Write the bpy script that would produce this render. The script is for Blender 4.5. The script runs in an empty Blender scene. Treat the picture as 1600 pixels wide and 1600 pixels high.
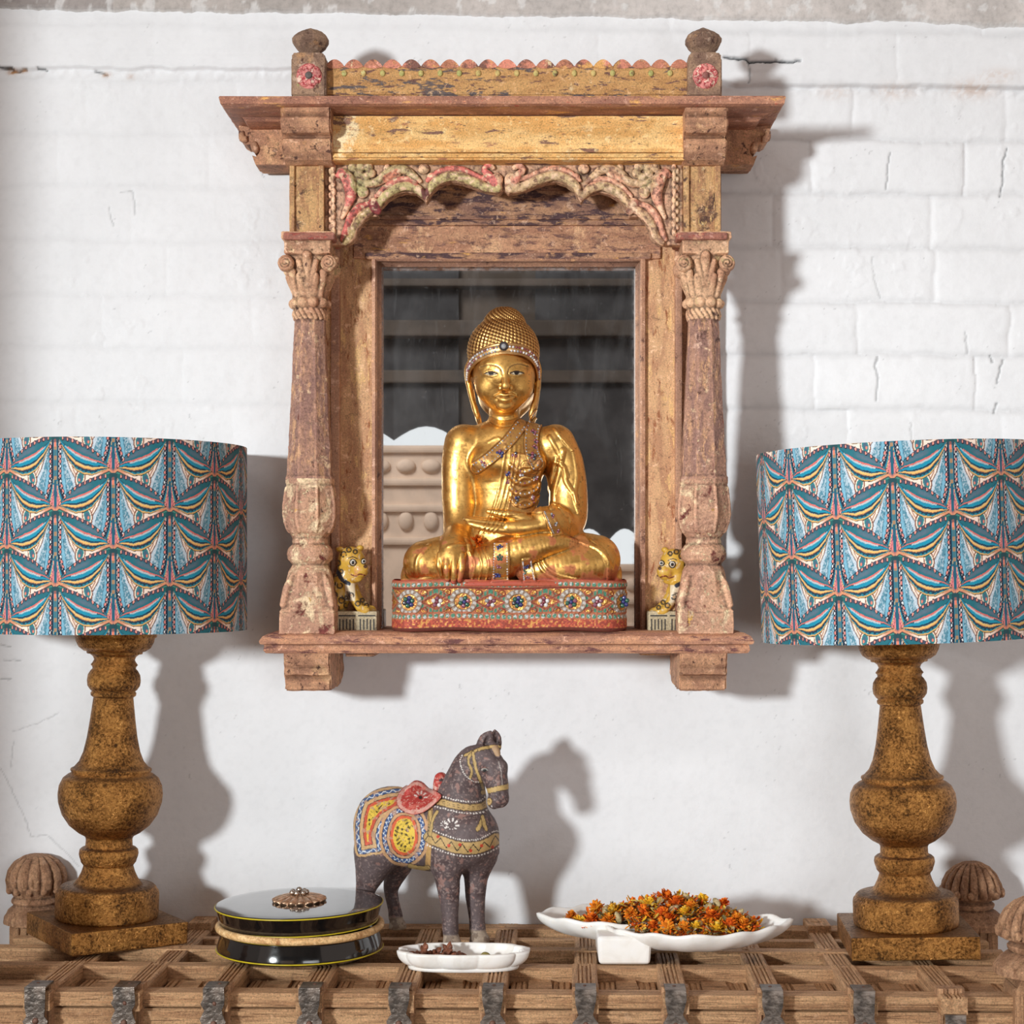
import bpy, bmesh, math, random
import numpy as np
from mathutils import Vector, Matrix

random.seed(7)
RNG = np.random.default_rng(11)
PI = math.pi
SCN = bpy.context.scene
COL = SCN.collection

# ------------------------------------------------------------------ camera geometry (used to place things at measured spots)
D, F, CX, CY = 2.7, 2700.0, 830.0, 890.0          # camera stands 2.7 m from the wall (wall plane y = 0)


def P(px, py, Y):
    d = D + Y
    return np.array([(px - CX) * d / F, Y, (CY - py) * d / F])


def X_(px, Y): return (px - CX) * (D + Y) / F
def Z_(py, Y): return (CY - py) * (D + Y) / F
def S(Y): return (D + Y) / F


def srgb(r, g=None, b=None):
    if g is None:
        r, g, b = r
    o = []
    for c in (r, g, b):
        c = c / 255.0
        o.append(c / 12.92 if c <= 0.04045 else ((c + 0.055) / 1.055) ** 2.4)
    return tuple(o)


def lin(a):
    a = np.asarray(a, dtype=np.float64) / 255.0
    return np.where(a <= 0.04045, a / 12.92, ((a + 0.055) / 1.055) ** 2.4)


# ------------------------------------------------------------------ numpy noise
_LAT = RNG.random((64, 64, 64)).astype(np.float32)


def vnoise(p):
    p = np.asarray(p, dtype=np.float64)
    i = np.floor(p).astype(np.int64)
    t = (p - i)
    t = t * t * (3 - 2 * t)
    r = np.zeros(len(p))
    for dx in (0, 1):
        wx = t[:, 0] if dx else 1 - t[:, 0]
        for dy in (0, 1):
            wy = t[:, 1] if dy else 1 - t[:, 1]
            for dz in (0, 1):
                wz = t[:, 2] if dz else 1 - t[:, 2]
                r += wx * wy * wz * _LAT[(i[:, 0] + dx) & 63, (i[:, 1] + dy) & 63, (i[:, 2] + dz) & 63]
    return r * 2 - 1


def fbm(p, octv=4, gain=0.5):
    p = np.asarray(p, dtype=np.float64)
    a, s, r = 1.0, 0.0, np.zeros(len(p))
    for o in range(octv):
        r += a * vnoise(p * (2.03 ** o) + 17.3 * o)
        s += a
        a *= gain
    return r / s


def sstep(a, b, x):
    t = np.clip((x - a) / (b - a), 0, 1)
    return t * t * (3 - 2 * t)


def catmull(pts, n=8, closed=False):
    """smooth curve through pts (rows of any width)"""
    p = np.asarray(pts, dtype=np.float64)
    m = len(p)
    if m < 3 and not closed:
        t = np.linspace(0, 1, n + 1)[:, None]
        return p[0] * (1 - t) + p[-1] * t
    out = []
    segs = m if closed else m - 1
    for i in range(segs):
        if closed:
            a, b, c, d = p[(i - 1) % m], p[i], p[(i + 1) % m], p[(i + 2) % m]
        else:
            a, b, c, d = p[max(i - 1, 0)], p[i], p[i + 1], p[min(i + 2, m - 1)]
        for k in range(n):
            t = k / n
            out.append(0.5 * (2 * b + (c - a) * t + (2 * a - 5 * b + 4 * c - d) * t * t + (3 * b - a - 3 * c + d) * t ** 3))
    if not closed:
        out.append(p[-1])
    return np.array(out)


def poly_dist(x, y, pts, closed=False):
    """distance from points (arrays) to a 2-D polyline; also the parameter 0..1 along it"""
    pts = np.asarray(pts, dtype=np.float64)
    if closed:
        pts = np.vstack([pts, pts[:1]])
    best = np.full(np.shape(x), 1e9)
    par = np.zeros(np.shape(x))
    L = np.concatenate([[0], np.cumsum(np.hypot(*(pts[1:] - pts[:-1]).T[:2]))])
    for i in range(len(pts) - 1):
        ax, ay = pts[i][:2]
        bx, by = pts[i + 1][:2]
        vx, vy = bx - ax, by - ay
        q = vx * vx + vy * vy + 1e-12
        t = np.clip(((x - ax) * vx + (y - ay) * vy) / q, 0, 1)
        d = np.hypot(x - ax - t * vx, y - ay - t * vy)
        m = d < best
        best = np.where(m, d, best)
        par = np.where(m, (L[i] + t * (L[i + 1] - L[i])) / L[-1], par)
    return best, par


def in_poly(x, y, pts):
    pts = np.asarray(pts)
    inside = np.zeros(np.shape(x), bool)
    j = len(pts) - 1
    for i in range(len(pts)):
        xi, yi = pts[i][:2]
        xj, yj = pts[j][:2]
        c = ((yi > y) != (yj > y)) & (x < (xj - xi) * (y - yi) / (yj - yi + 1e-12) + xi)
        inside ^= c
        j = i
    return inside


# ------------------------------------------------------------------ signed-distance carving
class Field:
    def __init__(s, lo, hi, h):
        s.lo = np.array(lo, float)
        s.h = h
        s.n = np.ceil((np.array(hi, float) - s.lo) / h).astype(int) + 1
        s.f = np.full(tuple(s.n), 1.0, np.float32)
        s.ax = [(s.lo[i] + h * np.arange(s.n[i])).astype(np.float32) for i in range(3)]

    def win(s, lo, hi):
        a = np.clip(np.floor((np.asarray(lo) - s.lo) / s.h).astype(int) - 1, 0, s.n)
        b = np.clip(np.ceil((np.asarray(hi) - s.lo) / s.h).astype(int) + 2, 0, s.n)
        if np.any(b <= a):
            return None
        sl = tuple(slice(a[i], b[i]) for i in range(3))
        g = (s.ax[0][sl[0]][:, None, None], s.ax[1][sl[1]][None, :, None], s.ax[2][sl[2]][None, None, :])
        return sl, g

    def put(s, sl, d, k, op):
        cur = s.f[sl]
        if op == 'add':
            if k > 0:
                hh = np.maximum(k - np.abs(cur - d), 0) / k
                s.f[sl] = np.minimum(cur, d) - hh * hh * k * 0.25
            else:
                s.f[sl] = np.minimum(cur, d)
        elif op == 'cut':
            d = -d
            if k > 0:
                hh = np.maximum(k - np.abs(cur - d), 0) / k
                s.f[sl] = np.maximum(cur, d) + hh * hh * k * 0.25
            else:
                s.f[sl] = np.maximum(cur, d)
        else:
            s.f[sl] = np.maximum(cur, d)

    def ell(s, c, r, k=0.0, R=None, op='add'):
        c = np.asarray(c, float)
        r = np.asarray(r, float)
        m = max(r) + k + 3 * s.h if R is not None else r + k + 3 * s.h
        w = s.win(c - m, c + m)
        if w is None:
            return
        sl, (x, y, z) = w
        x, y, z = x - c[0], y - c[1], z - c[2]
        if R is not None:
            R = np.asarray(R)
            x, y, z = (R[0][0] * x + R[1][0] * y + R[2][0] * z, R[0][1] * x + R[1][1] * y + R[2][1] * z,
                       R[0][2] * x + R[1][2] * y + R[2][2] * z)
        k0 = np.sqrt((x / r[0]) ** 2 + (y / r[1]) ** 2 + (z / r[2]) ** 2)
        k1 = np.sqrt((x / r[0] ** 2) ** 2 + (y / r[1] ** 2) ** 2 + (z / r[2] ** 2) ** 2) + 1e-9
        s.put(sl, (k0 * (k0 - 1) / k1).astype(np.float32), k, op)

    def tube(s, pts, rad, k=0.0, n=6, sc=None, op='add', smooth=True):
        pts = np.asarray(pts, float)
        rad = np.asarray(rad, float)
        if rad.ndim == 0:
            rad = np.full(len(pts), float(rad))
        q = np.hstack([pts, rad[:, None]])
        if smooth and len(q) > 2:
            q = catmull(q, n)
        sc = np.ones(3) if sc is None else np.asarray(sc, float)
        mr = q[:, 3].max() * sc.max() + k + 3 * s.h
        w = s.win(q[:, :3].min(0) - mr, q[:, :3].max(0) + mr)
        if w is None:
            return
        sl, (x, y, z) = w
        shp = s.f[sl].shape
        best = np.full(shp, 1.0, np.float32)
        lo = np.array([sl[i].start for i in range(3)])
        ms = sc.min()
        for i in range(len(q) - 1):
            a, b = q[i], q[i + 1]
            m2 = max(a[3], b[3]) * sc.max() + k + 3 * s.h
            w2 = s.win(np.minimum(a[:3], b[:3]) - m2, np.maximum(a[:3], b[:3]) + m2)
            if w2 is None:
                continue
            sl2, (x, y, z) = w2
            A, B = a[:3] / sc, b[:3] / sc
            v = B - A
            qq = v @ v + 1e-12
            X, Y, Z = x / sc[0] - A[0], y / sc[1] - A[1], z / sc[2] - A[2]
            t = np.clip((X * v[0] + Y * v[1] + Z * v[2]) / qq, 0, 1)
            d = (np.sqrt((X - t * v[0]) ** 2 + (Y - t * v[1]) ** 2 + (Z - t * v[2]) ** 2) - (a[3] + t * (b[3] - a[3]))) * ms
            rel = tuple(slice(sl2[j].start - lo[j], sl2[j].stop - lo[j]) for j in range(3))
            best[rel] = np.minimum(best[rel], d.astype(np.float32))
        s.put(sl, best, k, op)

    def box(s, c, half, rad=0.0, k=0.0, R=None, op='add'):
        c = np.asarray(c, float)
        half = np.asarray(half, float)
        m = (np.linalg.norm(half) if R is not None else half) + k + 3 * s.h
        w = s.win(c - m, c + m)
        if w is None:
            return
        sl, (x, y, z) = w
        x, y, z = x - c[0], y - c[1], z - c[2]
        if R is not None:
            R = np.asarray(R)
            x, y, z = (R[0][0] * x + R[1][0] * y + R[2][0] * z, R[0][1] * x + R[1][1] * y + R[2][1] * z,
                       R[0][2] * x + R[1][2] * y + R[2][2] * z)
        qx, qy, qz = np.abs(x) - half[0] + rad, np.abs(y) - half[1] + rad, np.abs(z) - half[2] + rad
        d = np.sqrt(np.maximum(qx, 0) ** 2 + np.maximum(qy, 0) ** 2 + np.maximum(qz, 0) ** 2) + \
            np.minimum(np.maximum(np.maximum(qx, qy), qz), 0) - rad
        s.put(sl, d.astype(np.float32), k, op)

    def slab(s, d2, y0, y1, k=0.0, op='add', rad=0.0):
        """2-D distance raster d2 (over this field's x, z) extruded from y0 to y1"""
        w = s.win([s.ax[0][0], min(y0, y1) - k - 3 * s.h, s.ax[2][0]], [s.ax[0][-1], max(y0, y1) + k + 3 * s.h, s.ax[2][-1]])
        sl, (x, y, z) = w
        dy = np.abs(y - (y0 + y1) / 2) - abs(y1 - y0) / 2
        a = d2[:, None, :] + rad
        b = dy + rad
        d = np.minimum(np.maximum(a, b), 0) + np.sqrt(np.maximum(a, 0) ** 2 + np.maximum(b, 0) ** 2) - rad
        s.put(sl, d.astype(np.float32), k, op)

    def d2poly(s, pts):
        x, z = np.meshgrid(s.ax[0], s.ax[2], indexing='ij')
        d, _ = poly_dist(x, z, pts, closed=True)
        return np.where(in_poly(x, z, pts), -d, d)

    def relief(s, fn, ylim=None):
        """push the front of the shape outward by fn(px, py) metres"""
        y1 = len(s.ax[1]) if ylim is None else int(np.searchsorted(s.ax[1], ylim))
        for j in range(y1):
            Y = float(s.ax[1][j])
            px = CX + s.ax[0] * F / (D + Y)
            py = CY - s.ax[2] * F / (D + Y)
            s.f[:, j, :] -= fn(px, py).astype(np.float32)

    def front(s, x, z):
        """y of the first surface met from the camera side at x, z (nearest columns)"""
        i = np.clip(np.rint((np.asarray(x) - s.lo[0]) / s.h).astype(int), 0, s.n[0] - 1)
        k = np.clip(np.rint((np.asarray(z) - s.lo[2]) / s.h).astype(int), 0, s.n[2] - 1)
        c = s.f[i, :, k] < 0
        return np.where(c.any(1), s.ax[1][np.argmax(c, 1)], np.nan)

    def mesh(s):
        f = s.f
        f[0], f[-1] = 1, 1
        f[:, 0], f[:, -1] = 1, 1
        f[:, :, 0], f[:, :, -1] = 1, 1
        b = f < 0
        c = np.zeros(tuple(np.array(f.shape) - 1), np.int8)
        cs = [(i, j, k) for i in (0, 1) for j in (0, 1) for k in (0, 1)]
        n = f.shape
        for (i, j, k) in cs:
            c += b[i:n[0] - 1 + i, j:n[1] - 1 + j, k:n[2] - 1 + k]
        act = (c > 0) & (c < 8)
        I = np.argwhere(act)
        idx = np.full(act.shape, -1, np.int64)
        idx[act] = np.arange(len(I))
        acc = np.zeros((len(I), 3))
        cnt = np.zeros(len(I))
        for a in cs:
            for ax in range(3):
                if a[ax] == 1:
                    continue
                e = list(a)
                e[ax] = 1
                fa = f[I[:, 0] + a[0], I[:, 1] + a[1], I[:, 2] + a[2]].astype(float)
                fb = f[I[:, 0] + e[0], I[:, 1] + e[1], I[:, 2] + e[2]].astype(float)
                m = (fa < 0) != (fb < 0)
                t = np.where(m, fa / np.where(m, fa - fb, 1), 0)
                pos = np.tile(np.array(a, float), (len(I), 1))
                pos[:, ax] += t
                acc += pos * m[:, None]
                cnt += m
        V = s.lo + s.h * (I + acc / cnt[:, None])
        quads = []
        for ax in range(3):
            u, v = (ax + 1) % 3, (ax + 2) % 3
            sa = [slice(None)] * 3
            sb = [slice(None)] * 3
            sa[ax], sb[ax] = slice(0, -1), slice(1, None)
            ch = b[tuple(sa)] != b[tuple(sb)]
            E = np.argwhere(ch)
            ok = (E[:, u] > 0) & (E[:, v] > 0) & (E[:, u] < n[u] - 1) & (E[:, v] < n[v] - 1)
            E = E[ok]
            ins = b[E[:, 0], E[:, 1], E[:, 2]]
            du = np.zeros(3, int); du[u] = 1
            dv = np.zeros(3, int); dv[v] = 1
            g = lambda w: idx[w[:, 0], w[:, 1], w[:, 2]]
            q = np.stack([g(E - du - dv), g(E - dv), g(E), g(E - du)], 1)
            q[~ins] = q[~ins][:, ::-1]
            quads.append(q)
        return V, np.vstack(quads)


# ------------------------------------------------------------------ mesh helpers
def mesh_np(name, V, Q, mats=None, smooth=True, cols=None, midx=None):
    me = bpy.data.meshes.new(name)
    V = np.asarray(V, np.float32)
    Q = np.asarray(Q, np.int32)
    k = Q.shape[1]
    me.vertices.add(len(V))
    me.vertices.foreach_set('co', V.ravel())
    me.loops.add(len(Q) * k)
    me.loops.foreach_set('vertex_index', Q.ravel())
    me.polygons.add(len(Q))
    me.polygons.foreach_set('loop_start', np.arange(0, len(Q) * k, k, dtype=np.int32))
    me.polygons.foreach_set('use_smooth', np.full(len(Q), smooth, bool))
    for m in (mats or []):
        me.materials.append(m)
    if midx is not None:
        me.polygons.foreach_set('material_index', np.asarray(midx, np.int32))
    me.update(calc_edges=True)
    me.validate()
    if cols is not None:
        at = me.color_attributes.new('Col', 'FLOAT_COLOR', 'POINT')
        c = np.ones((len(V), 4), np.float32)
        cols = np.asarray(cols)
        c[:, :cols.shape[1]] = cols
        at.data.foreach_set('color', c.ravel())
    return me


def vnormals(V, Q):
    V = np.asarray(V, float)
    n = np.cross(V[Q[:, 2]] - V[Q[:, 0]], V[Q[:, 3 if Q.shape[1] == 4 else 1]] - V[Q[:, 1 if Q.shape[1] == 4 else 0]])
    if Q.shape[1] == 3:
        n = -n
    N = np.zeros_like(V)
    for i in range(Q.shape[1]):
        np.add.at(N, Q[:, i], n)
    return N / (np.linalg.norm(N, axis=1, keepdims=True) + 1e-12)


def roughen(V, Q, amp, scale, octv=3):
    N = vnormals(V, Q)
    return V + N * (amp * fbm(np.asarray(V) * scale, octv))[:, None]


def cavity(V, E, it=6, lo=.00035, dark=.6, light=.30):
    """carved surface tint: occlusion shade and grime painted into hollows, edges rubbed pale -> grey factor per vertex"""
    V = np.asarray(V, float)
    n = len(V)
    deg = np.bincount(E.ravel(), minlength=n).astype(float)[:, None] + 1e-9
    S_ = V.copy()
    for _ in range(it):
        A = np.zeros_like(V)
        for c in range(3):
            A[:, c] = np.bincount(E[:, 0], S_[E[:, 1], c], n) + np.bincount(E[:, 1], S_[E[:, 0], c], n)
        S_ = .5 * S_ + .5 * A / deg
    return S_ - V


def wear_and_shade(V, Q, it=8, lo=.0004, dark=.62, light=.32):
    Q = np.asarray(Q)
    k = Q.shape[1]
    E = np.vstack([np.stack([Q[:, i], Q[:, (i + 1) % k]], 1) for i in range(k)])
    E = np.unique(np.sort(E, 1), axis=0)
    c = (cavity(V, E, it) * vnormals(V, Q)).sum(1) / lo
    f = 1 - dark * np.clip(c, 0, 1) + light * np.clip(-c, 0, 1)  # occlusion shade and grime darken the hollows, edges go pale
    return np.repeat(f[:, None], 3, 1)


class MB:
    """collects shapes that end up as ONE mesh"""
    def __init__(s):
        s.bm = bmesh.new()

    def _mat(s, faces, mi, smooth):
        for f in faces:
            f.material_index = mi
            f.smooth = smooth

    def box(s, lo, hi, bev=0.0, seg=2, M=None, mi=0, jit=0.0, smooth=False):
        lo, hi = np.minimum(lo, hi), np.maximum(lo, hi)
        t = bmesh.new()
        bmesh.ops.create_cube(t, size=1.0)
        for v in t.verts:
            v.co = Vector([(lo[i] + hi[i]) / 2 + v.co[i] * (hi[i] - lo[i]) for i in range(3)])
        if bev > 0:
            bmesh.ops.bevel(t, geom=list(t.edges), offset=min(bev, 0.45 * float(min(hi - lo))), segments=seg, affect='EDGES', profile=0.6)
        if jit:
            for v in t.verts:
                v.co += Vector((random.uniform(-jit, jit), random.uniform(-jit, jit), random.uniform(-jit, jit)))
        s.merge(t, M, mi, smooth)
        return s

    def merge(s, t, M=None, mi=0, smooth=False):
        mp = {}
        for v in t.verts:
            mp[v] = s.bm.verts.new(M @ v.co if M is not None else v.co)
        for f in t.faces:
            try:
                g = s.bm.faces.new([mp[v] for v in f.verts])
            except ValueError:
                continue
            g.material_index = mi
            g.smooth = smooth
        t.free()

    def poly(s, V, faces, mi=0, smooth=False, M=None):
        vs = [s.bm.verts.new(M @ Vector(v) if M is not None else Vector(v)) for v in V]
        for f in faces:
            try:
                g = s.bm.faces.new([vs[i] for i in f])
                g.material_index = mi
                g.smooth = smooth
            except ValueError:
                pass
        return s

    def grid(s, G, mi=0, smooth=True, cu=False, cv=False, caps=False, M=None):
        """G[u][v] points -> quads"""
        G = np.asarray(G, float)
        a, b = G.shape[:2]
        vs = [[s.bm.verts.new(M @ Vector(G[i, j]) if M is not None else Vector(G[i, j])) for j in range(b)] for i in range(a)]
        for i in range(a if cu else a - 1):
            for j in range(b if cv else b - 1):
                q = [vs[i][j], vs[(i + 1) % a][j], vs[(i + 1) % a][(j + 1) % b], vs[i][(j + 1) % b]]
                try:
                    f = s.bm.faces.new(q)
                    f.material_index = mi
                    f.smooth = smooth
                except ValueError:
                    pass
        if caps:
            for row, rev in ((vs[0], False), (vs[-1], True)):
                try:
                    f = s.bm.faces.new(row[::-1] if rev else row)
                    f.material_index = mi
                except ValueError:
                    pass
        return s

    def lathe(s, prof, c=(0, 0, 0), n=64, mi=0, smooth=True, rot=0.0, M=None, sq=None, caps=True):
        """prof: (r, z) from bottom to top; sq(angle)->radius factor"""
        G = []
        for r, z in prof:
            row = []
            for k in range(n):
                a = rot + 2 * PI * k / n
                rr = r * (sq(a) if sq else 1)
                row.append((c[0] + rr * math.cos(a), c[1] + rr * math.sin(a), c[2] + z))
            G.append(row)
        G = np.array(G)[:, ::-1]
        return s.grid(G, mi, smooth, cv=True, caps=caps, M=M)

    def tube(s, pts, r, n=10, mi=0, smooth=True, M=None, sub=0, closed=False):
        pts = np.asarray(pts, float)
        r = np.full(len(pts), float(r)) if np.ndim(r) == 0 else np.asarray(r, float)
        if sub:
            q = catmull(np.hstack([pts, r[:, None]]), sub, closed)
            pts, r = q[:, :3], q[:, 3]
        T = np.gradient(pts, axis=0)
        if closed:
            T = np.roll(pts, -1, 0) - np.roll(pts, 1, 0)
        T /= np.linalg.norm(T, axis=1, keepdims=True) + 1e-12
        up = np.array([0, 0, 1.0]) if abs(T[0][2]) < 0.9 else np.array([0, 1.0, 0])
        G = []
        u = np.cross(T[0], up)
        for i in range(len(pts)):
            u = u - T[i] * (u @ T[i])
            u /= np.linalg.norm(u) + 1e-12
            v = np.cross(T[i], u)
            G.append([pts[i] + r[i] * (math.cos(2 * PI * k / n) * u + math.sin(2 * PI * k / n) * v) for k in range(n)])
        return s.grid(np.array(G)[:, ::-1], mi, smooth, cu=closed, cv=True, caps=not closed, M=M)

    def prism(s, poly2, axis, a, b, mi=0, smooth=False, M=None):
        """extrude 2-D polygon along axis from a to b; poly2 coordinates are the two other axes in x,y,z order"""
        o = {'x': (1, 2), 'y': (0, 2), 'z': (0, 1)}[axis]
        ai = 'xyz'.index(axis)
        n = len(poly2)
        V = []
        for t in (a, b):
            for p in poly2:
                v = [0, 0, 0]
                v[ai] = t
                v[o[0]], v[o[1]] = p
                V.append(v)
        Fs = [list(range(n))[::-1], list(range(n, 2 * n))] + [[i, (i + 1) % n, n + (i + 1) % n, n + i] for i in range(n)]
        return s.poly(V, Fs, mi, smooth, M)

    def sphere(s, c, r, seg=16, rings=10, mi=0, M=None):
        r = np.full(3, float(r)) if np.ndim(r) == 0 else np.asarray(r, float)
        t = bmesh.new()
        bmesh.ops.create_uvsphere(t, u_segments=seg, v_segments=rings, radius=1)
        for v in t.verts:
            v.co = Vector((c[0] + v.co.x * r[0], c[1] + v.co.y * r[1], c[2] + v.co.z * r[2]))
        s.merge(t, M, mi, True)
        return s

    def mesh(s, name, mats):
        bmesh.ops.recalc_face_normals(s.bm, faces=list(s.bm.faces))
        me = bpy.data.meshes.new(name)
        s.bm.to_mesh(me)
        s.bm.free()
        for m in (mats if isinstance(mats, (list, tuple)) else [mats]):
            me.materials.append(m)
        return me


class Thing:
    """an Empty at the base of a thing; parts are given in world coordinates unless local=True"""
    def __init__(s, name, label, cat, loc, group=None, rot=(0, 0, 0), local=False):
        o = bpy.data.objects.new(name, None)
        COL.objects.link(o)
        o.empty_display_size = 0.03
        o.location = loc
        o.rotation_euler = rot
        o['label'] = label
        o['category'] = cat
        if group:
            o['group'] = group
        s.o = o
        s.loc = np.array(loc, float)
        s.local = local

    def add(s, name, me, parent=None, label=None):
        o = bpy.data.objects.new(name, me)
        COL.objects.link(o)
        o.parent = parent or s.o
        if not s.local:
            n = len(me.vertices)
            a = np.empty(n * 3, np.float32)
            me.vertices.foreach_get('co', a)
            a = (a.reshape(-1, 3) - s.loc).astype(np.float32)
            me.vertices.foreach_set('co', a.ravel())
            me.update()
        if label:
            o['label'] = label
        return o


def single(name, me, label, cat, group=None, kind=None, loc=None):
    o = bpy.data.objects.new(name, me)
    COL.objects.link(o)
    if loc is not None:
        a = np.empty(len(me.vertices) * 3, np.float32)
        me.vertices.foreach_get('co', a)
        me.vertices.foreach_set('co', (a.reshape(-1, 3) - np.array(loc)).astype(np.float32).ravel())
        o.location = loc
    o['label'] = label
    o['category'] = cat
    if group:
        o['group'] = group
    if kind:
        o['kind'] = kind
    return o


def structure(name, me):
    o = bpy.data.objects.new(name, me)
    COL.objects.link(o)
    o['kind'] = 'structure'
    return o


# ------------------------------------------------------------------ node materials
class NT:
    def __init__(s, name):
        s.m = bpy.data.materials.new(name)
        s.m.use_nodes = True
        s.t = s.m.node_tree
        s.t.nodes.clear()
        s.out = s.t.nodes.new('ShaderNodeOutputMaterial')
        s._tc = None

    def n(s, typ, **kw):
        nd = s.t.nodes.new(typ)
        for k, v in kw.items():
            setattr(nd, k, v)
        return nd

    def l(s, a, b):
        s.t.links.new(a, b)

    def set(s, nd, **kw):
        for k, v in kw.items():
            k = k.replace('_', ' ')
            if hasattr(v, 'is_linked') or hasattr(v, 'links'):
                s.l(v, nd.inputs[k])
            else:
                nd.inputs[k].default_value = v

    def obj(s, scale=(1, 1, 1), loc=(0, 0, 0), src='Object'):
        if s._tc is None:
            s._tc = s.n('ShaderNodeTexCoord')
        mp = s.n('ShaderNodeMapping')
        s.l(s._tc.outputs[src], mp.inputs['Vector'])
        mp.inputs['Scale'].default_value = scale
        mp.inputs['Location'].default_value = loc
        return mp.outputs[0]

    def noise(s, vec, scale, detail=4, rough=0.55, dist=0.0):
        nd = s.n('ShaderNodeTexNoise')
        s.l(vec, nd.inputs['Vector'])
        nd.inputs['Scale'].default_value = scale
        nd.inputs['Detail'].default_value = detail
        nd.inputs['Roughness'].default_value = rough
        nd.inputs['Distortion'].default_value = dist
        return nd.outputs['Fac']

    def vor(s, vec, scale, feature='F1'):
        nd = s.n('ShaderNodeTexVoronoi', feature=feature)
        s.l(vec, nd.inputs['Vector'])
        nd.inputs['Scale'].default_value = scale
        return nd.outputs['Distance']

    def ramp(s, fac, stops, interp='LINEAR'):
        nd = s.n('ShaderNodeValToRGB')
        cr = nd.color_ramp
        cr.interpolation = interp
        while len(cr.elements) < len(stops):
            cr.elements.new(0.5)
        for e, (p, c) in zip(cr.elements, stops):
            e.position = p
            e.color = (*c, 1) if len(c) == 3 else c
        s.l(fac, nd.inputs[0])
        return nd.outputs[0]

    def rng(s, fac, a, b, c=0.0, d=1.0):
        nd = s.n('ShaderNodeMapRange', interpolation_type='SMOOTHSTEP')
        s.l(fac, nd.inputs[0])
        for i, v in enumerate((a, b, c, d)):
            nd.inputs[i + 1].default_value = v
        return nd.outputs[0]

    def mix(s, fac, a, b, blend='MIX'):
        nd = s.n('ShaderNodeMix', data_type='RGBA', blend_type=blend)
        for sock, v in ((nd.inputs[0], fac), (nd.inputs[6], a), (nd.inputs[7], b)):
            if isinstance(v, (int, float)):
                sock.default_value = v
            elif isinstance(v, (tuple, list)):
                sock.default_value = (*v, 1) if len(v) == 3 else v
            else:
                s.l(v, sock)
        return nd.outputs[2]

    def math(s, op, a, b=0.0):
        nd = s.n('ShaderNodeMath', operation=op)
        for sock, v in ((nd.inputs[0], a), (nd.inputs[1], b)):
            if isinstance(v, (int, float)):
                sock.default_value = v
            else:
                s.l(v, sock)
        return nd.outputs[0]

    def attr(s, name='Col'):
        return s.n('ShaderNodeVertexColor', layer_name=name).outputs[0]

    def bump(s, h, strength=0.3, dist=0.002):
        nd = s.n('ShaderNodeBump')
        s.l(h, nd.inputs['Height'])
        nd.inputs['Strength'].default_value = strength
        nd.inputs['Distance'].default_value = dist
        return nd.outputs[0]

    def bsdf(s, base, rough=0.5, metal=0.0, normal=None, spec=0.5, **kw):
        b = s.n('ShaderNodeBsdfPrincipled')
        for key, v in (('Base Color', base), ('Roughness', rough), ('Metallic', metal), ('Specular IOR Level', spec)):
            if isinstance(v, (tuple, list)):
                b.inputs[key].default_value = (*v, 1) if len(v) == 3 else v
            elif isinstance(v, (int, float)):
                b.inputs[key].default_value = v
            else:
                s.l(v, b.inputs[key])
        for k, v in kw.items():
            b.inputs[k.replace('_', ' ')].default_value = v
        if normal is not None:
            s.l(normal, b.inputs['Normal'])
        s.l(b.outputs[0], s.out.inputs[0])
        return b


def mat_paint(name, c1, c2, layers, grain=(1, 1, 1), rough=0.6, bump=0.5, base_scale=14, attr=False, flake=0.35, pale=0.62):
    """old chipped paint: colours c1/c2 mottled, then layers (colour, scale, lo, hi, stretched)"""
    t = NT(name)
    vg = t.obj(grain)
    v1 = t.obj((1, 1, 1), (3.1, 1.7, 0.4))
    n0 = t.noise(vg, base_scale, 5, 0.6, 0.4)
    c = t.mix(t.rng(n0, 0.38, 0.62), srgb(c1), srgb(c2))
    h = t.noise(vg, 160, 6, 0.7)
    for i, (col, sc, lo, hi, st) in enumerate(layers):
        v = t.obj(grain if st else (1, 1, 1), (5.3 * i + 1, 2.9 * i, 7.7 * i))
        m = t.rng(t.noise(v, sc, 8, 0.68, 0.25), lo, hi)
        c = t.mix(m, c, srgb(col))
        h = t.math('SUBTRACT', h, t.math('MULTIPLY', m, flake))
    f = t.noise(v1, 420, 4, 0.7)
    c = t.mix(0.85, c, t.ramp(f, [(0.30, (0.42, 0.38, 0.37)), (0.47, (0.98, 0.97, 0.97)), (0.56, (1.05, 1.04, 1.04)), (0.74, (1.55, 1.52, 1.5))]), 'MULTIPLY')
    f2 = t.noise(t.obj((1, 1, 1), (9, 4, 2)), 75, 9, 0.78, 0.5)
    c = t.mix(t.math('MULTIPLY', t.rng(f2, .56, .63), pale), c, tuple(min(1, x * 1.25 + .16) for x in srgb(c1)))
    c = t.mix(t.math('MULTIPLY', t.rng(f2, .43, .36), .6), c, tuple(x * .42 for x in srgb(c2)))
    h = t.math('ADD', h, t.math('MULTIPLY', f2, .8))
    c = t.mix(1.0, c, (1.21, 1.21, 1.13), 'MULTIPLY')
    c = t.mix(1.0, c, t.attr(), 'MULTIPLY')
    t.bsdf(c, rough, 0.0, t.bump(h, bump, 0.003), spec=0.35)
    return t.m


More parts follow.
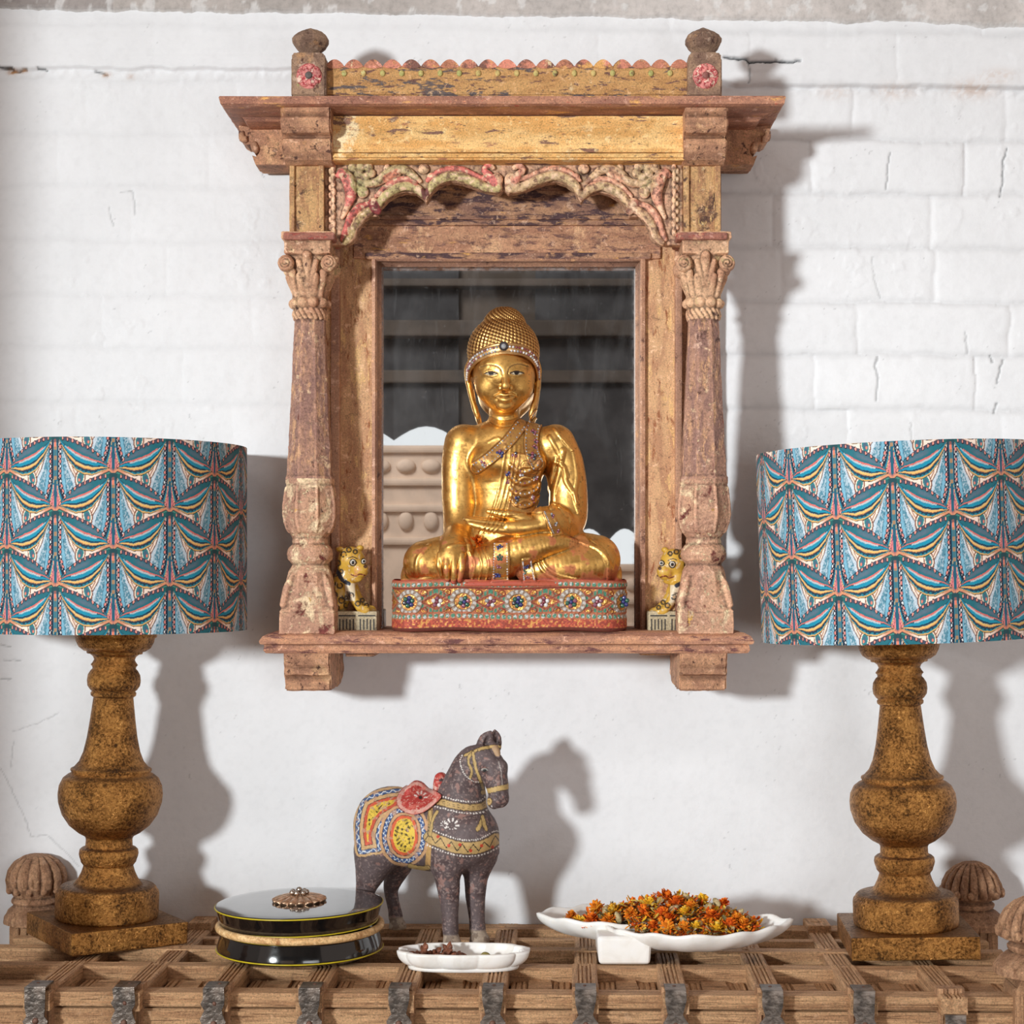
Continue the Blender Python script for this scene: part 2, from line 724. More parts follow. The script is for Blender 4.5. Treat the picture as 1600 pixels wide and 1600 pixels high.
def mat_attr(name, rough=0.5, metal=0.0, bump=0.0, bscale=300, mott=0.0, spec=0.5, coat=0.0):
    t = NT(name)
    c = t.attr()
    v = t.obj()
    if mott:
        f = t.noise(v, 90, 6, 0.65)
        c = t.mix(mott, c, t.ramp(f, [(0.3, (0.35, 0.33, 0.32)), (0.5, (1, 1, 1)), (0.7, (1.35, 1.3, 1.3))]), 'MULTIPLY')
    nm = t.bump(t.noise(v, bscale, 5, 0.6), bump, 0.002) if bump else None
    t.bsdf(c, rough, metal, nm, spec, Coat_Weight=coat, Coat_Roughness=0.12)
    return t.m


def mat_plain(name, col, rough=0.5, metal=0.0, bump=0.0, bscale=200, var=0.15, spec=0.5, coat=0.0):
    t = NT(name)
    v = t.obj()
    n0 = t.noise(v, bscale * 0.3, 6, 0.6)
    c = t.mix(t.rng(n0, 0.35, 0.65), tuple(x * (1 - var) for x in srgb(col)), tuple(min(1, x * (1 + var)) for x in srgb(col)))
    nm = t.bump(t.noise(v, bscale, 5, 0.6), bump, 0.002) if bump else None
    t.bsdf(c, rough, metal, nm, spec, Coat_Weight=coat, Coat_Roughness=0.05)
    return t.m
# ------------------------------------------------------------------ camera, light, sky
cam = bpy.data.cameras.new('camera')
cam.sensor_width = 36
cam.lens = F / 1600 * 36
cam.shift_x = -(CX - 800) / 1600
cam.shift_y = (CY - 800) / 1600
cam.clip_end = 60
co = bpy.data.objects.new('camera', cam)
co.location = (0, -D, 0)
co.rotation_euler = (PI / 2, 0, 0)
COL.objects.link(co)
SCN.camera = co

SCN.view_settings.view_transform = 'Standard'
SCN.view_settings.look = 'None'
SCN.view_settings.exposure = 0.0
SCN.view_settings.gamma = 1.0

w = bpy.data.worlds.new('sky')
SCN.world = w
w.use_nodes = True
bg = w.node_tree.nodes['Background']
bg.inputs[0].default_value = (*srgb(236, 216, 204), 1)
bg.inputs[1].default_value = 0.50

kl = bpy.data.lights.new('key_lamp', 'AREA')  # disc key lamp, standing where the cast shadows point back to
kl.shape = 'DISK'
kl.size = 0.42
kl.energy = 33
kl.spread = math.radians(70)
kl.color = (0.93, 0.985, 1.0)
ko = bpy.data.objects.new('key_lamp', kl)
ko.location = (-2.62, -4.3, 0.42)
ko.rotation_euler = (Vector((0.55, 0, 0.25)) - Vector(ko.location)).to_track_quat('-Z', 'Y').to_euler()
COL.objects.link(ko)


# ------------------------------------------------------------------ the painted brick wall
def wall_mesh():
    gx = np.concatenate([np.linspace(-1.25, -0.86, 14)[:-1], np.arange(-0.86, 0.80, 0.0022), np.linspace(0.80, 1.7, 30)[1:]])
    gz = np.concatenate([np.linspace(-1.15, -0.60, 12)[:-1], np.arange(-0.60, 0.94, 0.0022), np.linspace(0.94, 1.4, 10)[1:]])
    Xg, Zg = np.meshgrid(gx, gz, indexing='ij')
    px, py = (Xg * 1000 + CX).ravel(), (CY - Zg * 1000).ravel()
    q2 = np.stack([px, py, px * 0], 1)
    wob = 5 * fbm(q2 / 60.0, 3) + 2.0 * fbm(q2 / 15.0, 2)
    wob2 = 5 * fbm(q2 / 60.0 + 31, 3) + 2.0 * fbm(q2 / 15.0 + 9, 2)
    yy = py + wob + 15 * (1600 - px) / 1600
    xx = px + wob2
    courses = [-30, 55, 139, 222, 305, 390, 475, 557, 642, 727, 812, 900]
    ci = np.clip(np.searchsorted(courses, yy) - 1, 0, len(courses) - 2)
    h = np.zeros_like(px)
    fade = 1 - sstep(640, 760, py)
    side = 0.4 + 0.6 * sstep(700, 1150, px)
    low = 0.55 + 0.45 * fbm(q2 / 130.0 + 4, 2)
    dj = np.full_like(px, 1e3)
    for c in courses:
        dj = np.minimum(dj, np.abs(yy - c))
    off = np.array([60, 10, 130, 90, 205, 20, 160, 40, 120, 60, 10, 170])
    lens = np.array([246, 232, 240, 236, 250, 240, 236, 247, 241, 236, 240, 240])
    u = (xx - off[ci]) / lens[ci]
    dv = np.abs(u - np.rint(u)) * lens[ci]
    cell = np.floor(u + 0.0)
    rid = (np.sin(ci * 12.9898 + cell * 78.233) * 43758.5453) % 1.0
    rid2 = (np.sin(ci * 39.34 + cell * 11.135) * 24634.63) % 1.0
    g1 = np.exp(-(dj / 5.5) ** 2)
    g2 = np.exp(-(dv / 5.0) ** 2)
    bow = np.minimum(1, dj / 24) * np.minimum(1, dv / 30)
    h += fade * side * ((rid - 0.5) * 2.4 + (rid2 - 0.5) * 2.0 * ((yy - np.array(courses)[ci]) / 84 - 0.5) + 1.3 * bow)
    h -= fade * side * (1.9 * g1 * (0.65 + 0.5 * low) + 1.7 * g2 * low)
    h += 1.1 * fbm(q2 / 85.0 + 2, 3) + 0.55 * fbm(q2 / 16.0 + 7, 3) * (0.45 + 0.55 * fade) + 0.16 * fbm(q2 / 5.0 + 1, 2)
    # brushed-on lumps and scabs of old paint
    sc = fbm(q2 / 22.0 + 41, 4)
    h += 0.9 * sstep(0.22, 0.42, sc) * fade * sstep(0.0, 0.5, fbm(q2 / 140.0 + 8, 2) + 0.15)
    # projecting band at the top with a ragged lower edge
    edge = 108 + 4 * fbm(q2 / 40.0 + 3, 3) + 26 * sstep(1050, 1160, px) + 5 * sstep(1400, 1600, px)
    up = sstep(2.5, -2.5, py - edge)
    grain = fbm(np.stack([px / 160, py / 5.0, px * 0], 1) + 5, 3)
    h = h * (1 - 0.55 * up) + up * (8 + 0.7 * grain + 1.2 * fbm(q2 / 50.0, 3))
    crumb = np.exp(-((py - edge - 7) / 7) ** 2) * (0.5 + fbm(q2 / 9.0 + 13, 3))
    h += 2.2 * crumb
    col = np.tile(lin((238, 238, 240)), (len(px), 1))
    ao = 1 - 0.10 * fade * side * g1 - 0.05 * np.clip(-fbm(q2 / 8.0 + 21, 3), 0, 1)
    col *= ao[:, None]
    # cracks: (points, half width, depth mm)
    cracks = [([(1131, 92), (1165, 94), (1172, 99), (1250, 97)], 1.5, 7), ([(1168, 100), (1171, 115), (1169, 130)], 1.0, 2),
              ([(1391, 240), (1386, 262), (1386, 296)], .8, 1.8), ([(1575, 232), (1568, 252), (1566, 290), (1564, 307)], 1.0, 2.5),
              ([(1371, 557), (1367, 572), (1372, 590), (1369, 625)], 1.2, 1.6), ([(1568, 560), (1561, 582), (1558, 600)], 1.2, 2),
              ([(1547, 556), (1551, 566)], 1., 2), ([(1558, 630), (1553, 645)], .9, 2), ([(1508, 520), (1511, 553)], 1.0, 1.0),
              ([(1363, 400), (1366, 440), (1376, 466)], .8, .7), ([(1423, 660), (1424, 690)], 0.8, .8),
              ([(405, 262), (413, 276)], 0.7, 1.2), ([(0, 107), (20, 108), (28, 112), (42, 110)], 1.6, 4), ([(60, 108), (75, 111)], 1.1, 3),
              ([(150, 112), (168, 118)], 1.3, 3), ([(188, 300), (206, 298), (212, 320), (210, 335)], .8, .9), ([(170, 322), (172, 338), (178, 352)], .8, .9),
              ([(20, 1160), (16, 1200)], 0.5, .6), ([(20, 1143), (60, 1130), (90, 1115)], 0.5, .6), ([(0, 1200), (30, 1260), (48, 1305)], 0.5, .7),
              ([(48, 1307), (75, 1306), (125, 1355)], 0.5, .7), ([(0, 1008), (17, 1010)], 0.8, 1.2), ([(6, 1031), (32, 1032)], 0.8, 1.2), ([(0, 1061), (16, 1061)], 0.8, 1.2)]
    jx, jy = px + 2.2 * fbm(q2 / 7.0 + 3, 2), py + 2.2 * fbm(q2 / 7.0 + 8, 2)
    for pts, hw, dp in cracks:
        pts = np.array(pts, float)
        m = (px > pts[:, 0].min() - 9) & (px < pts[:, 0].max() + 9) & (py > pts[:, 1].min() - 9) & (py < pts[:, 1].max() + 9)
        d, _ = poly_dist(jx[m], jy[m], pts)
        g = sstep(hw + 1.2, hw * 0.3, d)
        h[m] -= dp * g
        col[m] *= (1 - min(0.93, 0.22 * dp + 0.1) * g)[:, None]
    # rusty / ochre stains under the band
    for (x, y, r, a) in ((20, 113, 8, .8), (38, 111, 5, .6), (165, 117, 7, .5), (205, 120, 8, .25), (1305, 145, 26, .16), (1400, 143, 30, .2), (1520, 140, 34, .28), (1560, 120, 26, .2)):
        g = a * np.exp(-(((px - x) / r) ** 2 + ((py - y) / (r * .35 + 1.5)) ** 2)) * (0.6 + 0.8 * (fbm(q2 / 5.0, 2) > -0.1))
        g = np.clip(g, 0, 1)[:, None]
        col = col * (1 - g) + lin((190, 140, 95)) * g
    pit = vnoise(q2 / 2.2 + 50) * sstep(0.0, 0.4, fbm(q2 / 60.0 + 77, 2))
    col *= (1 - 0.25 * sstep(0.72, 0.86, pit))[:, None]
    V = np.stack([Xg.ravel(), -h / 1000.0 + 0.002, Zg.ravel()], 1)
    a, b = len(gx), len(gz)
    i = np.arange(a * b).reshape(a, b)
    Q = np.stack([i[:-1, :-1].ravel(), i[1:, :-1].ravel(), i[1:, 1:].ravel(), i[:-1, 1:].ravel()], 1)
    t = NT('white_painted_brick')
    v = t.obj()
    c = t.mix(0.5, t.attr(), t.ramp(t.noise(v, 6, 5, 0.6), [(0.3, (0.9, 0.9, 0.9)), (0.7, (1.04, 1.04, 1.04))]), 'MULTIPLY')
    hh = t.math('ADD', t.noise(v, 260, 5, 0.65), t.math('MULTIPLY', t.noise(t.obj((0.35, 1, 1.6)), 90, 4, 0.6), 0.8))
    t.bsdf(c, 0.62, 0, t.bump(hh, 0.22, 0.0018), spec=0.3)
    return mesh_np('wall_back', V, Q, [t.m], True, col)


structure('wall_back', wall_mesh())


def beam_mesh():
    gx = np.concatenate([np.linspace(-1.25, -0.86, 8)[:-1], np.arange(-0.86, 0.80, 0.0024), np.linspace(0.80, 1.7, 8)[1:]])
    tz = np.concatenate([np.linspace(0, 0.02, 5)[:-1], np.linspace(0.02, 0.12, 40), np.linspace(0.14, 0.5, 5)])
    Xg, Tg = np.meshgrid(gx, tz, indexing='ij')
    pxe = (gx * 1000 + CX)
    e = np.stack([pxe, pxe * 0, pxe * 0], 1)
    low = np.interp(pxe, [0, 300, 700, 1000, 1250, 1420, 1600], [20, 23, 29, 33, 39, 40, 49]) + 3.5 * fbm(e / 30.0, 4) + 1.2 * fbm(e / 5.0, 2)
    zb = (CY - low) / 1000
    Zg = zb[:, None] + Tg
    px, py = (Xg * 1000 + CX).ravel(), (CY - Zg * 1000).ravel()
    q = np.stack([px, py, px * 0], 1)
    dd = Tg.ravel() * 1000
    h = 12 * sstep(-1, 5, dd) + 1.6 * fbm(q / 45.0, 4) + 1.2 * fbm(np.stack([px / 60, py / 14.0, px * 0], 1), 4) + 2.0 * np.exp(-(dd / 5) ** 2) * fbm(q / 8.0, 3)
    n1 = fbm(q / 70.0 + 9, 4)
    base = np.where((px < 180)[:, None], lin((176, 167, 163)), lin((203, 194, 188)))
    base = base + (lin((222, 214, 209)) - base) * sstep(500, 1000, px)[:, None]
    col = base * .84 * (1 + 0.22 * n1)[:, None]
    wht = sstep(0.25, 0.4, fbm(q / 16.0 + 30, 4)) * 0.5 + np.exp(-(dd / 3.5) ** 2) * 0.9
    col = col + (lin((236, 235, 234)) - col) * np.clip(wht, 0, 1)[:, None]
    V = np.stack([Xg.ravel(), -h / 1000, Zg.ravel()], 1)
    a, b = Xg.shape
    i = np.arange(a * b).reshape(a, b)
    Q = np.stack([i[:-1, :-1].ravel(), i[1:, :-1].ravel(), i[1:, 1:].ravel(), i[:-1, 1:].ravel()], 1)
    return mesh_np('trim_1', V, Q, [mat_attr('old_plaster_beam', 0.8, 0, 0.3, 220, 0.3, 0.2)], True, col)


structure('trim_1', beam_mesh())

m_room = mat_plain('dim_plaster', (96, 90, 84), 0.9, 0, 0.2, 20, 0.2)
m_floor = mat_paint('worn_floor_boards', (120, 92, 70), (96, 72, 54), [((70, 52, 40), 20, .55, .7, True)], (1, 12, 1), 0.6, 0.3)
structure('floor', MB().box((-4.0, -6.3, -1.25), (4.0, 0.05, -1.15), 0).mesh('floor', m_floor))
structure('light_blocker_left', MB().box((-1.42, -1.02, -1.15), (-1.235, 0.0, 1.4), 0.012).mesh('light_blocker_left', mat_plain('white_blocker', (226, 224, 222), .7, 0, .2, 60, .05)))  # added unseen stub that keeps key light off the left edge

# added soft fill from low on the right, lightens shadows on the lower wall
f2 = bpy.data.lights.new('low_fill_lamp', 'AREA')
f2.size = 1.6
f2.energy = 6.5
f2.color = (.95, .98, 1)
f2.spread = math.radians(75)
f2o = bpy.data.objects.new('low_fill_lamp', f2)
f2o.location = (1.3, -4.2, -.5)
f2o.rotation_euler = (Vector((0.25, 0, -.55)) - Vector(f2o.location)).to_track_quat('-Z', 'Y').to_euler()
COL.objects.link(f2o)
# ------------------------------------------------------------------ the far side of the room, seen only in the mirror
def mz(py): return (CY - py) * 8.59 / F        # height on the far wall of what the mirror shows at photo row py
def mx(px): return (px - CX) * 8.59 / F


m = MB()
m.box((-4, -6.2, -1.15), (-2.2, -6.02, 3.2), 0)
m.box((1.7, -6.2, -1.15), (4, -6.02, 3.2), 0)
m.box((-2.2, -6.2, 1.05), (1.7, -6.02, 3.2), 0)
m.box((-2.2, -6.2, -1.15), (1.7, -6.02, -.55), 0)
m.box((-.42, -6.2, -.55), (.12, -6.02, 1.05), 0)
structure('wall_front', m.mesh('wall_front', mat_plain('dark_far_wall', (92, 82, 73), .9, 0, .2, 8, .3)))
m = MB()
for (z0, z1, y) in ((mz(452), mz(440), -5.9), (mz(530), mz(505), -5.88), (mz(600), mz(580), -5.94)):
    m.box((-3, y, z0), (3, -6.03, z1), .01)
structure('trim_2', m.mesh('trim_2', mat_plain('brown_beam', (84, 76, 69), .8, 0, .2, 10, .3)))
em = NT('bright_sky_pane')
e = em.n('ShaderNodeEmission')
e.inputs[0].default_value = (.93, .97, 1, 1)
e.inputs[1].default_value = 1.05
em.l(e.outputs[0], em.out.inputs[0])
structure('window_1', MB().box((-2.2, -6.19, -.55), (-.42, -6.15, 1.05), 0).mesh('window_1', em.m))
structure('window_2', MB().box((.12, -6.19, -.55), (1.7, -6.15, 1.05), 0).mesh('window_2', em.m))


def valance(name, x0, x1, ztop, zb, pitch, label):
    pts = [(x0, ztop), (x0, zb)]
    n = int(round((x1 - x0) / pitch))
    for i in range(n):
        for k in range(1, 9):
            t = k / 8
            pts.append((x0 + (i + t) * (x1 - x0) / n, zb + .07 * math.sin(PI * t) - (.0 if k < 8 else 0)))
    pts.append((x1, ztop))
    m = MB()
    m.prism(pts, 'y', -6.012, -5.985)
    return single(name, m.mesh(name, mat_plain('charcoal_cloth', (66, 66, 68), .85, 0, .2, 30, .2)), label, 'awning')


valance('scalloped_awning', -2.3, -.36, 1.6, mz(688), .30, 'dark scalloped awning reflected in the mirror left of the gilt statue')
valance('scalloped_awning', .02, 1.8, 1.6, mz(848), .17, 'dark scalloped awning reflected in the mirror right of the gilt statue')


def carved_counter(x0, x1, ztop, label):
    t = Thing('carved_counter', label, 'counter', ((x0 + x1) / 2, -5.4, -1.15))
    mt = mat_plain('cream_carved_stone', (226, 204, 184), .8, 0, .4, 30, .08)
    m = MB()
    m.box((x0, -5.62, -1.15), (x1, -5.3, ztop), .01)
    t.add('counter_body', m.mesh('counter_body', mt))
    m = MB()
    for d in (0, .15, .27, .42):
        m.box((x0 - .01, -5.28, ztop - d - .035), (x1 + .01, -5.4, ztop - d), .012)
    t.add('moulding', m.mesh('moulding', mt))
    m = MB()
    n = int((x1 - x0) / .11)
    for i in range(n):
        m.sphere((x0 + (i + .5) * (x1 - x0) / n, -5.295, ztop - .095), (.045, .02, .032), 12, 8)
        m.sphere((x0 + (i + .5) * (x1 - x0) / n, -5.295, ztop - .345), (.035, .02, .045), 12, 8)
    t.add('carved_relief', m.mesh('carved_relief', mt))


carved_counter(-2.0, -.40, mz(712), 'pale carved counter reflected in the mirror left of the gilt statue')
carved_counter(.06, 1.7, mz(882), 'pale carved counter reflected in the mirror right of the gilt statue')
fl = bpy.data.lights.new('counter_fill_lamp', 'AREA')
fl.size = 1.2
fl.energy = 85  # added fill that brightens the counters reflected in the mirror
fo = bpy.data.objects.new('counter_fill_lamp', fl)
fo.location = (-1.8, -3.2, 2.6)
fo.rotation_euler = (Vector((-.5, -5.4, 0)) - Vector(fo.location)).to_track_quat('-Z', 'Y').to_euler()
COL.objects.link(fo)
# ------------------------------------------------------------------ the old wooden chest
ZT = -0.546                                   # height of the lid bars' upper faces: things stand here
GR = (1.6, 30, 30)


def wood(name, grain, a=(214, 171, 132), b=(184, 140, 106), dark=(76, 52, 38)):
    return mat_paint(name, a, b, [(dark, 8, .56, .76, True), ((112, 78, 54), 16, .5, .72, True), ((206, 170, 132), 20, .56, .74, True),
                                  ((52, 40, 32), 60, .68, .8, False)], grain, 0.62, 0.75, 6, pale=.28)


m_wx = wood('aged_teak_lengthwise', (1.5, 28, 28))
m_wy = wood('aged_teak_crosswise', (28, 1.5, 28))
m_wz = wood('aged_teak_upright', (28, 28, 1.5), (196, 152, 118), (164, 122, 94))
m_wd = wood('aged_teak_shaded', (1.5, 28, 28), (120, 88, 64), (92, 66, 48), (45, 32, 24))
m_wk = wood('aged_teak_knob', (10, 10, 3), (176, 136, 108), (146, 108, 84), (80, 58, 46))
m_iron = mat_plain('blackened_iron', (112, 102, 94), 0.36, 0.7, 0.7, 130, 0.6)
m_rust = mat_plain('rusty_rivet', (118, 84, 70), 0.6, 0.5, 0.4, 400, 0.3)

TH = math.radians(1.25)
chest = Thing('wooden_chest', 'long aged teak chest with lattice lid, iron straps and carved corner knobs', 'chest', (-0.025, -0.463, -1.15), rot=(0, 0, -TH), local=True)
CZ = ZT + 1.15                                # local height of the lid top
RW = random.Random(5)
bars = [-.614, -.497, -.383, -.261, -.1425, -.025, .095, .211, .333, .4515, .566]


def grooved(w, t, gs, gw=0.0013, gd=0.0022, bev=0.002):
    """profile of a slat: flat bottom, top with sawn grooves; (across, z) pairs"""
    p = [(-w / 2, -t), (-w / 2, -bev), (-w / 2 + bev, 0)]
    for g in gs:
        p += [(g - gw, 0), (g - gw * .6, -gd), (g + gw * .6, -gd), (g + gw, 0)]
    p += [(w / 2 - bev, 0), (w / 2, -bev), (w / 2, -t)]
    return p


def upright_mesh(w=0.035):
    prof = grooved(w, 0.020, (-.009, -.0045, .0045, .009), bev=.0035)
    m = MB()
    # profile across x, "z" becomes depth toward the viewer
    m.prism([(x, -z) for x, z in prof], 'z', -0.42, 0.006)
    return m


def strap_mesh(kind):
    m = MB()
    th = 0.0016
    yf = -0.0225
    if kind == 0:
        out = [(-.0135, .0075), (-.0135, -.004), (-.0125, -.012), (-.0095, -.024), (-.0125, -.029), (-.0165, -.034), (-.014, -.043), (-.005, -.050),
               (.004, -.051), (.013, -.044), (.0165, -.035), (.013, -.029), (.0095, -.024), (.0125, -.012), (.0135, -.004), (.0135, .0075)]
    elif kind == 1:
        out = [(-.0145, .0075), (-.014, -.006), (-.0165, -.013), (-.012, -.021), (-.0145, -.026), (-.0175, -.034), (-.013, -.044), (0, -.052),
               (.011, -.046), (.0155, -.036), (.0125, -.028), (.010, -.021), (.014, -.014), (.0145, -.006), (.013, .0075)]
    else:
        out = [(-.0145, .0075), (-.0145, -.02), (-.012, -.03), (-.016, -.037), (-.012, -.046), (0, -.049), (.013, -.045), (.016, -.036), (.012, -.029), (.0125, -.02), (.0125, .0075)]
    out = [(x + RW.uniform(-.0007, .0007), z + RW.uniform(-.0007, .0007)) for x, z in out]
    m.prism(out, 'y', yf - th, yf)
    m.box((-.0135, yf - .001, .006), (.0135, .012, .0085), .0008)
    m.sphere((0, yf - .0012, -.0375 + RW.uniform(-.003, .003)), (.0045, .003, .0045), 10, 6, mi=1)
    if kind == 1:
        m.sphere((0.001, yf - .0012, -.012), (.003, .002, .003), 8, 5, mi=1)
    m.sphere((RW.uniform(-.004, .004), -.002, .008), (.0028, .0028, .0016), 8, 5, mi=1)
    return m.mesh('iron_strap', [m_iron, m_rust])


def tz(m, dz):
    for v in m.bm.verts:
        v.co.z += dz
    return m


def tx(m, d):
    for v in m.bm.verts:
        v.co += Vector(d)
    return m


# carcass and front
body = MB()
body.box((-.77, .016, .02), (.705, .452, CZ - .055), .004)
chest.add('carcass', body.mesh('carcass', m_wd))
for i, (z0, z1) in enumerate(((-.0225, -.004), (-.055, -.0255), (-.120, -.057))):
    m = MB()
    yb = (.0, .003, .006)[i]
    m.box((-.77, yb, CZ + z0), (.70, .03, CZ + z1), .0022, 2, jit=.0004)
    if i == 0:
        m.tube([(-.77, -.0002, CZ - .0195), (.70, -.0002, CZ - .0195)], .0018, 8)
        m.tube([(-.77, .0, CZ - .0145), (.70, .0, CZ - .0145)], .0012, 8)
    chest.add('front_plank', m.mesh('front_plank', m_wx))
for i, x in enumerate(bars):
    u = chest.add('upright', tx(upright_mesh(), (x, 0, CZ)).mesh('upright', m_wz))
    s_ = strap_mesh((2, 1, 1, 0, 0, 0, 0, 0, 0, 2, 0)[i])
    so = chest.add('iron_strap', s_, u, label='dark iron strap with rivet')
    so.location = (x + RW.uniform(-.002, .002), 0, CZ - (.03 if i == 10 else 0))
# lid: front bars, main rail, rear lattice
for i, x in enumerate(bars):
    m = MB()
    m.prism([(a + x, b + CZ) for a, b in grooved(.034, .024, (-.008, -.003, .003, .008))], 'y', -.018, .160)
    chest.add('lid_bar', m.mesh('lid_bar', m_wy))
    m = MB()
    y1 = .462 if i % 4 == 1 else .44
    m.prism([(a + x + .003, b + CZ - .006) for a, b in grooved(.033, .024, (-.008, -.003, .003, .008))], 'y', .163, .26)
    m.prism([(a + x + .004, b + CZ - .007) for a, b in grooved(.033, .024, (-.008, -.003, .003, .008))], 'y', .283, y1)
    if i in (1, 9, 3):
        m.box((x - .014, .405, CZ - .012), (x + .022, .462, CZ + .004), .003)
        m.sphere((x + .003, .435, CZ + .004), (.009, .009, .002), 10, 6)
    chest.add('lattice_bar', m.mesh('lattice_bar', m_wy))
for (y0, y1, z0, z1) in ((.136, .164, -.034, -.0015), (.258, .284, -.034, -.004), (.352, .369, -.034, -.009), (.418, .455, -.034, -.006)):
    m = MB()
    m.box((-.765, y0, CZ + z0), (.70, y1, CZ + z1), .0025, 2, jit=.0006)
    for x in bars:
        m.sphere((x + RW.uniform(-.004, .004), (y0 + y1) / 2 + RW.uniform(-.004, .004), CZ + z1), (.0055, .0055, .0018), 10, 6)
    chest.add('lid_rail', m.mesh('lid_rail', m_wx))
m = MB()
m.box((-.765, .018, CZ - .060), (.70, .45, CZ - .050), .002)
chest.add('lid_board', m.mesh('lid_board', m_wd))
# little grooved slats and blocks let into every bay
edges = [-.755] + bars + [.69]
for a, b in zip(edges[:-1], edges[1:]):
    l, r = a + .018, b - .018
    w_ = r - l
    for (c, ww) in ((l + .013, .022), (r - .013, .024)):
        m = MB()
        sk = RW.uniform(-.004, .004)
        m.prism([(p + c, q + CZ - .020 + RW.uniform(-.0005, .0005)) for p, q in grooved(ww, .026, (-.004, .004))], 'y', .030, .137)
        chest.add('inset_slat', m.mesh('inset_slat', m_wy))
    m = MB()
    y0 = RW.uniform(.070, .085)
    m.box((l + .025, y0, CZ - .052), (r - .026, y0 + RW.uniform(.045, .055), CZ - .017), .002, jit=.0012)
    if RW.random() < .7:
        m2 = MB()
        m2.box((l + .026, .20, CZ - .052), (r - .02, .222, CZ - .014), .002, jit=.001)
        chest.add('inset_block', m2.mesh('inset_block', m_wx))
    m2 = MB()
    m2.box((l + .01, .31, CZ - .052), (r - .012, .325, CZ - .013), .002, jit=.001)
    chest.add('inset_block', m2.mesh('inset_block', m_wx))
    chest.add('inset_block', m.mesh('inset_block', m_wx))


# carved knobs on the corner posts
def knob_mesh(style, r=.0465):
    f = Field((-.06, -.06, -.005), (.06, .06, .11), .0011)
    X, Y, Z = f.ax[0][:, None, None], f.ax[1][None, :, None], f.ax[2][None, None, :]
    ang = np.arctan2(Y, X)
    rad = np.sqrt(X * X + Y * Y)
    if style == 'dome':                 # mushroom dome with ribs running to the crown
        prof = np.array([(.001, 0), (.052, .0), (.0525, .010), (.046, .018), (.036, .026), (.031, .028), (.034, .031), (.035, .036), (.029, .040), (.033, .043), (.045, .047), (.0475, .056),
                         (.0455, .068), (.039, .081), (.028, .092), (.014, .099), (.001, .101)])
    else:                               # rounder bud with scalloped petals
        prof = np.array([(.001, 0), (.050, 0), (.049, .010), (.043, .020), (.036, .026), (.035, .029), (.0385, .033), (.037, .037), (.034, .040), (.038, .046), (.0455, .056), (.0475, .068),
                         (.0440, .082), (.035, .094), (.021, .102), (.010, .105), (.001, .106)])
    rr = np.interp(f.ax[2], prof[:, 1], prof[:, 0])[None, None, :] * r / .047
    top = sstep(.042, .05, f.ax[2])[None, None, :]
    nr = 18 if style == 'dome' else 14
    rib = np.abs(np.sin(ang * nr / 2))
    amp = (.0062 if style == 'dome' else .0045) * top * np.clip(rr / .03, .2, 1)
    d = (rad - (rr - amp * (1 - rib) ** 1.6))
    zmax = prof[-1, 1]
    d = np.maximum(d * .8, np.maximum(Z - zmax, -Z))
    f.f[:] = d
    n = 14 if style == 'dome' else 12
    for i in range(n):
        a = 2 * PI * (i + .5) / n
        rz = .054 if style == 'dome' else .052
        q = r * (.985 if style == 'dome' else .90)
        f.ell((q * math.cos(a), q * math.sin(a), rz), (.0048, .0048, .006), .002)
    V, Q = f.mesh()
    V = roughen(V, Q, .0008, 70, 3)
    V = roughen(V, Q, .0004, 320, 2)
    return mesh_np('corner_knob', V, Q, [m_wk], True, wear_and_shade(V, Q, 10, .0005))


kd = knob_mesh('dome')
kb = knob_mesh('bud')
for (x, y, dz, me) in ((.692, .432, -.002, kd), (.676, .020, .024, kd), (-.752, .428, .0, kb), (-.752, .020, .024, kb)):
    m = MB()
    top = CZ + dz
    if y < .2:
        m.prism([(a + x, -b + y - .036) for a, b in grooved(.062, .066, (-.020, -.014, .012, .018), .0016, .003, .006)], 'z', .02, CZ + .004)
        m.lathe([(.0425, CZ + .002), (.041, CZ + .008), (.034, CZ + .016), (.028, CZ + .026)], (x, y - .004, 0), 4, rot=PI / 4, smooth=False)
        m.box((x - .032, y - .034, CZ - .002), (x + .032, y + .03, CZ + .010), .006, 3)
    else:
        m.box((x - .034, y - .030, .02), (x + .034, y + .026, CZ - .001), .004, 2)
        for k in (-.02, -.008, .008, .02):
            m.box((x + k - .003, y - .033, CZ - .03), (x + k + .003, y - .029, CZ - .004), .001)
    p = chest.add('corner_post', m.mesh('corner_post', m_wz))
    k = chest.add('corner_knob', me, p, label='carved fluted wooden knob')
    k.location = (x, y - (.006 if y < .2 else .0), top)
    k.rotation_euler = (0, 0, 0.3 * x)
# ------------------------------------------------------------------ carved and painted mirror frame
OCH, OCL = (212, 160, 98), (228, 188, 130)
PNK, PNL = (168, 114, 88), (200, 152, 122)
PUR, PUD = (122, 88, 82), (92, 64, 58)
CRE = (236, 214, 176)
RED, ROSE = (168, 58, 52), (224, 144, 130)
SAGE = (166, 162, 108)
HG, VG = (3.6, 13, 13), (13, 13, 3.6)
m_frieze = mat_paint('ochre_painted_wood', OCL, OCH, [((132, 98, 86), 4, .58, .61, True), (CRE, 16, .60, .68, False), ((96, 74, 70), 26, .60, .66, True), (PNK, 11, .58, .68, True), (PUD, 60, .64, .7, True)], HG, .6, .5, 4)
m_crest = mat_paint('ochre_painted_crest', (206, 160, 108), (190, 142, 94), [((104, 94, 96), 6, .55, .60, True), (PUR, 12, .56, .62, True), (CRE, 22, .62, .7, False), (ROSE, 18, .64, .7, False), (PUD, 50, .62, .68, True)], HG, .62, .6, 5)
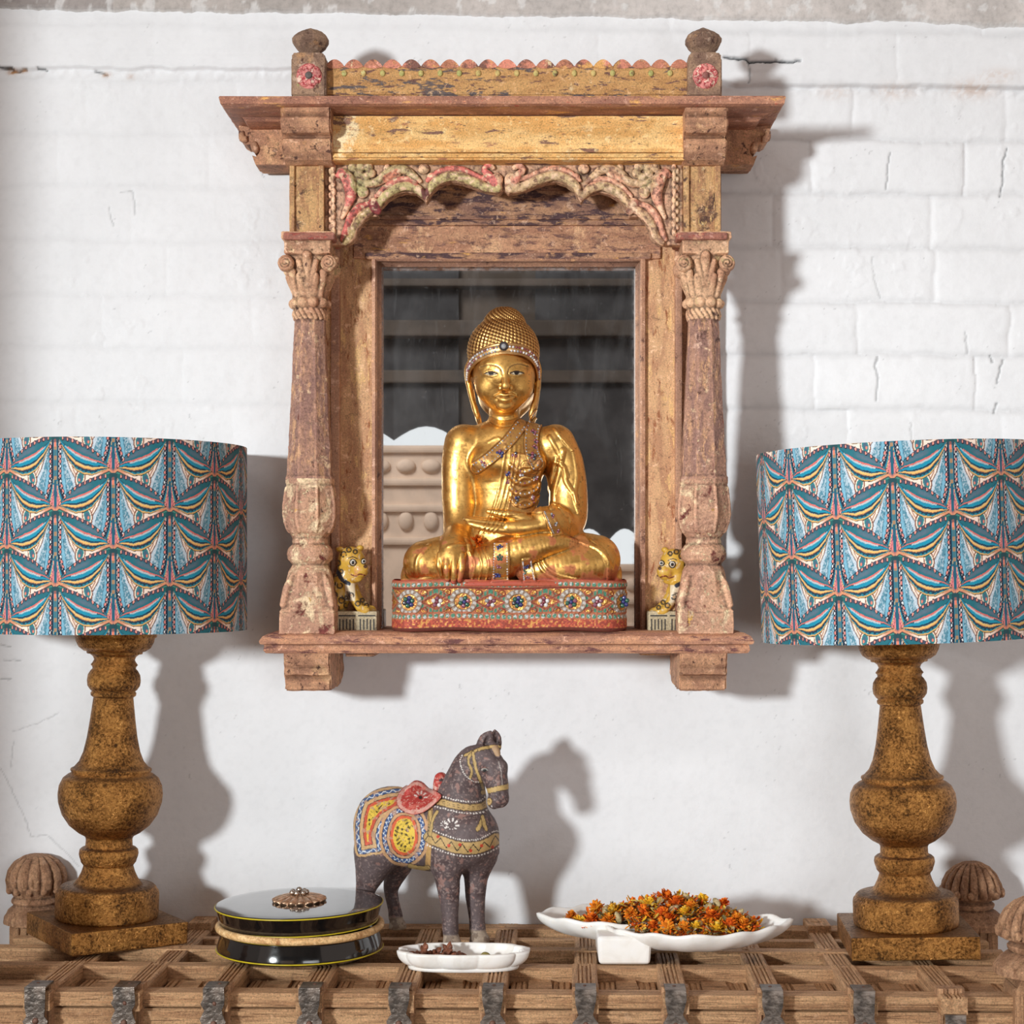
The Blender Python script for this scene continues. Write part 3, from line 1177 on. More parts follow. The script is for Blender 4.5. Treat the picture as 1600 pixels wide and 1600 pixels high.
m_jamb = mat_paint('ochre_brown_jamb', (206, 164, 126), (182, 136, 106), [((140, 104, 90), 14, .60, .70, True), ((216, 176, 126), 5, .54, .62, True), ((150, 92, 62), 10, .55, .66, True), (CRE, 30, .66, .74, True), (PUD, 70, .64, .7, False)], VG, .6, .5, 5)
m_head = mat_paint('pinkish_worn_head', (190, 144, 116), (166, 120, 98), [(PUR, 12, .53, .62, True), ((214, 170, 136), 18, .57, .66, False), (OCH, 6, .60, .7, True), (PUD, 40, .60, .68, True), (CRE, 60, .66, .72, False)], HG, .62, .6, 5)
m_dark = mat_paint('purple_brown_back', (172, 130, 102), (136, 100, 86), [((78, 56, 60), 6, .48, .56, True), ((186, 140, 104), 20, .58, .68, False), (OCH, 9, .60, .7, True)], HG, .6, .5, 5)
m_col = mat_paint('purple_pink_column', (176, 134, 116), (148, 112, 104), [((204, 158, 126), 9, .52, .62, True), ((112, 58, 50), 12, .60, .68, True), ((222, 190, 160), 55, .60, .67, False), (PUD, 46, .62, .69, False), (CRE, 120, .64, .7, False)], VG, .6, .65, 6)
m_colb = mat_paint('pale_flaking_column_base', (198, 154, 128), (172, 130, 112), [((226, 198, 166), 26, .53, .62, False), ((112, 54, 50), 22, .59, .65, False), ((214, 168, 88), 30, .65, .71, False), (CRE, 90, .60, .66, False), (PUD, 64, .64, .7, False)], (1, 1, 1), .6, .8, 12)
m_cap = mat_paint('carved_capital_paint', (204, 164, 134), (172, 128, 104), [((168, 158, 112), 16, .60, .68, False), ((222, 186, 150), 50, .56, .64, False), (PUD, 40, .60, .67, False)], (1, 1, 1), .62, .8, 16)
m_corn = mat_paint('cornice_red_brown', (172, 122, 100), (142, 98, 84), [(OCH, 5, .58, .66, True), ((206, 150, 120), 30, .58, .66, True), ((170, 48, 44), 18, .62, .68, True), (PUD, 40, .60, .67, True), (CRE, 80, .66, .71, True)], HG, .55, .5, 5)
m_shelf = mat_paint('shelf_red_brown', (186, 136, 108), (152, 108, 92), [((104, 66, 66), 7, .55, .64, True), ((206, 158, 126), 20, .58, .68, True), (PUD, 50, .62, .7, True), (CRE, 110, .66, .72, False)], HG, .5, .5, 5)
m_post = mat_paint('ochre_brown_post', (208, 166, 120), (176, 130, 98), [((96, 70, 62), 20, .54, .62, False), ((228, 192, 134), 18, .56, .66, True), (CRE, 70, .62, .7, False), (PUD, 90, .62, .68, False)], VG, .62, .7, 7)
m_brk = mat_paint('bracket_wood', (198, 150, 120), (166, 122, 100), [((214, 170, 134), 26, .55, .65, False), ((96, 66, 60), 20, .58, .66, True), (OCH, 9, .6, .7, False), (PUD, 70, .62, .68, False)], (4, 4, 4), .62, .9, 8)
m_fin = mat_paint('dark_finial_wood', (160, 130, 110), (122, 96, 84), [((176, 136, 104), 26, .56, .66, False), (SAGE, 20, .64, .72, False), (PUD, 60, .58, .66, False)], (4, 4, 4), .62, .8, 9)
m_arch = mat_attr('painted_carving', 0.58, 0, 0.5, 300, 0.85, 0.3)
m_liner = mat_paint('inner_moulding_wood', (176, 134, 110), (146, 108, 92), [((196, 150, 116), 40, .58, .68, True), (PUD, 50, .60, .68, True)], (1, 1, 1), .55, .5, 10)
m_rose = mat_attr('rose_paint', 0.55, 0, 0.4, 400, 0.8)

mir = Thing('mirror_frame', 'carved and painted wooden mirror frame with columns, cornice and shelf hung on white brick wall', 'mirror', (0, 0, Z_(987, -.195)))
ROOT = mir.o


def pbox(m, x0, y0, x1, y1, Yf, Yb, bev=.002, **k):
    a, b = P(x0, y1, Yf), P(x1, y0, Yf)
    return m.box((a[0], Yf, a[2]), (b[0], Yb, b[2]), bev, **k)


def worn(m, name, mat, amp=.0008, scale=70, cuts=0, size=.012):
    """subdivide a blocky shape and rub its surface uneven"""
    bm = m.bm
    bmesh.ops.recalc_face_normals(bm, faces=list(bm.faces))
    for _ in range(4):
        es = [e for e in bm.edges if e.calc_length() > size]
        if not es:
            break
        bmesh.ops.subdivide_edges(bm, edges=es, cuts=1, use_grid_fill=True)
    bmesh.ops.triangulate(bm, faces=[f for f in bm.faces if len(f.verts) > 4])
    bm.normal_update()
    co = np.array([v.co for v in bm.verts])
    n = amp * fbm(co * scale, 3) + amp * .5 * fbm(co * scale * 4 + 9, 2)
    for v, d in zip(bm.verts, n):
        v.co += v.normal * float(d)
    me = m.mesh(name, mat)
    nv = len(me.vertices)
    co_ = np.empty(nv * 3, np.float32)
    me.vertices.foreach_get('co', co_)
    no_ = np.empty(nv * 3, np.float32)
    me.vertices.foreach_get('normal', no_)
    ed_ = np.empty(len(me.edges) * 2, np.int32)
    me.edges.foreach_get('vertices', ed_)
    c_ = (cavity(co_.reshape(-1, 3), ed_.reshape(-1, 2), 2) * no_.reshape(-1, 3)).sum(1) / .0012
    f_ = 1 - .35 * np.clip(c_, 0, 1) + .22 * np.clip(-c_, 0, 1)  # shade and grime painted into hollows, rubbed edges paler
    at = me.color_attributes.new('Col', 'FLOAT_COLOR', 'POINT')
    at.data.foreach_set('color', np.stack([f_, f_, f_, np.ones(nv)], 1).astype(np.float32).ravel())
    return me


# --- scalloped crest board
Y = -.16
pts = [P(507, 150, Y)]
for i in range(19):
    xa, xb = 508 + i * 569 / 19, 508 + (i + 1) * 569 / 19
    for k in range(9):
        t = k / 8
        x = xa + (xb - xa) * t
        y = 103.5 - 11.5 * abs(math.sin(PI * t)) ** .8
        pts.append(P(x, y, Y))
pts.append(P(1078, 150, Y))
m = MB()
m.prism([(p[0], p[2]) for p in pts], 'y', Y, Y + .022)
bmesh.ops.recalc_face_normals(m.bm, faces=list(m.bm.faces))
bm_e = [e for e in m.bm.edges if abs(e.verts[0].co.y - Y) < 1e-5 and abs(e.verts[1].co.y - Y) < 1e-5]
bmesh.ops.bevel(m.bm, geom=bm_e, offset=.0022, segments=2, affect='EDGES')
cr = mir.add('crest_board', m.mesh('crest_board', m_crest), label='scalloped ochre crest board')
m = MB()
for i in range(19):
    xa = 508 + i * 569 / 19
    c = []
    for k in range(11):
        t = k / 10
        p = P(xa + 569 / 19 * t, 104.5 - 11.5 * abs(math.sin(PI * t)) ** .8, Y)
        c.append((p[0], p[2]))
    for k in range(1, 5):
        t = 1 - k / 5
        p = P(xa + 569 / 19 * t, 105 + 2.2 * math.sin(PI * t), Y)
        c.append((p[0], p[2]))
    m.prism(c, 'y', Y - .0012, Y + .0005)
mir.add('scallop_edge', m.mesh('scallop_edge', mat_paint('rose_scallop_paint', (208, 132, 114), (176, 116, 92), [((120, 82, 74), 18, .50, .58, False), (OCH, 24, .54, .6, False), (CRE, 60, .60, .68, False)], (1, 1, 1), .6, .5, 12)), cr)
m_stud = mat_paint('sage_stud_paint', (168, 166, 104), (196, 170, 112), [(PUD, 30, .6, .7, False)], (1, 1, 1), .6, .4, 30)
for i in range(1, 19):
    mir.add('green_stud', MB().sphere(P(508 + i * 569 / 19, 114.5, Y - .0005), (.0042, .0026, .0048), 10, 7).mesh('green_stud', m_stud), cr)

# --- finial posts with knobs and rosettes
for side, (x0, x1, ks) in enumerate(((455, 509, 1), (1075, 1128, 1))):
    Y = -.178
    cx = (x0 + x1) / 2
    m = MB()
    a, b = P(x0, 150, Y), P(x1, 82, Y)
    w2 = (b[0] - a[0]) / 2
    prof = [(-w2, a[2]), (w2, a[2]), (w2, b[2] - .008), (w2 * .93, b[2] - .002), (w2 * .72, b[2] + .001), (-w2 * .72, b[2] + .001), (-w2 * .93, b[2] - .002), (-w2, b[2] - .008)]
    xc = (a[0] + b[0]) / 2
    m.prism([(x + xc, z) for x, z in prof], 'y', Y, Y + .05)
    bmesh.ops.bevel(m.bm, geom=[e for e in m.bm.edges if e.calc_length() > .01], offset=.002, segments=2, affect='EDGES')
    po = mir.add('finial_post', worn(m, 'finial_post', m_fin, .0006))
    yc = Y + .025
    f = Field((xc - .036, yc - .036, b[2] - .004), (xc + .036, yc + .036, b[2] + .055), .001)
    zz = f.ax[2][None, None, :]
    prof = np.array([(.018, -.004), (.016, .001), (.0125, .004), (.0155, .007), (.0215, .013), (.0262, .021), (.0265, .026), (.0235, .031), (.0175, .036), (.0100, .0395), (.0035, .0425), (.0005, .044)])
    rr = np.interp(f.ax[2] - b[2], prof[:, 1], prof[:, 0])[None, None, :]
    Xx, Yy = f.ax[0][:, None, None] - xc, f.ax[1][None, :, None] - yc
    rnd = np.sqrt(Xx ** 2 + Yy ** 2)
    facet = np.maximum(np.maximum(np.abs(Xx), np.abs(Yy)), (np.abs(Xx) + np.abs(Yy)) * .76)
    f.f[:] = np.maximum((.35 * rnd + .65 * facet - rr) * .75, np.maximum(zz - b[2] - .044, b[2] - .004 - zz))
    V, Q = f.mesh()
    V = roughen(V, Q, .0014, 80, 3)
    mir.add('finial_knob', mesh_np('finial_knob', V, Q, [m_fin], True, wear_and_shade(V, Q, 10, .0005)), po)
    # rosette: five petals round a boss
    c = P(cx + 1, 119, Y)
    f = Field((c[0] - .022, Y - .010, c[2] - .022), (c[0] + .022, Y + .004, c[2] + .022), .00075)
    f.ell((c[0], Y, c[2]), (.0188, .003, .0188), .001)
    np_ = (5, 4)[side]
    for k in range(np_):
        t = 2 * PI * k / np_ + .35
        f.ell((c[0] + .0108 * math.cos(t), Y - .0022, c[2] + .0108 * math.sin(t)), (.0072, .0034, .0072), .0012)
        f.ell((c[0] + .0115 * math.cos(t), Y - .0062, c[2] + .0115 * math.sin(t)), (.0034, .002, .0034), .0015, op='cut')
    f.ell((c[0], Y - .004, c[2]), (.0056, .0035, .0056), .001)
    V, Q = f.mesh()
    V = roughen(V, Q, .0005, 300, 2)
    r = np.hypot(V[:, 0] - c[0], V[:, 2] - c[2])
    n = fbm(V * 260, 3)
    col = np.where((n > .05)[:, None], lin((224, 140, 132)), lin((176, 66, 70)))
    col = np.where((n < -.22)[:, None], lin((232, 196, 176)), col)
    col = np.where((r < .0055)[:, None], lin((96, 86, 82)) if side == 0 else lin((150, 92, 84)), col)
    mir.add('rosette', mesh_np('rosette', V, Q, [m_rose], True, col), po, label='pink painted rosette')

# --- cornice: slab with flared underside
m = MB()
rings = []
for (y, xl, xr, Yf) in ((150, 343, 1226, -.232), (152, 341.5, 1227.5, -.233), (162, 344, 1225, -.232), (166, 348, 1221, -.226), (168, 351, 1218, -.22), (183, 378, 1190, -.175), (190, 384, 1184, -.168)):
    z = Z_(y, Yf)
    a, b = X_(xl, Yf), X_(xr, Yf)
    rings.append([(a, Yf, z), (b, Yf, z), (b, -.004, z), (a, -.004, z)])
m.grid(np.array(rings), smooth=False, cv=True, caps=True)
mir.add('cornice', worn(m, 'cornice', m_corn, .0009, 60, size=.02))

# --- frieze with mouldings
m = MB()
pbox(m, 512, 181, 1070, 236, -.186, -.02, .001)
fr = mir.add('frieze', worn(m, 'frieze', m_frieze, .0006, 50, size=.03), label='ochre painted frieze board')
m = MB()
for (y0, y1, Yf) in ((232, 238, -.190), (239, 246, -.194), (246, 250, -.190)):
    pbox(m, 512, y0, 1070, y1, Yf, -.12, .0022)
mir.add('frieze_moulding', worn(m, 'frieze_moulding', m_frieze, .0006, 50, size=.03), fr)

# --- brackets under the cornice
for side in (0, 1):
    x0, x1 = ((439, 517), (1070, 1137))[side]
    Yf = -.215
    xa, xb = X_(x0, Yf), X_(x1, Yf)
    prof = [(-.005, Z_(168, Yf)), (-.22, Z_(168, Yf)), (-.222, Z_(176, Yf)), (-.216, Z_(181, Yf)), (-.222, Z_(186, Yf)), (-.222, Z_(200, Yf)), (-.215, Z_(207, Yf)), (-.202, Z_(209, Yf)),
            (-.199, Z_(211, Yf)), (-.206, Z_(215, Yf)), (-.208, Z_(224, Yf)), (-.203, Z_(234, Yf)), (-.192, Z_(244, Yf)), (-.178, Z_(248, Yf)), (-.005, Z_(248, Yf))]
    m = MB()
    m.prism(prof, 'x', xa, xb)
    bmesh.ops.recalc_face_normals(m.bm, faces=list(m.bm.faces))
    bmesh.ops.bevel(m.bm, geom=[e for e in m.bm.edges if abs(e.verts[0].co.x - e.verts[1].co.x) < 1e-6 and e.calc_length() < .1], offset=.002, segments=2, affect='EDGES')
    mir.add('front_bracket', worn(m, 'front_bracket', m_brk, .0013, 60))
    # scroll-cut side bracket
    Yf = -.12
    pts = [(372, 186), (372, 190), (373, 200), (376, 207), (374, 214), (378, 222), (385, 226), (391, 225), (392, 231), (396, 236), (400, 233), (404, 231), (405, 239), (401, 245), (394, 243), (399, 257),
           (446, 257), (446, 186)]
    if side:
        pts = [(1577 - x, y) for x, y in pts]
    pw = [(X_(x, Yf), Z_(y, Yf)) for x, y in pts]
    m = MB()
    m.prism(pw, 'y', Yf, Yf + .045)
    bmesh.ops.recalc_face_normals(m.bm, faces=list(m.bm.faces))
    sb = mir.add('side_bracket', worn(m, 'side_bracket', m_brk, .0007, 60))
    m = MB()
    yb = Yf + .05
    ex = sorted([X_((400, 1177)[side], yb), X_((450, 1127)[side], yb)])
    m.box((ex[0], yb, Z_(258, yb)), (ex[1], -.01, Z_(186, yb)), .003)
    m2 = MB()
    tip = P((386, 1191)[side], 217, Yf - .001)
    m.tube([P((377, 1200)[side], 205, Yf - .001), P((379, 1198)[side], 217, Yf - .001), tip], [.004, .0055, .005], 10, sub=4)
    m.tube([P((397, 1180)[side], 222, Yf - .001), P((399, 1178)[side], 233, Yf - .001), P((397, 1180)[side], 238, Yf - .001)], [.003, .006, .004], 10, sub=4)
    mir.add('scroll', worn(m, 'scroll', m_brk, .0006, 60), sb)

# --- posts above the columns
for side in (0, 1):
    x0, x1 = ((452, 506), (1068, 1126))[side]
    m = MB()
    pbox(m, x0, 247, x1, 364, -.168, -.125, .0015)
    po = mir.add('upper_post', worn(m, 'upper_post', m_post, .0006, 60))
    m = MB()
    w_ = (8, 9)[side]
    for (a, b) in ((x0, x0 + w_), (x1 - w_, x1)):
        pbox(m, a, 247, b, 364, -.173, -.165, .0018)
    mir.add('edge_strip', worn(m, 'edge_strip', m_post, .0006, 60), po)

# --- columns
def column(cx, side):
    Yc = -.148
    c = P(cx, 500, Yc)
    X0 = c[0]
    s = S(Yc - .03)

    def zz(y): return Z_(y, Yc - .033)
    f = Field((X0 - .052, Yc - .046, zz(992) - .002), (X0 + .052, Yc + .046, zz(360) + .004), .00135)
    Xx, Yy = f.ax[0][:, None, None] - X0, f.ax[1][None, :, None] - Yc
    z1 = f.ax[2]
    pyv = CY - z1 * F / (D + Yc - .033)
    rnd = np.sqrt(Xx ** 2 + Yy ** 2)
    sq = np.maximum(np.abs(Xx), np.abs(Yy))
    octa = np.maximum(sq, (np.abs(Xx) + np.abs(Yy)) * .7071)
    # half width (px) along the height
    prof = [(360, 38), (363, 40), (372, 40), (375, 38), (377, 36), (396, 36), (398, 30), (440, 28), (460, 26), (463, 27), (466, 28), (474, 28), (478, 25.5), (481, 25), (484, 25.5), (492, 25), (495, 23.5),
            (500, 23.5), (600, 28), (735, 34.5), (742, 35), (746, 38), (753, 38), (757, 36), (765, 37), (785, 39.5), (800, 40.5), (815, 39.5), (828, 35), (836, 30), (840, 27), (846, 28), (850, 27.5),
            (853, 31), (858, 34.5), (866, 36), (874, 34.5), (879, 30), (882, 28), (886, 30), (893, 33), (905, 35), (925, 38.5), (940, 42), (950, 43), (955, 43), (956, 42), (958, 43), (990, 43), (995, 43)]
    pr = np.array(prof, float)
    R = (np.interp(pyv, pr[:, 0], pr[:, 1]) * s)[None, None, :]
    # 0 round, 1 octagon, 2 square
    shp = np.interp(pyv, [358, 396, 400, 492, 497, 742, 748, 754, 758, 826, 834, 884, 900, 948, 955], [2, 2, 0, 0, 1, 1, .6, .6, 1, 1, 0, 0, 1, 1.6, 2])[None, None, :]
    d = np.where(shp <= 1, rnd * (1 - shp) + octa * shp, octa * (2 - shp) + sq * (shp - 1)) - R
    d = np.maximum(d * .85, np.maximum(z1 - zz(362), zz(990) - z1)[None, None, :])
    f.f[:] = d
    px = lambda x, y, dy: (X0 + x * s, Yc + dy, zz(y))
    # capital: flared bell, corner volutes, acanthus leaves
    f.tube([px(0, 462, 0), px(0, 440, 0), px(0, 415, 0), px(0, 398, 0)], [.0245, .026, .030, .033], .004, sc=(1, 1, 1))
    for sx in (-1, 1):
        for sy in (-1, 1):
            vx, vy = sx * 33.5, sy * .030
            sp = []
            for k in range(22):
                t = k / 21
                a = PI * (1.15 - 2.7 * t)
                rr = 11.5 * (1 - .72 * t)
                sp.append(px(vx + sx * -rr * math.cos(a) * .9 - sx * 0, 412 - rr * math.sin(a), vy))
            f.tube([px(sx * 18, 458, sy * .018), px(sx * 22, 440, sy * .021), px(sx * 25, 424, sy * .026)], [.004, .0050, .006], .002, n=3)
            f.ell(px(vx, 411, vy), (.0120, .0110, .0125), .0015)
            if sy < 0:
                gp = []
                for k in range(26):
                    t = k / 25
                    a = PI * (.5 - 3.3 * t)
                    rr = 10.2 * (1 - .70 * t)
                    gp.append(px(vx + sx * rr * math.cos(a), 411 - rr * math.sin(a), vy - .0100 + .003 * (1 - t) ** 2))
                f.tube(gp, .0015, .0008, n=1, op='cut')
    for k in range(8):
        a = 2 * PI * k / 8 + PI / 8
        ca, sa = math.cos(a), math.sin(a)
        L = [px(21 * ca, 461, 21 * s * sa), px(25 * ca, 448, 25 * s * sa), px(30 * ca, 436, 30 * s * sa), px(35 * ca, 430, 35 * s * sa)]
        f.tube(L, [.0045, .0062, .0062, .0040], .002, sc=(1, 1, 1))
    for (ax, ay) in ((0, -1), (1, 0), (-1, 0), (0, 1)):
        q = lambda r, y: px(r * ax, y, r * s * ay)
        f.tube([q(26, 440), q(30, 422), q(34, 406), q(39, 398)], [.005, .0062, .0070, .0055], .002)
        f.ell(q(39, 399), (.0062, .0062, .0055), .002)
        for t in (-1, 1):
            o = np.array([t * 9 * s * abs(ay), t * 9 * s * abs(ax), 0])
            f.tube([np.array(q(29, 436)) + o * .2, np.array(q(36.5, 412)) + o * .15], .0011, .0006, op='cut', smooth=False)
            f.tube([np.array(q(27, 442)) + o * .4, np.array(q(31, 424)) + o, np.array(q(33, 408)) + o * 1.5], [.004, .005, .004], .0015)
    for k in range(4):
        for t in (-1, 1):
            f.ell(px((-24 + 16 * k), 390, -.0355), (.0018, .003, .0018), .001, op='cut')
    for k in range(10):                                              # ring of beads
        a = 2 * PI * k / 10
        f.ell(px(25.5 * math.cos(a), 470, 25.5 * s * math.sin(a)), (.0078, .0078, .0074), .0012)
    for k in range(18):                                              # twisted rope
        a = 2 * PI * k / 18
        f.tube([px(24 * math.cos(a), 482, 24 * s * math.sin(a)), px(25.2 * math.cos(a + .16), 487, 25.2 * s * math.sin(a + .16)), px(23.6 * math.cos(a + .34), 494, 23.6 * s * math.sin(a + .34))], .0032, .001, n=3)
    # ribs on the lower bulb
    for k in range(8):
        a = PI / 4 * k + PI / 8
        L = []
        for y, r in ((762, 38.5), (785, 41.5), (805, 42.2), (822, 38), (830, 34)):
            L.append(px(r * math.cos(a), y, r * s * math.sin(a)))
        f.tube(L, .0026, .0015, n=4)
    # corner spurs on the square base
    for sx in (-1, 1):
        for sy in (-1, 1):
            f.tube([px(sx * 24, 897, sy * .020), px(sx * 31, 915, sy * .027), px(sx * 38, 945, sy * .034)], [.002, .0055, .0045], .003)
    V, Q = f.mesh()
    V = roughen(V, Q, .0010, 75, 3)
    V = roughen(V, Q, .00045, 300, 2)
    cy = V[Q].mean(1)
    pyq = CY - cy[:, 2] * F / (D + Yc - .033)
    WR = wear_and_shade(V, Q, 8, .00042)
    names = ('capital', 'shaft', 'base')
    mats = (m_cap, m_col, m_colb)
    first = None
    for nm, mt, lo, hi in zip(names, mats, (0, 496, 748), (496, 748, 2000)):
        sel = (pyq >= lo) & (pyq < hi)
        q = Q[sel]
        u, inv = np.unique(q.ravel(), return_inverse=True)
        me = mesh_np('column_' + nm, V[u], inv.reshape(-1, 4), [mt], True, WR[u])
        yield nm, me


for side, cx in enumerate((484.5, 1099)):
    col_o = bpy.data.objects.new('column', None)
    COL.objects.link(col_o)
    col_o.parent = ROOT
    for nm, me in column(cx, side):
        mir.add('column_' + nm, me, col_o)
    m = MB()
    x0 = cx - 42
    pbox(m, x0, 362.5, x0 + 80, 374, -.1905, -.105, .0035, seg=3)
    mir.add('abacus', worn(m, 'abacus', mat_paint('abacus_red', (160, 104, 90), (132, 88, 80), [((170, 64, 58), 20, .56, .66, True), ((200, 150, 124), 50, .6, .68, False)], HG, .55, .5, 9), .0008), col_o)

# --- inner frame round the glass
m = MB()
Yb = -.050
for (x0, y0, x1, y1, Yf) in ((505, 330, 588, 990, -.088), (1004, 330, 1062, 990, -.088)):
    pbox(m, x0, y0, x1, y1, Yf, -.03, .002)
    jm = mir.add('jamb', worn(m, 'jamb', m_jamb, .0006, 40, size=.03))
    m = MB()
for (x0, x1) in ((517, 531), (1055, 1066)):
    m = MB()
    pbox(m, x0, 380, x1, 990, -.100, -.03, .003)
    mir.add('edge_bead', worn(m, 'edge_bead', m_liner, .0005, 60, size=.03))
m = MB()
pbox(m, 552, 352, 1032, 404, -.094, -.03, .002)
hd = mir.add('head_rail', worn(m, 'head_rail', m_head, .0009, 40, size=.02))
m = MB()
for (y0, y1, Yf) in ((336, 343, -.104), (343, 352, -.100)):
    pbox(m, 525, y0, 1050, y1, Yf, -.05, .0025)
pbox(m, 570, 394, 1018, 405, -.099, -.05, .004)
mir.add('head_moulding', worn(m, 'head_moulding', m_dark, .0007, 60, size=.03), hd)
m = MB()
pbox(m, 500, 262, 1075, 338, -.092, -.02, .002)
pbox(m, 500, 285, 1075, 297, -.098, -.02, .003)
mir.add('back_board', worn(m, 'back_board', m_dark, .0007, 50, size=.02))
m = MB()
pbox(m, 452, 185, 1127, 360, -.020, 0.006, .002)
pbox(m, 468, 350, 600, 1020, -.030, 0.006, .002)
pbox(m, 990, 350, 1118, 1020, -.030, 0.006, .002)
mir.add('carcass', m.mesh('carcass', m_brk))
for (pts, name) in ((((587, 990), (587, 404), (1003, 404), (1003, 990)), 'inner_moulding'),):
    m = MB()
    prof = [(0, -.050), (0, -.092), (-2, -.096), (3, -.098), (6, -.094), (7, -.084), (10, -.079), (13, -.074), (13.5, -.060), (13.5, -.050)]
    G = []
    for (o, y) in prof:
        row = [P(583 + o, 990, y), P(583 + o, 401 + o * 1.2, y), P(1006 - o, 401 + o * 1.2, y), P(1006 - o, 990, y)]
        G.append(row)
    m.grid(np.array(G), smooth=False)
    mir.add('inner_moulding', worn(m, 'inner_moulding', m_liner, .0004, 80, size=.02))

# --- mirror glass
def glass_mat():
    t = NT('old_mirror_glass')
    v = t.obj()
    haze = t.noise(t.obj((6, 1, 2.2)), 3.2, 4, 0.55, 0.6)
    spots = t.rng(t.noise(v, 120, 3, 0.6), .66, .74)
    scr = t.noise(t.obj((40, 1, 5), (2, 0, 0)), 4, 3, 0.5, 1.5)
    g = t.n('ShaderNodeBsdfGlossy')
    g.inputs['Color'].default_value = (0.80, 0.80, 0.79, 1)
    g.inputs['Roughness'].default_value = 0.012
    d = t.n('ShaderNodeBsdfDiffuse')
    d.inputs['Color'].default_value = (*srgb(196, 198, 200), 1)
    edge = t.attr()
    sep = t.n('ShaderNodeSeparateColor')
    t.l(edge, sep.inputs[0])
    f = t.math('ADD', t.math('MULTIPLY', t.rng(haze, .35, .75), .055), t.math('MULTIPLY', spots, .05))
    f = t.math('ADD', f, t.math('MULTIPLY', t.rng(scr, .62, .72), .03))
    f = t.math('ADD', f, t.math('MULTIPLY', sep.outputs[0], t.rng(t.noise(v, 70, 5, .7), .35, .62)))
    mx = t.n('ShaderNodeMixShader')
    t.l(f, mx.inputs[0])
    t.l(g.outputs[0], mx.inputs[1])
    t.l(d.outputs[0], mx.inputs[2])
    t.l(mx.outputs[0], t.out.inputs[0])
    return t.m


nx, nz = 120, 170
gx = np.linspace(X_(588, -.056), X_(1001, -.056), nx)
gz = np.linspace(Z_(990, -.056), Z_(410, -.056), nz)
Xg, Zg = np.meshgrid(gx, gz, indexing='ij')
ed = np.minimum(np.minimum(Xg - X_(597, -.056), X_(992.5, -.056) - Xg), np.minimum(Z_(419, -.056) - Zg, Zg - Z_(1000, -.056)))
ev = np.exp(-np.clip(ed, 0, 1) / .0022) * .6
i = np.arange(nx * nz).reshape(nx, nz)
Q = np.stack([i[:-1, :-1].ravel(), i[1:, :-1].ravel(), i[1:, 1:].ravel(), i[:-1, 1:].ravel()], 1)
mir.add('mirror_glass', mesh_np('mirror_glass', np.stack([Xg.ravel(), np.full(Xg.size, -.056), Zg.ravel()], 1), Q, [glass_mat()], True, np.repeat(ev.ravel()[:, None], 3, 1)), label='hazy old mirror glass')

# --- arch panel: scalloped opening with carved scrolls
Yf = -.158
f = Field((X_(505, Yf), Yf - .016, Z_(386, Yf)), (X_(1070, Yf), Yf + .028, Z_(246, Yf)), .00125)
half = [(787, 297), (780, 303), (764, 300), (745, 294), (722, 286), (704, 284), (688, 289), (676, 299), (669, 313), (666, 317), (661, 309), (651, 302), (636, 300), (620, 304), (606, 312), (595, 325),
        (590, 333), (592, 338), (576, 339), (566, 346), (560, 358), (557, 370), (550, 378), (540, 382), (522, 383), (507, 383)]
lft = [(507, 246)] + [(x, y) for x, y in half[::-1]]
full = lft + [(1574 - x, y) for x, y in half[1:]] + [(1067, 246)]
wpts = [(X_(x, Yf), Z_(y, Yf)) for x, y in full]
d2 = f.d2poly(wpts)
f.slab(d2, Yf, Yf + .022, 0, rad=.002)


def both(fn):
    fn(lambda x, y, dy=0.0: P(x, y, Yf + dy))
    fn(lambda x, y, dy=0.0: P(1574 - x, y, Yf + dy))


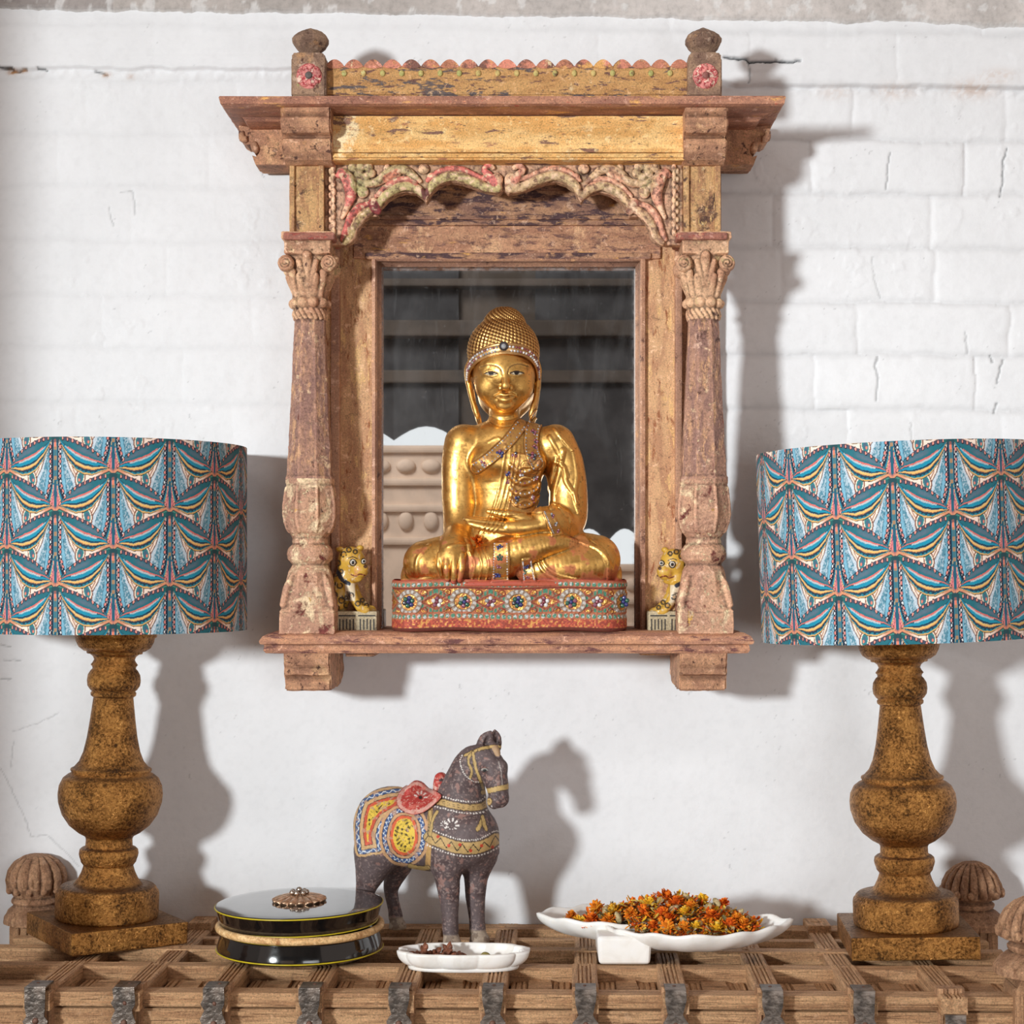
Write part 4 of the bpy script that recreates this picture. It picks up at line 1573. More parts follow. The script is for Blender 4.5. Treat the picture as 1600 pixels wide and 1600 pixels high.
def carve(p):
    # roll along the cusped edge, and a second thinner one above it
    L1 = [p(665, 310, -.004), p(657, 299, -.004), p(645, 292, -.004), p(630, 291, -.004), p(614, 297, -.004), p(602, 306, -.004), p(592, 319, -.004)]
    f.tube(L1, [.003, .0062, .0072, .0072, .0072, .0068, .005], .001)
    L2 = [p(777, 294, -.004), p(760, 293, -.004), p(742, 285, -.004), p(722, 277, -.004), p(704, 275, -.004), p(688, 280, -.004), p(675, 290, -.004), p(667, 304, -.004)]
    f.tube(L2, [.0075, .0065, .0070, .0072, .0072, .0070, .0062, .004], .001)
    f.tube([p(768, 283, -.003), p(745, 275, -.003), p(722, 265, -.003), p(702, 264, -.003), p(684, 270, -.003), p(668, 282, -.003)], [.003, .0042, .0048, .0048, .0045, .003], .001)
    f.tube([p(650, 288, -.003), p(640, 281, -.003), p(622, 282, -.003), p(604, 292, -.003), p(588, 306, -.003)], [.003, .0045, .0048, .0045, .003], .001)
    L3 = [p(588, 325, -.004), p(574, 332, -.004), p(562, 343, -.004), p(553, 358, -.004), p(549, 370, -.004), p(540, 379, -.004)]
    f.tube(L3, [.005, .0068, .0068, .0065, .0058, .0045], .001)
    f.tube([p(578, 318, -.003), p(562, 324, -.003), p(549, 338, -.003), p(541, 358, -.003), p(535, 374, -.003)], [.004, .0055, .0055, .005, .0035], .001)
    f.ell(p(584, 318, -.004), (.0085, .006, .0085), .002)
    f.ell(p(590, 330, -.004), (.006, .006, .006), .002)
    # central boss scroll
    f.tube([p(772, 288, -.004), p(764, 274, -.004), p(757, 266, -.004), p(762, 259, -.004), p(770, 262, -.004)], [.007, .006, .0045, .0042, .004], .001)
    f.ell(p(776, 282, -.004), (.009, .007, .011), .002)
    # paisley leaf
    f.tube([p(535, 340, -.002), p(543, 322, -.003), p(548, 305, -.004), p(546, 284, -.004), p(536, 271, -.003), p(529, 274, -.003)], [.003, .005, .0082, .0105, .0072, .004], .001)
    f.ell(p(539, 275, -.013), (.003, .004, .003), .001, op='cut')
    f.ell(p(541, 290, -.015), (.003, .004, .003), .001, op='cut')
    # curled flower
    c0 = (570, 268)
    for k in range(5):
        a = 2 * PI * k / 5 + .3
        f.ell(p(c0[0] + 10 * math.cos(a), c0[1] + 9 * math.sin(a), -.003), (.0070, .005, .0068), .001)
    f.ell(p(c0[0], c0[1], -.010), (.0035, .004, .0035), .001, op='cut')
    f.ell(p(551, 262, -.003), (.0072, .005, .0072), .001)
    f.tube([p(556, 281, -.003), p(572, 287, -.003), p(590, 284, -.003), p(603, 272, -.003), p(618, 265, -.003), p(634, 266, -.003), p(648, 276, -.003), p(657, 284, -.002)], [.004, .0055, .006, .006, .0065, .0065, .005, .003], .001)
    f.tube([p(585, 290, -.002), p(603, 281, -.003), p(616, 273, -.003), p(621, 271, -.003)], [.003, .004, .0058, .0055], .001)
    f.ell(p(605, 263, -.003), (.0055, .004, .0065), .001)
    f.ell(p(662, 264, -.003), (.0085, .005, .0075), .001)
    f.ell(p(674, 276, -.003), (.006, .004, .006), .001)
    f.ell(p(567, 300, -.003), (.0085, .005, .0095), .001)
    f.ell(p(558, 291, -.003), (.0055, .005, .006), .001)
    # border of small leaves down the side
    for k in range(9):
        y = 262 + k * 12.5
        f.ell(p(521, y, -.002), (.0036, .0038, .0062), .001)
        f.ell(p(516, y + 6, -.001), (.003, .003, .0045), .001)


both(carve)
f.box(P(787, 251, Yf - .001), (.27, .004, .005), .002, .001)
V, Q = f.mesh()
V = roughen(V, Q, .0009, 90, 3)
V = roughen(V, Q, .0004, 330, 2)
vpx = CX + V[:, 0] * F / (D + Yf)
vpy = CY - V[:, 2] * F / (D + Yf)
hx = np.where(vpx > 787, 1574 - vpx, vpx)
n1, n2, n3 = fbm(V * 55, 3), fbm(V * 190 + 5, 3), fbm(V * 520 + 3, 2)
col = np.tile(lin((226, 180, 146)), (len(V), 1))
hgt = Yf - V[:, 1]


def tint(mask, c):
    global col
    m_ = np.clip(mask, 0, 1)[:, None]
    col = col * (1 - m_) + lin(c) * m_


tint(sstep(.1, .3, n1), (214, 178, 140))
right = np.where(vpx > 787, .45, 1.0)
for pts, wd, c in (([(777, 296), (760, 295), (742, 287), (722, 279), (704, 277), (688, 282), (675, 292), (667, 306)], 6.5, (190, 172, 120)),
                   ([(661, 307), (657, 301), (645, 294), (630, 293), (614, 299), (602, 308), (592, 321)], 6.5, (188, 170, 120)),
                   ([(768, 283), (745, 275), (722, 265), (702, 264), (684, 270), (668, 282)], 4.5, (208, 118, 106)),
                   ([(650, 288), (640, 281), (622, 282), (604, 292), (588, 306)], 4.5, (206, 126, 110)),
                   ([(578, 318), (562, 324), (549, 338), (541, 358), (535, 374)], 5.5, (190, 98, 90)),
                   ([(588, 325), (574, 332), (562, 343), (553, 358), (549, 370), (540, 379)], 5, (176, 150, 104)),
                   ([(543, 312), (548, 305), (546, 284), (536, 273)], 12, (212, 122, 112)),
                   ([(556, 281), (572, 287), (590, 284), (603, 272), (618, 265), (634, 266), (648, 276)], 7, (188, 168, 124)),
                   ([(550, 262), (570, 268)], 13, (182, 162, 118)),
                   ([(603, 281), (620, 271)], 5, (206, 132, 104)),
                   ([(772, 288), (764, 274), (757, 266), (762, 259)], 6, (210, 116, 108)),
                   ([(567, 300), (558, 291)], 9, (178, 166, 116)),
                   ([(667, 312), (664, 300)], 6, (120, 70, 66)), ([(590, 332), (584, 322)], 8, (140, 62, 64))):
    dd, _ = poly_dist(hx, vpy, pts)
    tint(sstep(wd + 1, wd - 1, dd) * (hgt > .0005) * right * (n2 > -.34), c)
tint(sstep(.18, .3, n2) * .7, (110, 74, 66))
tint(sstep(.12, .3, -n2) * .55 * (hgt > .002), (232, 200, 168))
tint((np.abs(vpy - 251) < 6) * .6 * (n1 > -.1), (196, 126, 104))
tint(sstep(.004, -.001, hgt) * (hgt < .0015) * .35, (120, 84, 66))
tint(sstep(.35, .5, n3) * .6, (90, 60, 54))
col = col * (wear_and_shade(V, Q, 8, .00042, .55, .25))
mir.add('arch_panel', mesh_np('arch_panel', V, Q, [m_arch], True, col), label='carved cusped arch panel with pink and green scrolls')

# --- shelf
Yf = -.195
m = MB()
z0 = Z_(987, Yf)
prof = [(.0, z0), (-.17, z0), (-.182, z0 - .002), (-.191, z0 - .007), (-.1955, z0 - .014), (-.194, z0 - .018), (-.188, z0 - .0195), (-.189, z0 - .022), (-.19, z0 - .0275), (-.187, z0 - .0315), (-.175, z0 - .0325), (0, z0 - .0325)]
xa, xb = X_(436, -.17), X_(1148, -.17)
G = []
for (y, z) in prof:
    e = -(y + .17) if y < -.17 else 0.0
    G.append([(xa - e, y, z), (xb + e, y, z), (xb + e, 0.0, z), (xa - e, 0.0, z)])
m.grid(np.array(G), smooth=False, cv=True, caps=True)
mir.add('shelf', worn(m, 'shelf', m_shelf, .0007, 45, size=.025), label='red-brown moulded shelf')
m = MB()
pbox(m, 540, 1016, 585, 1026, -.15, -.01, .002)
pbox(m, 1000, 1016, 1048, 1024, -.15, -.01, .002)
mir.add('shelf_batten', m.mesh('shelf_batten', m_brk))
for side in (0, 1):
    x0, x1 = ((444, 516), (1062, 1136))[side]
    Yf = -.18
    xa, xb = X_(x0, Yf), X_(x1, Yf)
    prof = [(0, Z_(1016, Yf)), (-.184, Z_(1016, Yf)), (-.187, Z_(1028, Yf)), (-.185, Z_(1038, Yf)), (-.181, Z_(1044, Yf)), (-.182, Z_(1050, Yf)), (-.181, Z_(1054, Yf)), (-.172, Z_(1057, Yf)), (-.17, Z_(1060, Yf)),
            (-.174, Z_(1066, Yf)), (-.174, Z_(1077, Yf)), (-.169, Z_(1080, Yf)), (-.04, Z_(1080, Yf)), (-.015, Z_(1072, Yf)), (0, Z_(1060, Yf))]
    m = MB()
    m.prism(prof, 'x', xa, xb)
    bmesh.ops.recalc_face_normals(m.bm, faces=list(m.bm.faces))
    bmesh.ops.bevel(m.bm, geom=[e for e in m.bm.edges if e.calc_length() > .004 and abs(e.verts[0].co.x - e.verts[1].co.x) < 1e-6], offset=.0022, segments=2, affect='EDGES')
    mir.add('shelf_bracket', worn(m, 'shelf_bracket', m_brk, .0022, 45, size=.008))
# ------------------------------------------------------------------ pair of table lamps
def bronze():
    t = NT('pitted_bronze_gilt')
    v = t.obj()
    a = t.noise(v, 250, 9, 0.75, 0.5)
    b = t.noise(t.obj((1, 1, 1), (4, 2, 1)), 26, 4, 0.6)
    f = t.math('ADD', t.math('MULTIPLY', a, .8), t.math('MULTIPLY', b, .34))
    c = t.ramp(f, [(.38, (.020, .010, .006)), (.47, (.10, .046, .016)), (.56, (.38, .175, .050)), (.66, (.68, .34, .095)), (.80, (.92, .56, .20))])
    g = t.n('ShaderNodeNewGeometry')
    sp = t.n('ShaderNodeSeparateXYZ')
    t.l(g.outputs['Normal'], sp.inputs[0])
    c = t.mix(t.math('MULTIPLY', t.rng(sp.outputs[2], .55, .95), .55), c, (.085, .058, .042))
    t.bsdf(c, t.rng(f, .4, .75, .50, .24), t.rng(f, .36, .5, .5, 1.0), t.bump(a, .8, .003), spec=.4)
    return t.m


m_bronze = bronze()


def shade_cols(u, v):
    """printed cloth: u, v in motif periods (u across, v downward) -> linear colour; rows of winged fans like overlapping scales"""
    n = u.size
    out = np.zeros((n, 3))
    q = np.stack([u * 31, v * 23, u * 0], 1)
    nz = fbm(q * 1.3, 3)
    fine = vnoise(np.stack([u * 150, v * 60, u * 0], 1))
    # pick the fan that owns the point
    K = np.array([(0, 0), (.33, .062), (.59, .152), (.79, .267), (.93, .40), (1, .47)])
    Uc = lambda a: np.interp(a, K[:, 0], K[:, 1])
    c0 = np.rint(u)
    a0 = np.abs(u - c0) * 2
    r0 = v - np.floor(v)                       # apex of even columns at integer v
    c1 = np.floor(u) + .5
    a1 = np.abs(u - c1) * 2
    vv1 = v - .5
    # even fan: top edge b>=U(a); the latest apex whose top edge lies above the point
    b0 = v - Uc(a0)
    k0 = np.floor(b0)
    b1 = vv1 - Uc(a1)
    k1 = np.floor(b1)
    e0, e1 = k0, k1 + .5
    use1 = e1 > e0
    a = np.where(use1, a1, a0)
    sg = np.sign(np.where(use1, u - c1, u - c0))
    b = np.where(use1, vv1 - k1, v - k0)
    C = lambda *c: lin(c)
    teal, dteal, deep, bright = C(28, 108, 122), C(32, 84, 98), C(30, 44, 62), C(28, 136, 164)
    gold, cream, pink, coral = C(222, 178, 108), C(236, 214, 198), C(222, 132, 142), C(226, 128, 104)
    sky, grey, white, black = C(142, 180, 196), C(104, 112, 130), C(222, 226, 228), C(30, 34, 46)
    out[:] = cream

    def put(m, c, s=1.0):
        nonlocal out
        m = np.clip(m * s, 0, 1)[:, None]
        out = out * (1 - m) + c * m

    Uu = Uc(a)
    LK = np.array([(0, 0), (.06, .07), (.12, .19), (.22, .34), (.36, .476), (.5, .533), (.65, .543), (.79, .495), (.93, .445), (1, .49)])
    Lc = np.interp(a, LK[:, 0], LK[:, 1])
    t = (b - Uu) / np.maximum(Lc - Uu, .004)
    # body below the wing: feathery drapes each side of a stem
    sh = a - (.085 + .035 * sstep(.5, 1, b) + .11 * sstep(.62, .95, b) + .06 * np.maximum(b - .8, 0))
    fe = np.interp(b, [.2, .45, .6, .8, 1], [.15, .26, .37, .47, .58])
    s_ = (a - .09) / np.maximum(fe - .09, .01)
    put((a < fe), C(86, 134, 152))
    put(sstep(.0, .5, np.sin(s_ * 9 + nz * 3)) * (a < fe), C(52, 106, 128), .75)
    put((fine > .1) * (a < fe) * (s_ > .35), C(196, 208, 216), .55)
    put((s_ > .72) * (a < fe), C(206, 214, 222), .7)
    put((s_ < .30) * (a < fe), C(120, 172, 194), .9)
    put(np.abs(a - fe) < .010, C(96, 60, 48), .9)
    put((a > fe) * (np.abs(a - fe - .075 - .03 * np.sin(b * 9)) < .010) * (b < .66), C(150, 98, 72), .9)
    # curled drop
    dx, dy = (a - .44), (b - .575) * .75
    dr = np.hypot(dx * 1.0, dy + .25 * dx)
    put(dr < .085, C(238, 216, 196)); put(np.abs(dr - .085) < .010, C(120, 74, 58)); put(dr < .058, C(46, 122, 126)); put(dr < .034, C(70, 96, 116)); put(np.hypot(a - .42, (b - .60) * .75) < .016, coral)
    # stem
    fl = .045 + .035 * sstep(.55, .75, b) + .12 * sstep(.68, 1.0, b) + .05 * np.maximum(b - .85, 0) * 3
    put(a < fl + .05, C(206, 200, 196)); put(a < fl + .018, deep); put(a < fl * .85, C(28, 122, 148)); put(a < fl * .62, C(212, 172, 104), (b > .58)); put(a < fl * .52, C(60, 70, 96))
    put((a < fl * .48) * (b > .66), pink); put((a < fl * .48) * (b > .66) * (np.sin(a / np.maximum(fl, .01) * 26) > .35), C(92, 52, 84)); put((a < fl * .42) * (b > .82), coral, .35)
    put((a < .028) * (b < .62), C(70, 110, 120)); put((a < .028) * (b < .62) * (np.sin(b * 46) > .3), C(176, 128, 84), .8); put((a < .026) * (b > .6), C(34, 92, 112)); put((a < .022) * (b < .16), coral)
    mm = (t > 1) * (a > .60)
    put(mm * sstep(.66, .86, a), C(206, 138, 104)); put(mm * (a > .70) * (b > Lc + .045), C(66, 136, 120)); put(mm * (np.abs(b - Lc - .04) < .008), C(60, 60, 66))
    # wings
    win = (t >= 0) * (t <= 1) * (a > .05)
    tb = t + .012 * nz
    put(win, dteal)
    put(win * (tb > .05) * (tb < .40), C(34, 104, 116))
    put(win * sstep(.10, .22, tb) * sstep(.36, .26, tb) * sstep(.3, .5, a) * sstep(.95, .75, a), C(96, 106, 122), .7)
    put(win * (np.abs(tb - .42) < .028) * (a > .22), C(214, 106, 98))
    put(win * (tb > .45) * (tb < .52) * (a < .72) * (a > .18), C(196, 204, 206), .75)
    put(win * (tb > .51) * (tb < .64), bright); put(win * (np.abs(tb - .655) < .022), deep); put(win * (tb > .675) * (tb < .71), C(36, 96, 116))
    put(win * (tb > .70) * (tb < .79), gold); put(win * (tb > .775) * (tb < .80), C(190, 128, 76)); put(win * (tb > .80) * (tb < .865), C(34, 58, 76)); put(win * (tb > .865) * (tb < .935), C(30, 122, 140))
    put(win * (tb > .86) * (tb < .90) * (np.sin((a * 1.0 + b) * 75) > .2), C(26, 50, 66)); put(win * (tb > .93) * (tb < .985), C(208, 164, 98)); put(win * (tb > .975), C(40, 40, 48))
    put((a > .93) * (np.abs(t - .5) < .5), coral, .25)
    # upper rim of the fan with beads
    rim = b - Uu
    put(rim < .016, C(38, 40, 54)); put((rim < .028) * (rim >= .016), C(40, 116, 140))
    put((rim < .05) * (a < .62) * (a > .05), C(74, 70, 88), .8); put((rim < .03) * (a > .90), C(206, 124, 104), .7)
    rb = np.hypot((np.mod(a * 11.5, 1) - .5) / 11.5, (rim - .024) * .74)
    put((rb < .025) * (a < .95) * (a > .1), C(36, 32, 44)); put((rb < .015) * (a < .95) * (a > .1), C(226, 146, 132))
    put((a < .12) * (rim < .06), C(32, 92, 92)); put((a < .07) * (rim < .10), C(36, 60, 72), .7)
    # columns of beads beside the stem
    ba = fl + .045
    rb = np.hypot(a - ba, (np.mod(b * 15.5, 1) - .5) / 15.5 * .74)
    put((rb < .027) * (b > .12) * (b < .93), C(34, 34, 48)); put((rb < .016) * (b > .12) * (np.mod(np.floor(b * 15.5), 3) > 0), C(224, 136, 126)); put((rb < .013) * (b > .12) * (np.mod(np.floor(b * 15.5), 3) == 0), white)
    out *= (1.12 + .10 * nz + .05 * fine)[:, None]
    return np.clip(out, 0, 1)


def cloth_mat():
    t = NT('printed_cotton')
    wv = t.noise(t.obj((1, 1, .06)), 1400, 2, .5)
    t.bsdf(t.attr(), .75, 0, t.bump(wv, .15, .001), spec=.25, Sheen_Weight=.08)
    return t.m


R_S, H_S = .2, .271


def shade_mesh():
    nu, nv = 1520, 330
    th = np.linspace(-PI, PI, nu, endpoint=False)
    z = np.linspace(0, H_S, nv)
    Tg, Zg = np.meshgrid(th, z, indexing='ij')
    V = np.stack([R_S * np.sin(Tg), -R_S * np.cos(Tg), Zg], 2).reshape(-1, 3)
    u = Tg.ravel() / (2 * PI) * 8
    v = (H_S - Zg.ravel()) / .1036
    col = shade_cols(u + U0, v + V0)
    i = np.arange(nu * nv).reshape(nu, nv)
    j = np.roll(i, -1, 0)
    Q = np.stack([i[:, :-1].ravel(), j[:, :-1].ravel(), j[:, 1:].ravel(), i[:, 1:].ravel()], 1)
    return mesh_np('drum_shade', V, Q, [cloth_mat()], True, col)


U0, V0 = .169, .03
m_lin = mat_plain('white_shade_lining', (236, 234, 228), .7, 0, .1, 300, .03)


def lining_mesh():
    m = MB()
    pr = [(R_S - .0006, .0002), (R_S - .0006, .0008), (R_S - .0025, .001), (R_S - .0025, H_S - .001), (R_S - .0006, H_S - .0008), (R_S - .0006, H_S - .0002), (R_S - .0035, H_S - .0002), (R_S - .0035, .0002)]
    G = [[(r * math.cos(2 * PI * k / 128), r * math.sin(2 * PI * k / 128), z) for k in range(128)] for r, z in pr]
    m.grid(np.array(G), 0, True, cu=True, cv=True)
    return m.mesh('shade_lining', m_lin)


def fitting_mesh(z_ring):
    m = MB()
    m.tube([(.02 * math.cos(a), .02 * math.sin(a), 0) for a in np.linspace(0, 2 * PI, 24, endpoint=False)], .0018, 6, closed=True)
    for k in range(3):
        a = 2 * PI * k / 3
        m.tube([(.02 * math.cos(a), .02 * math.sin(a), 0), (.197 * math.cos(a), .197 * math.sin(a), 0.012)], .0016, 6)
    m.lathe([(.016, -.05), (.019, -.045), (.019, -.004), (.014, .0)], n=24)
    return m.mesh('shade_carrier', mat_plain('white_metal', (220, 218, 212), .4, .4))


# stem profile measured on the left lamp: (half width px, photo y); scale 0.948 mm/px
STEM = [(77, 1449), (78.5, 1446), (79, 1440), (79, 1412), (78, 1407), (75.5, 1405), (74.5, 1401), (71, 1397), (62, 1393), (53, 1386), (46, 1377), (41, 1366), (38.5, 1358), (37.8, 1356), (39.5, 1353), (42, 1350), (43, 1346), (44.5, 1342),
        (45.5, 1337), (44.5, 1331), (41.5, 1328), (39, 1327), (36, 1325), (35.5, 1315), (36, 1312), (38, 1309), (48, 1304), (62, 1293), (73, 1277), (79, 1258), (80, 1245), (78.5, 1232), (73, 1220), (66, 1214), (60.5, 1211), (60.5, 1209),
        (62, 1207), (61.5, 1204.5), (57, 1202), (49.5, 1193), (43.5, 1178), (38.5, 1155), (35, 1130), (32, 1105), (30.5, 1092), (32, 1091), (34.5, 1089), (35, 1085), (33, 1082.5), (36, 1080), (40, 1074), (41, 1066), (40, 1057), (36, 1050), (33, 1047),
        (33.5, 1044), (36, 1041), (33, 1037), (31, 1033), (33, 1028), (38, 1024), (42.5, 1023.5), (43, 1020), (47, 1019.5), (55, 1014), (59.5, 1005), (61, 998), (63, 997.5), (64, 996), (64, 986), (55, 985), (12, 985), (12, 960)]


def lamp(name, label, loc, rz, lean, shade_at, shade_lean, u_rot):
    k = .000948
    t = Thing(name, label, 'lamp', loc, 'pair of gilt table lamps', rot=(0, lean, 0), local=True)
    hb = .0325
    m = MB()
    m.box((-.089, -.089, 0), (.089, .089, hb), .0025, 2, M=Matrix.Rotation(rz, 4, 'Z'))
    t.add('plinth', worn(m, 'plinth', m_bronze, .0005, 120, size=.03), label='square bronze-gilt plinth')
    m = MB()
    dc = D + shade_at[1]
    prof = []
    for r, y in STEM:
        g = .9 if y > 1390 else .3
        prof.append((r * k, (CY - y) * (dc - g * r * k) / F - ZT))
    z0 = prof[0][1]
    prof = [(r, z - z0 + hb - .0005) for r, z in prof]
    dense = []
    for (r0, z0), (r1, z1) in zip(prof[:-1], prof[1:]):
        nn = max(1, int(abs(z1 - z0) / .004))
        for q in range(nn):
            dense.append((r0 + (r1 - r0) * q / nn, z0 + (z1 - z0) * q / nn))
    dense.append(prof[-1])
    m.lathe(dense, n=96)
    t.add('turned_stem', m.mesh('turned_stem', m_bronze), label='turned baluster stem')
    top = prof[-3][1]
    sh = t.add('drum_shade', SHADE, label='drum shade in teal and coral fan print')
    Minv = (Matrix.Translation(loc) @ Matrix.Rotation(lean, 4, 'Y')).inverted()
    W = Matrix.Translation(shade_at) @ Matrix.Rotation(shade_lean, 4, 'Y')
    L = Minv @ W @ Matrix.Rotation(u_rot, 4, 'Z')
    sh.matrix_local = L
    t.add('shade_lining', LINING, sh)
    c = t.add('shade_carrier', CARRIER, sh)
    c.location = (0, 0, .045)
    m = MB()
    m.sphere((0, 0, .03), (.027, .027, .032), 20, 14)
    m.lathe([(.013, -.03), (.013, 0), (.018, .012)], n=20)
    b = t.add('light_bulb', m.mesh('light_bulb', m_lin))
    b.location = (0, 0, top + .05)
    return t


SHADE, LINING, CARRIER = shade_mesh(), lining_mesh(), fitting_mesh(0)
d1, d2 = D - .1425, D - .207
lamp('table_lamp', 'gilt baluster table lamp beside the black lacquer box', ((166 - CX) * d1 / F, -.1425, ZT), math.radians(36.5), math.radians(1.7),
     ((172 - CX) * d1 / F, -.1425, Z_(984.5, -.1425)), 0, 0)
lamp('table_lamp', 'gilt baluster table lamp beside the dish of dried marigolds', ((1416.5 - CX) * d2 / F, -.207, ZT + .002), math.radians(-3.6), math.radians(-1.5),
     ((1409 - CX) * d2 / F, -.207, Z_(996.5, -.207)), math.radians(-1.9), math.radians(16.6))
# ------------------------------------------------------------------ gilt seated statue
SY = -.125
SK = S(SY)                                    # metres per photo pixel at the statue


def Q3(x, y, w=0.0):
    return P(x, y, SY - w / 1000.0)


def gold_mat(name, rough=.36, bump=.25, dirt=.38):
    t = NT(name)
    v = t.obj()
    ca = t.n('ShaderNodeVertexColor', layer_name='Col')
    n1 = t.noise(v, 60, 6, .65, .4)
    n2 = t.noise(t.obj((1, 1, 1), (3, 1, 2)), 420, 4, .7)
    c = t.mix(t.math('MULTIPLY', t.rng(n1, .54, .72), dirt), ca.outputs[0], (.16, .075, .028))
    c = t.mix(t.math('MULTIPLY', t.rng(n2, .60, .72), dirt), c, (.09, .045, .02))
    r = t.math('ADD', t.rng(n1, .35, .7, rough - .05, rough + .16), t.math('MULTIPLY', t.math('SUBTRACT', 1.0, ca.outputs[1]), .2))
    mt = t.math('MULTIPLY', ca.outputs[1], t.rng(n2, .62, .76, 1.0, .35))
    t.bsdf(c, r, mt, t.bump(t.math('ADD', n1, t.math('MULTIPLY', n2, .35)), bump, .0016), spec=.4)
    return t.m


m_gold = gold_mat('worn_gold_leaf')
GOLD = np.array((.84, .49, .145))
REDL = lin((176, 78, 58))

statue = Thing('seated_statue', 'gilt seated meditating figure on jewelled red plinth in front of the mirror', 'statue', tuple(Q3(795, 986, 0)))


def ring_grid(prof, hx, hy, cr, c, nseg=1500):
    """rounded-rectangle outline swept up a profile of (inset, z)"""
    st = np.array([(hx - cr, -hy), (hx, -hy + cr), (hx, hy - cr), (hx - cr, hy), (-hx + cr, hy), (-hx, hy - cr), (-hx, -hy + cr), (-hx + cr, -hy)])
    cen = [(hx - cr, -hy + cr), (hx - cr, hy - cr), (-hx + cr, hy - cr), (-hx + cr, -hy + cr)]
    pts, nor = [], []
    L = []
    def line(a, b, n_):
        k = max(2, int(np.hypot(*(np.array(b) - a)) / .0007))
        for t in np.linspace(0, 1, k, endpoint=False):
            pts.append(np.array(a) * (1 - t) + np.array(b) * t); nor.append(n_)
    def arc(cc, a0):
        k = max(4, int(cr * PI / 2 / .0007))
        for t in np.linspace(0, 1, k, endpoint=False):
            a = a0 + t * PI / 2
            pts.append(np.array(cc) + cr * np.array((math.cos(a), math.sin(a)))); nor.append((math.cos(a), math.sin(a)))
    line((0, -hy), (hx - cr, -hy), (0, -1)); arc(cen[0], -PI / 2); line((hx, -hy + cr), (hx, hy - cr), (1, 0)); arc(cen[1], 0)
    line((hx - cr, hy), (-hx + cr, hy), (0, 1)); arc(cen[2], PI / 2); line((-hx, hy - cr), (-hx, -hy + cr), (-1, 0)); arc(cen[3], PI); line((-hx + cr, -hy), (0, -hy), (0, -1))
    pts, nor = np.array(pts), np.array(nor)
    s = np.concatenate([[0], np.cumsum(np.hypot(*(np.roll(pts, -1, 0) - pts).T))])[:-1]
    tot = s[-1] + .0007
    s = np.where(s > tot / 2, s - tot, s)
    return pts + np.array(c), nor, s


# plinth: inlaid frieze
cw = 3
xl, xr = X_(609.5, SY - .055), X_(981.5, SY - .055)
hx, hy = (xr - xl) / 2, .060
pts, nor, sarc = ring_grid(None, hx, hy, .042, ((xl + xr) / 2, SY - cw / 1000))
YF = SY - cw / 1000 - hy
zv = np.linspace(Z_(986.5, YF), Z_(906, YF), 120)
pyv = CY - zv * F / (D + YF)
inset = np.interp(pyv[::-1], [904, 907, 911, 917, 919, 921, 961, 963, 966, 968, 981, 984, 987], [.004, .001, .000, .000, .0012, .0022, .0022, .0012, .0004, .0, .0, .0012, .004])[::-1]
Sg, Pg = np.meshgrid(sarc, pyv, indexing='ij')
u = Sg / SK - 13.5                             # pixels along the front from the middle roundel (photo x = 809)
per = 83.5
hgt = np.zeros_like(Sg)
q = np.stack([Sg.ravel() * 400, Pg.ravel() * .4, 0 * Pg.ravel()], 1)
nz = fbm(q, 3).reshape(Sg.shape)
col = np.tile(np.array([*(GOLD * .95), 1.0]), Sg.shape + (1,))


def pt(mask, c, met=0.0):
    global col
    m_ = np.clip(mask, 0, 1)[..., None]
    col = col * (1 - m_) + np.array([*(lin(c) if max(c) > 1.01 else np.array(c)), met]) * m_


uc = u - np.rint(u / per) * per
ud = np.abs(np.abs(uc) - per / 2)
vc = Pg - 940.5
rc = np.hypot(uc, vc * 1.05)
band = (Pg > 920) & (Pg < 962)
pt(band * (nz < -.12) * .8, (176, 98, 62), .2)
ring = np.abs(rc - 17.5)
hgt += band * (.0011 * sstep(4.6, 3.6, ring))
pt(band * (ring < 4.2), (150, 128, 112), .2)
rg = np.sin(np.arctan2(vc, uc) * 14)
pt(band * (ring < 2.6) * (rg > -.1), (190, 186, 180), .1)
dia = np.abs(ud / 32.0 + np.abs(vc) / 17.5 - 1) * 15
hgt += band * (.0010 * sstep(4.8, 3.8, dia))
pt(band * (dia < 4.2) * (rc > 21), (160, 110, 84), .2)
pt(band * (dia < 2.9) * (rc > 21) * (np.sin(ud * 1.02) > -.35), (70, 128, 104), .1)
dia2 = np.abs(ud / 21.0 + np.abs(vc) / 11.5 - 1) * 11
hgt += band * (.0007 * sstep(2.0, 1.0, dia2))
pt(band * (dia2 < 1.3), (150, 76, 58), .1)
for sg in (-1, 1):
    cu = np.hypot(np.abs(uc) - 24, vc - sg * 14)
    hgt += band * .0012 * sstep(5.0, 3.6, cu) - band * .0012 * sstep(2.4, 1.6, np.hypot(np.abs(uc) - 23, vc - sg * 13))
    pt(band * (np.abs(cu - 5.2) < .9), (140, 62, 48), .1)
wav = np.abs(np.abs(vc) - (11 + 7 * np.cos(u * 2 * PI / per)))
pt(band * (wav < .9) * (rc > 22), (150, 70, 54), .1)
hgt += band * .0006 * (nz > .1)
for yy, hw in ((913.5, 5.5), (963, 5.0)):
    pt((np.abs(Pg - yy) < hw), (178, 112, 84), .25)
    g = np.hypot((np.mod(u, 8.6) - 4.3), (Pg - yy))
    hgt += .0007 * sstep(3.6, 2.4, g)
    pt(g < 3.3, (84, 136, 112), .1)
    pt((g < 3.3) * (nz > .12), (196, 194, 190), .1)
pt((Pg > 968), (188, 84, 62), .0)
pt((Pg > 967) * (nz > .14), (150, 66, 52), .0)
pt((Pg > 967) * (nz < -.26), (206, 150, 84), .5)
pt((Pg > 981), (110, 56, 46), .0)
pt((Pg < 908), (182, 86, 66), .0)
pt((np.abs(Pg - 919) < 1.3), (130, 60, 48), .0)
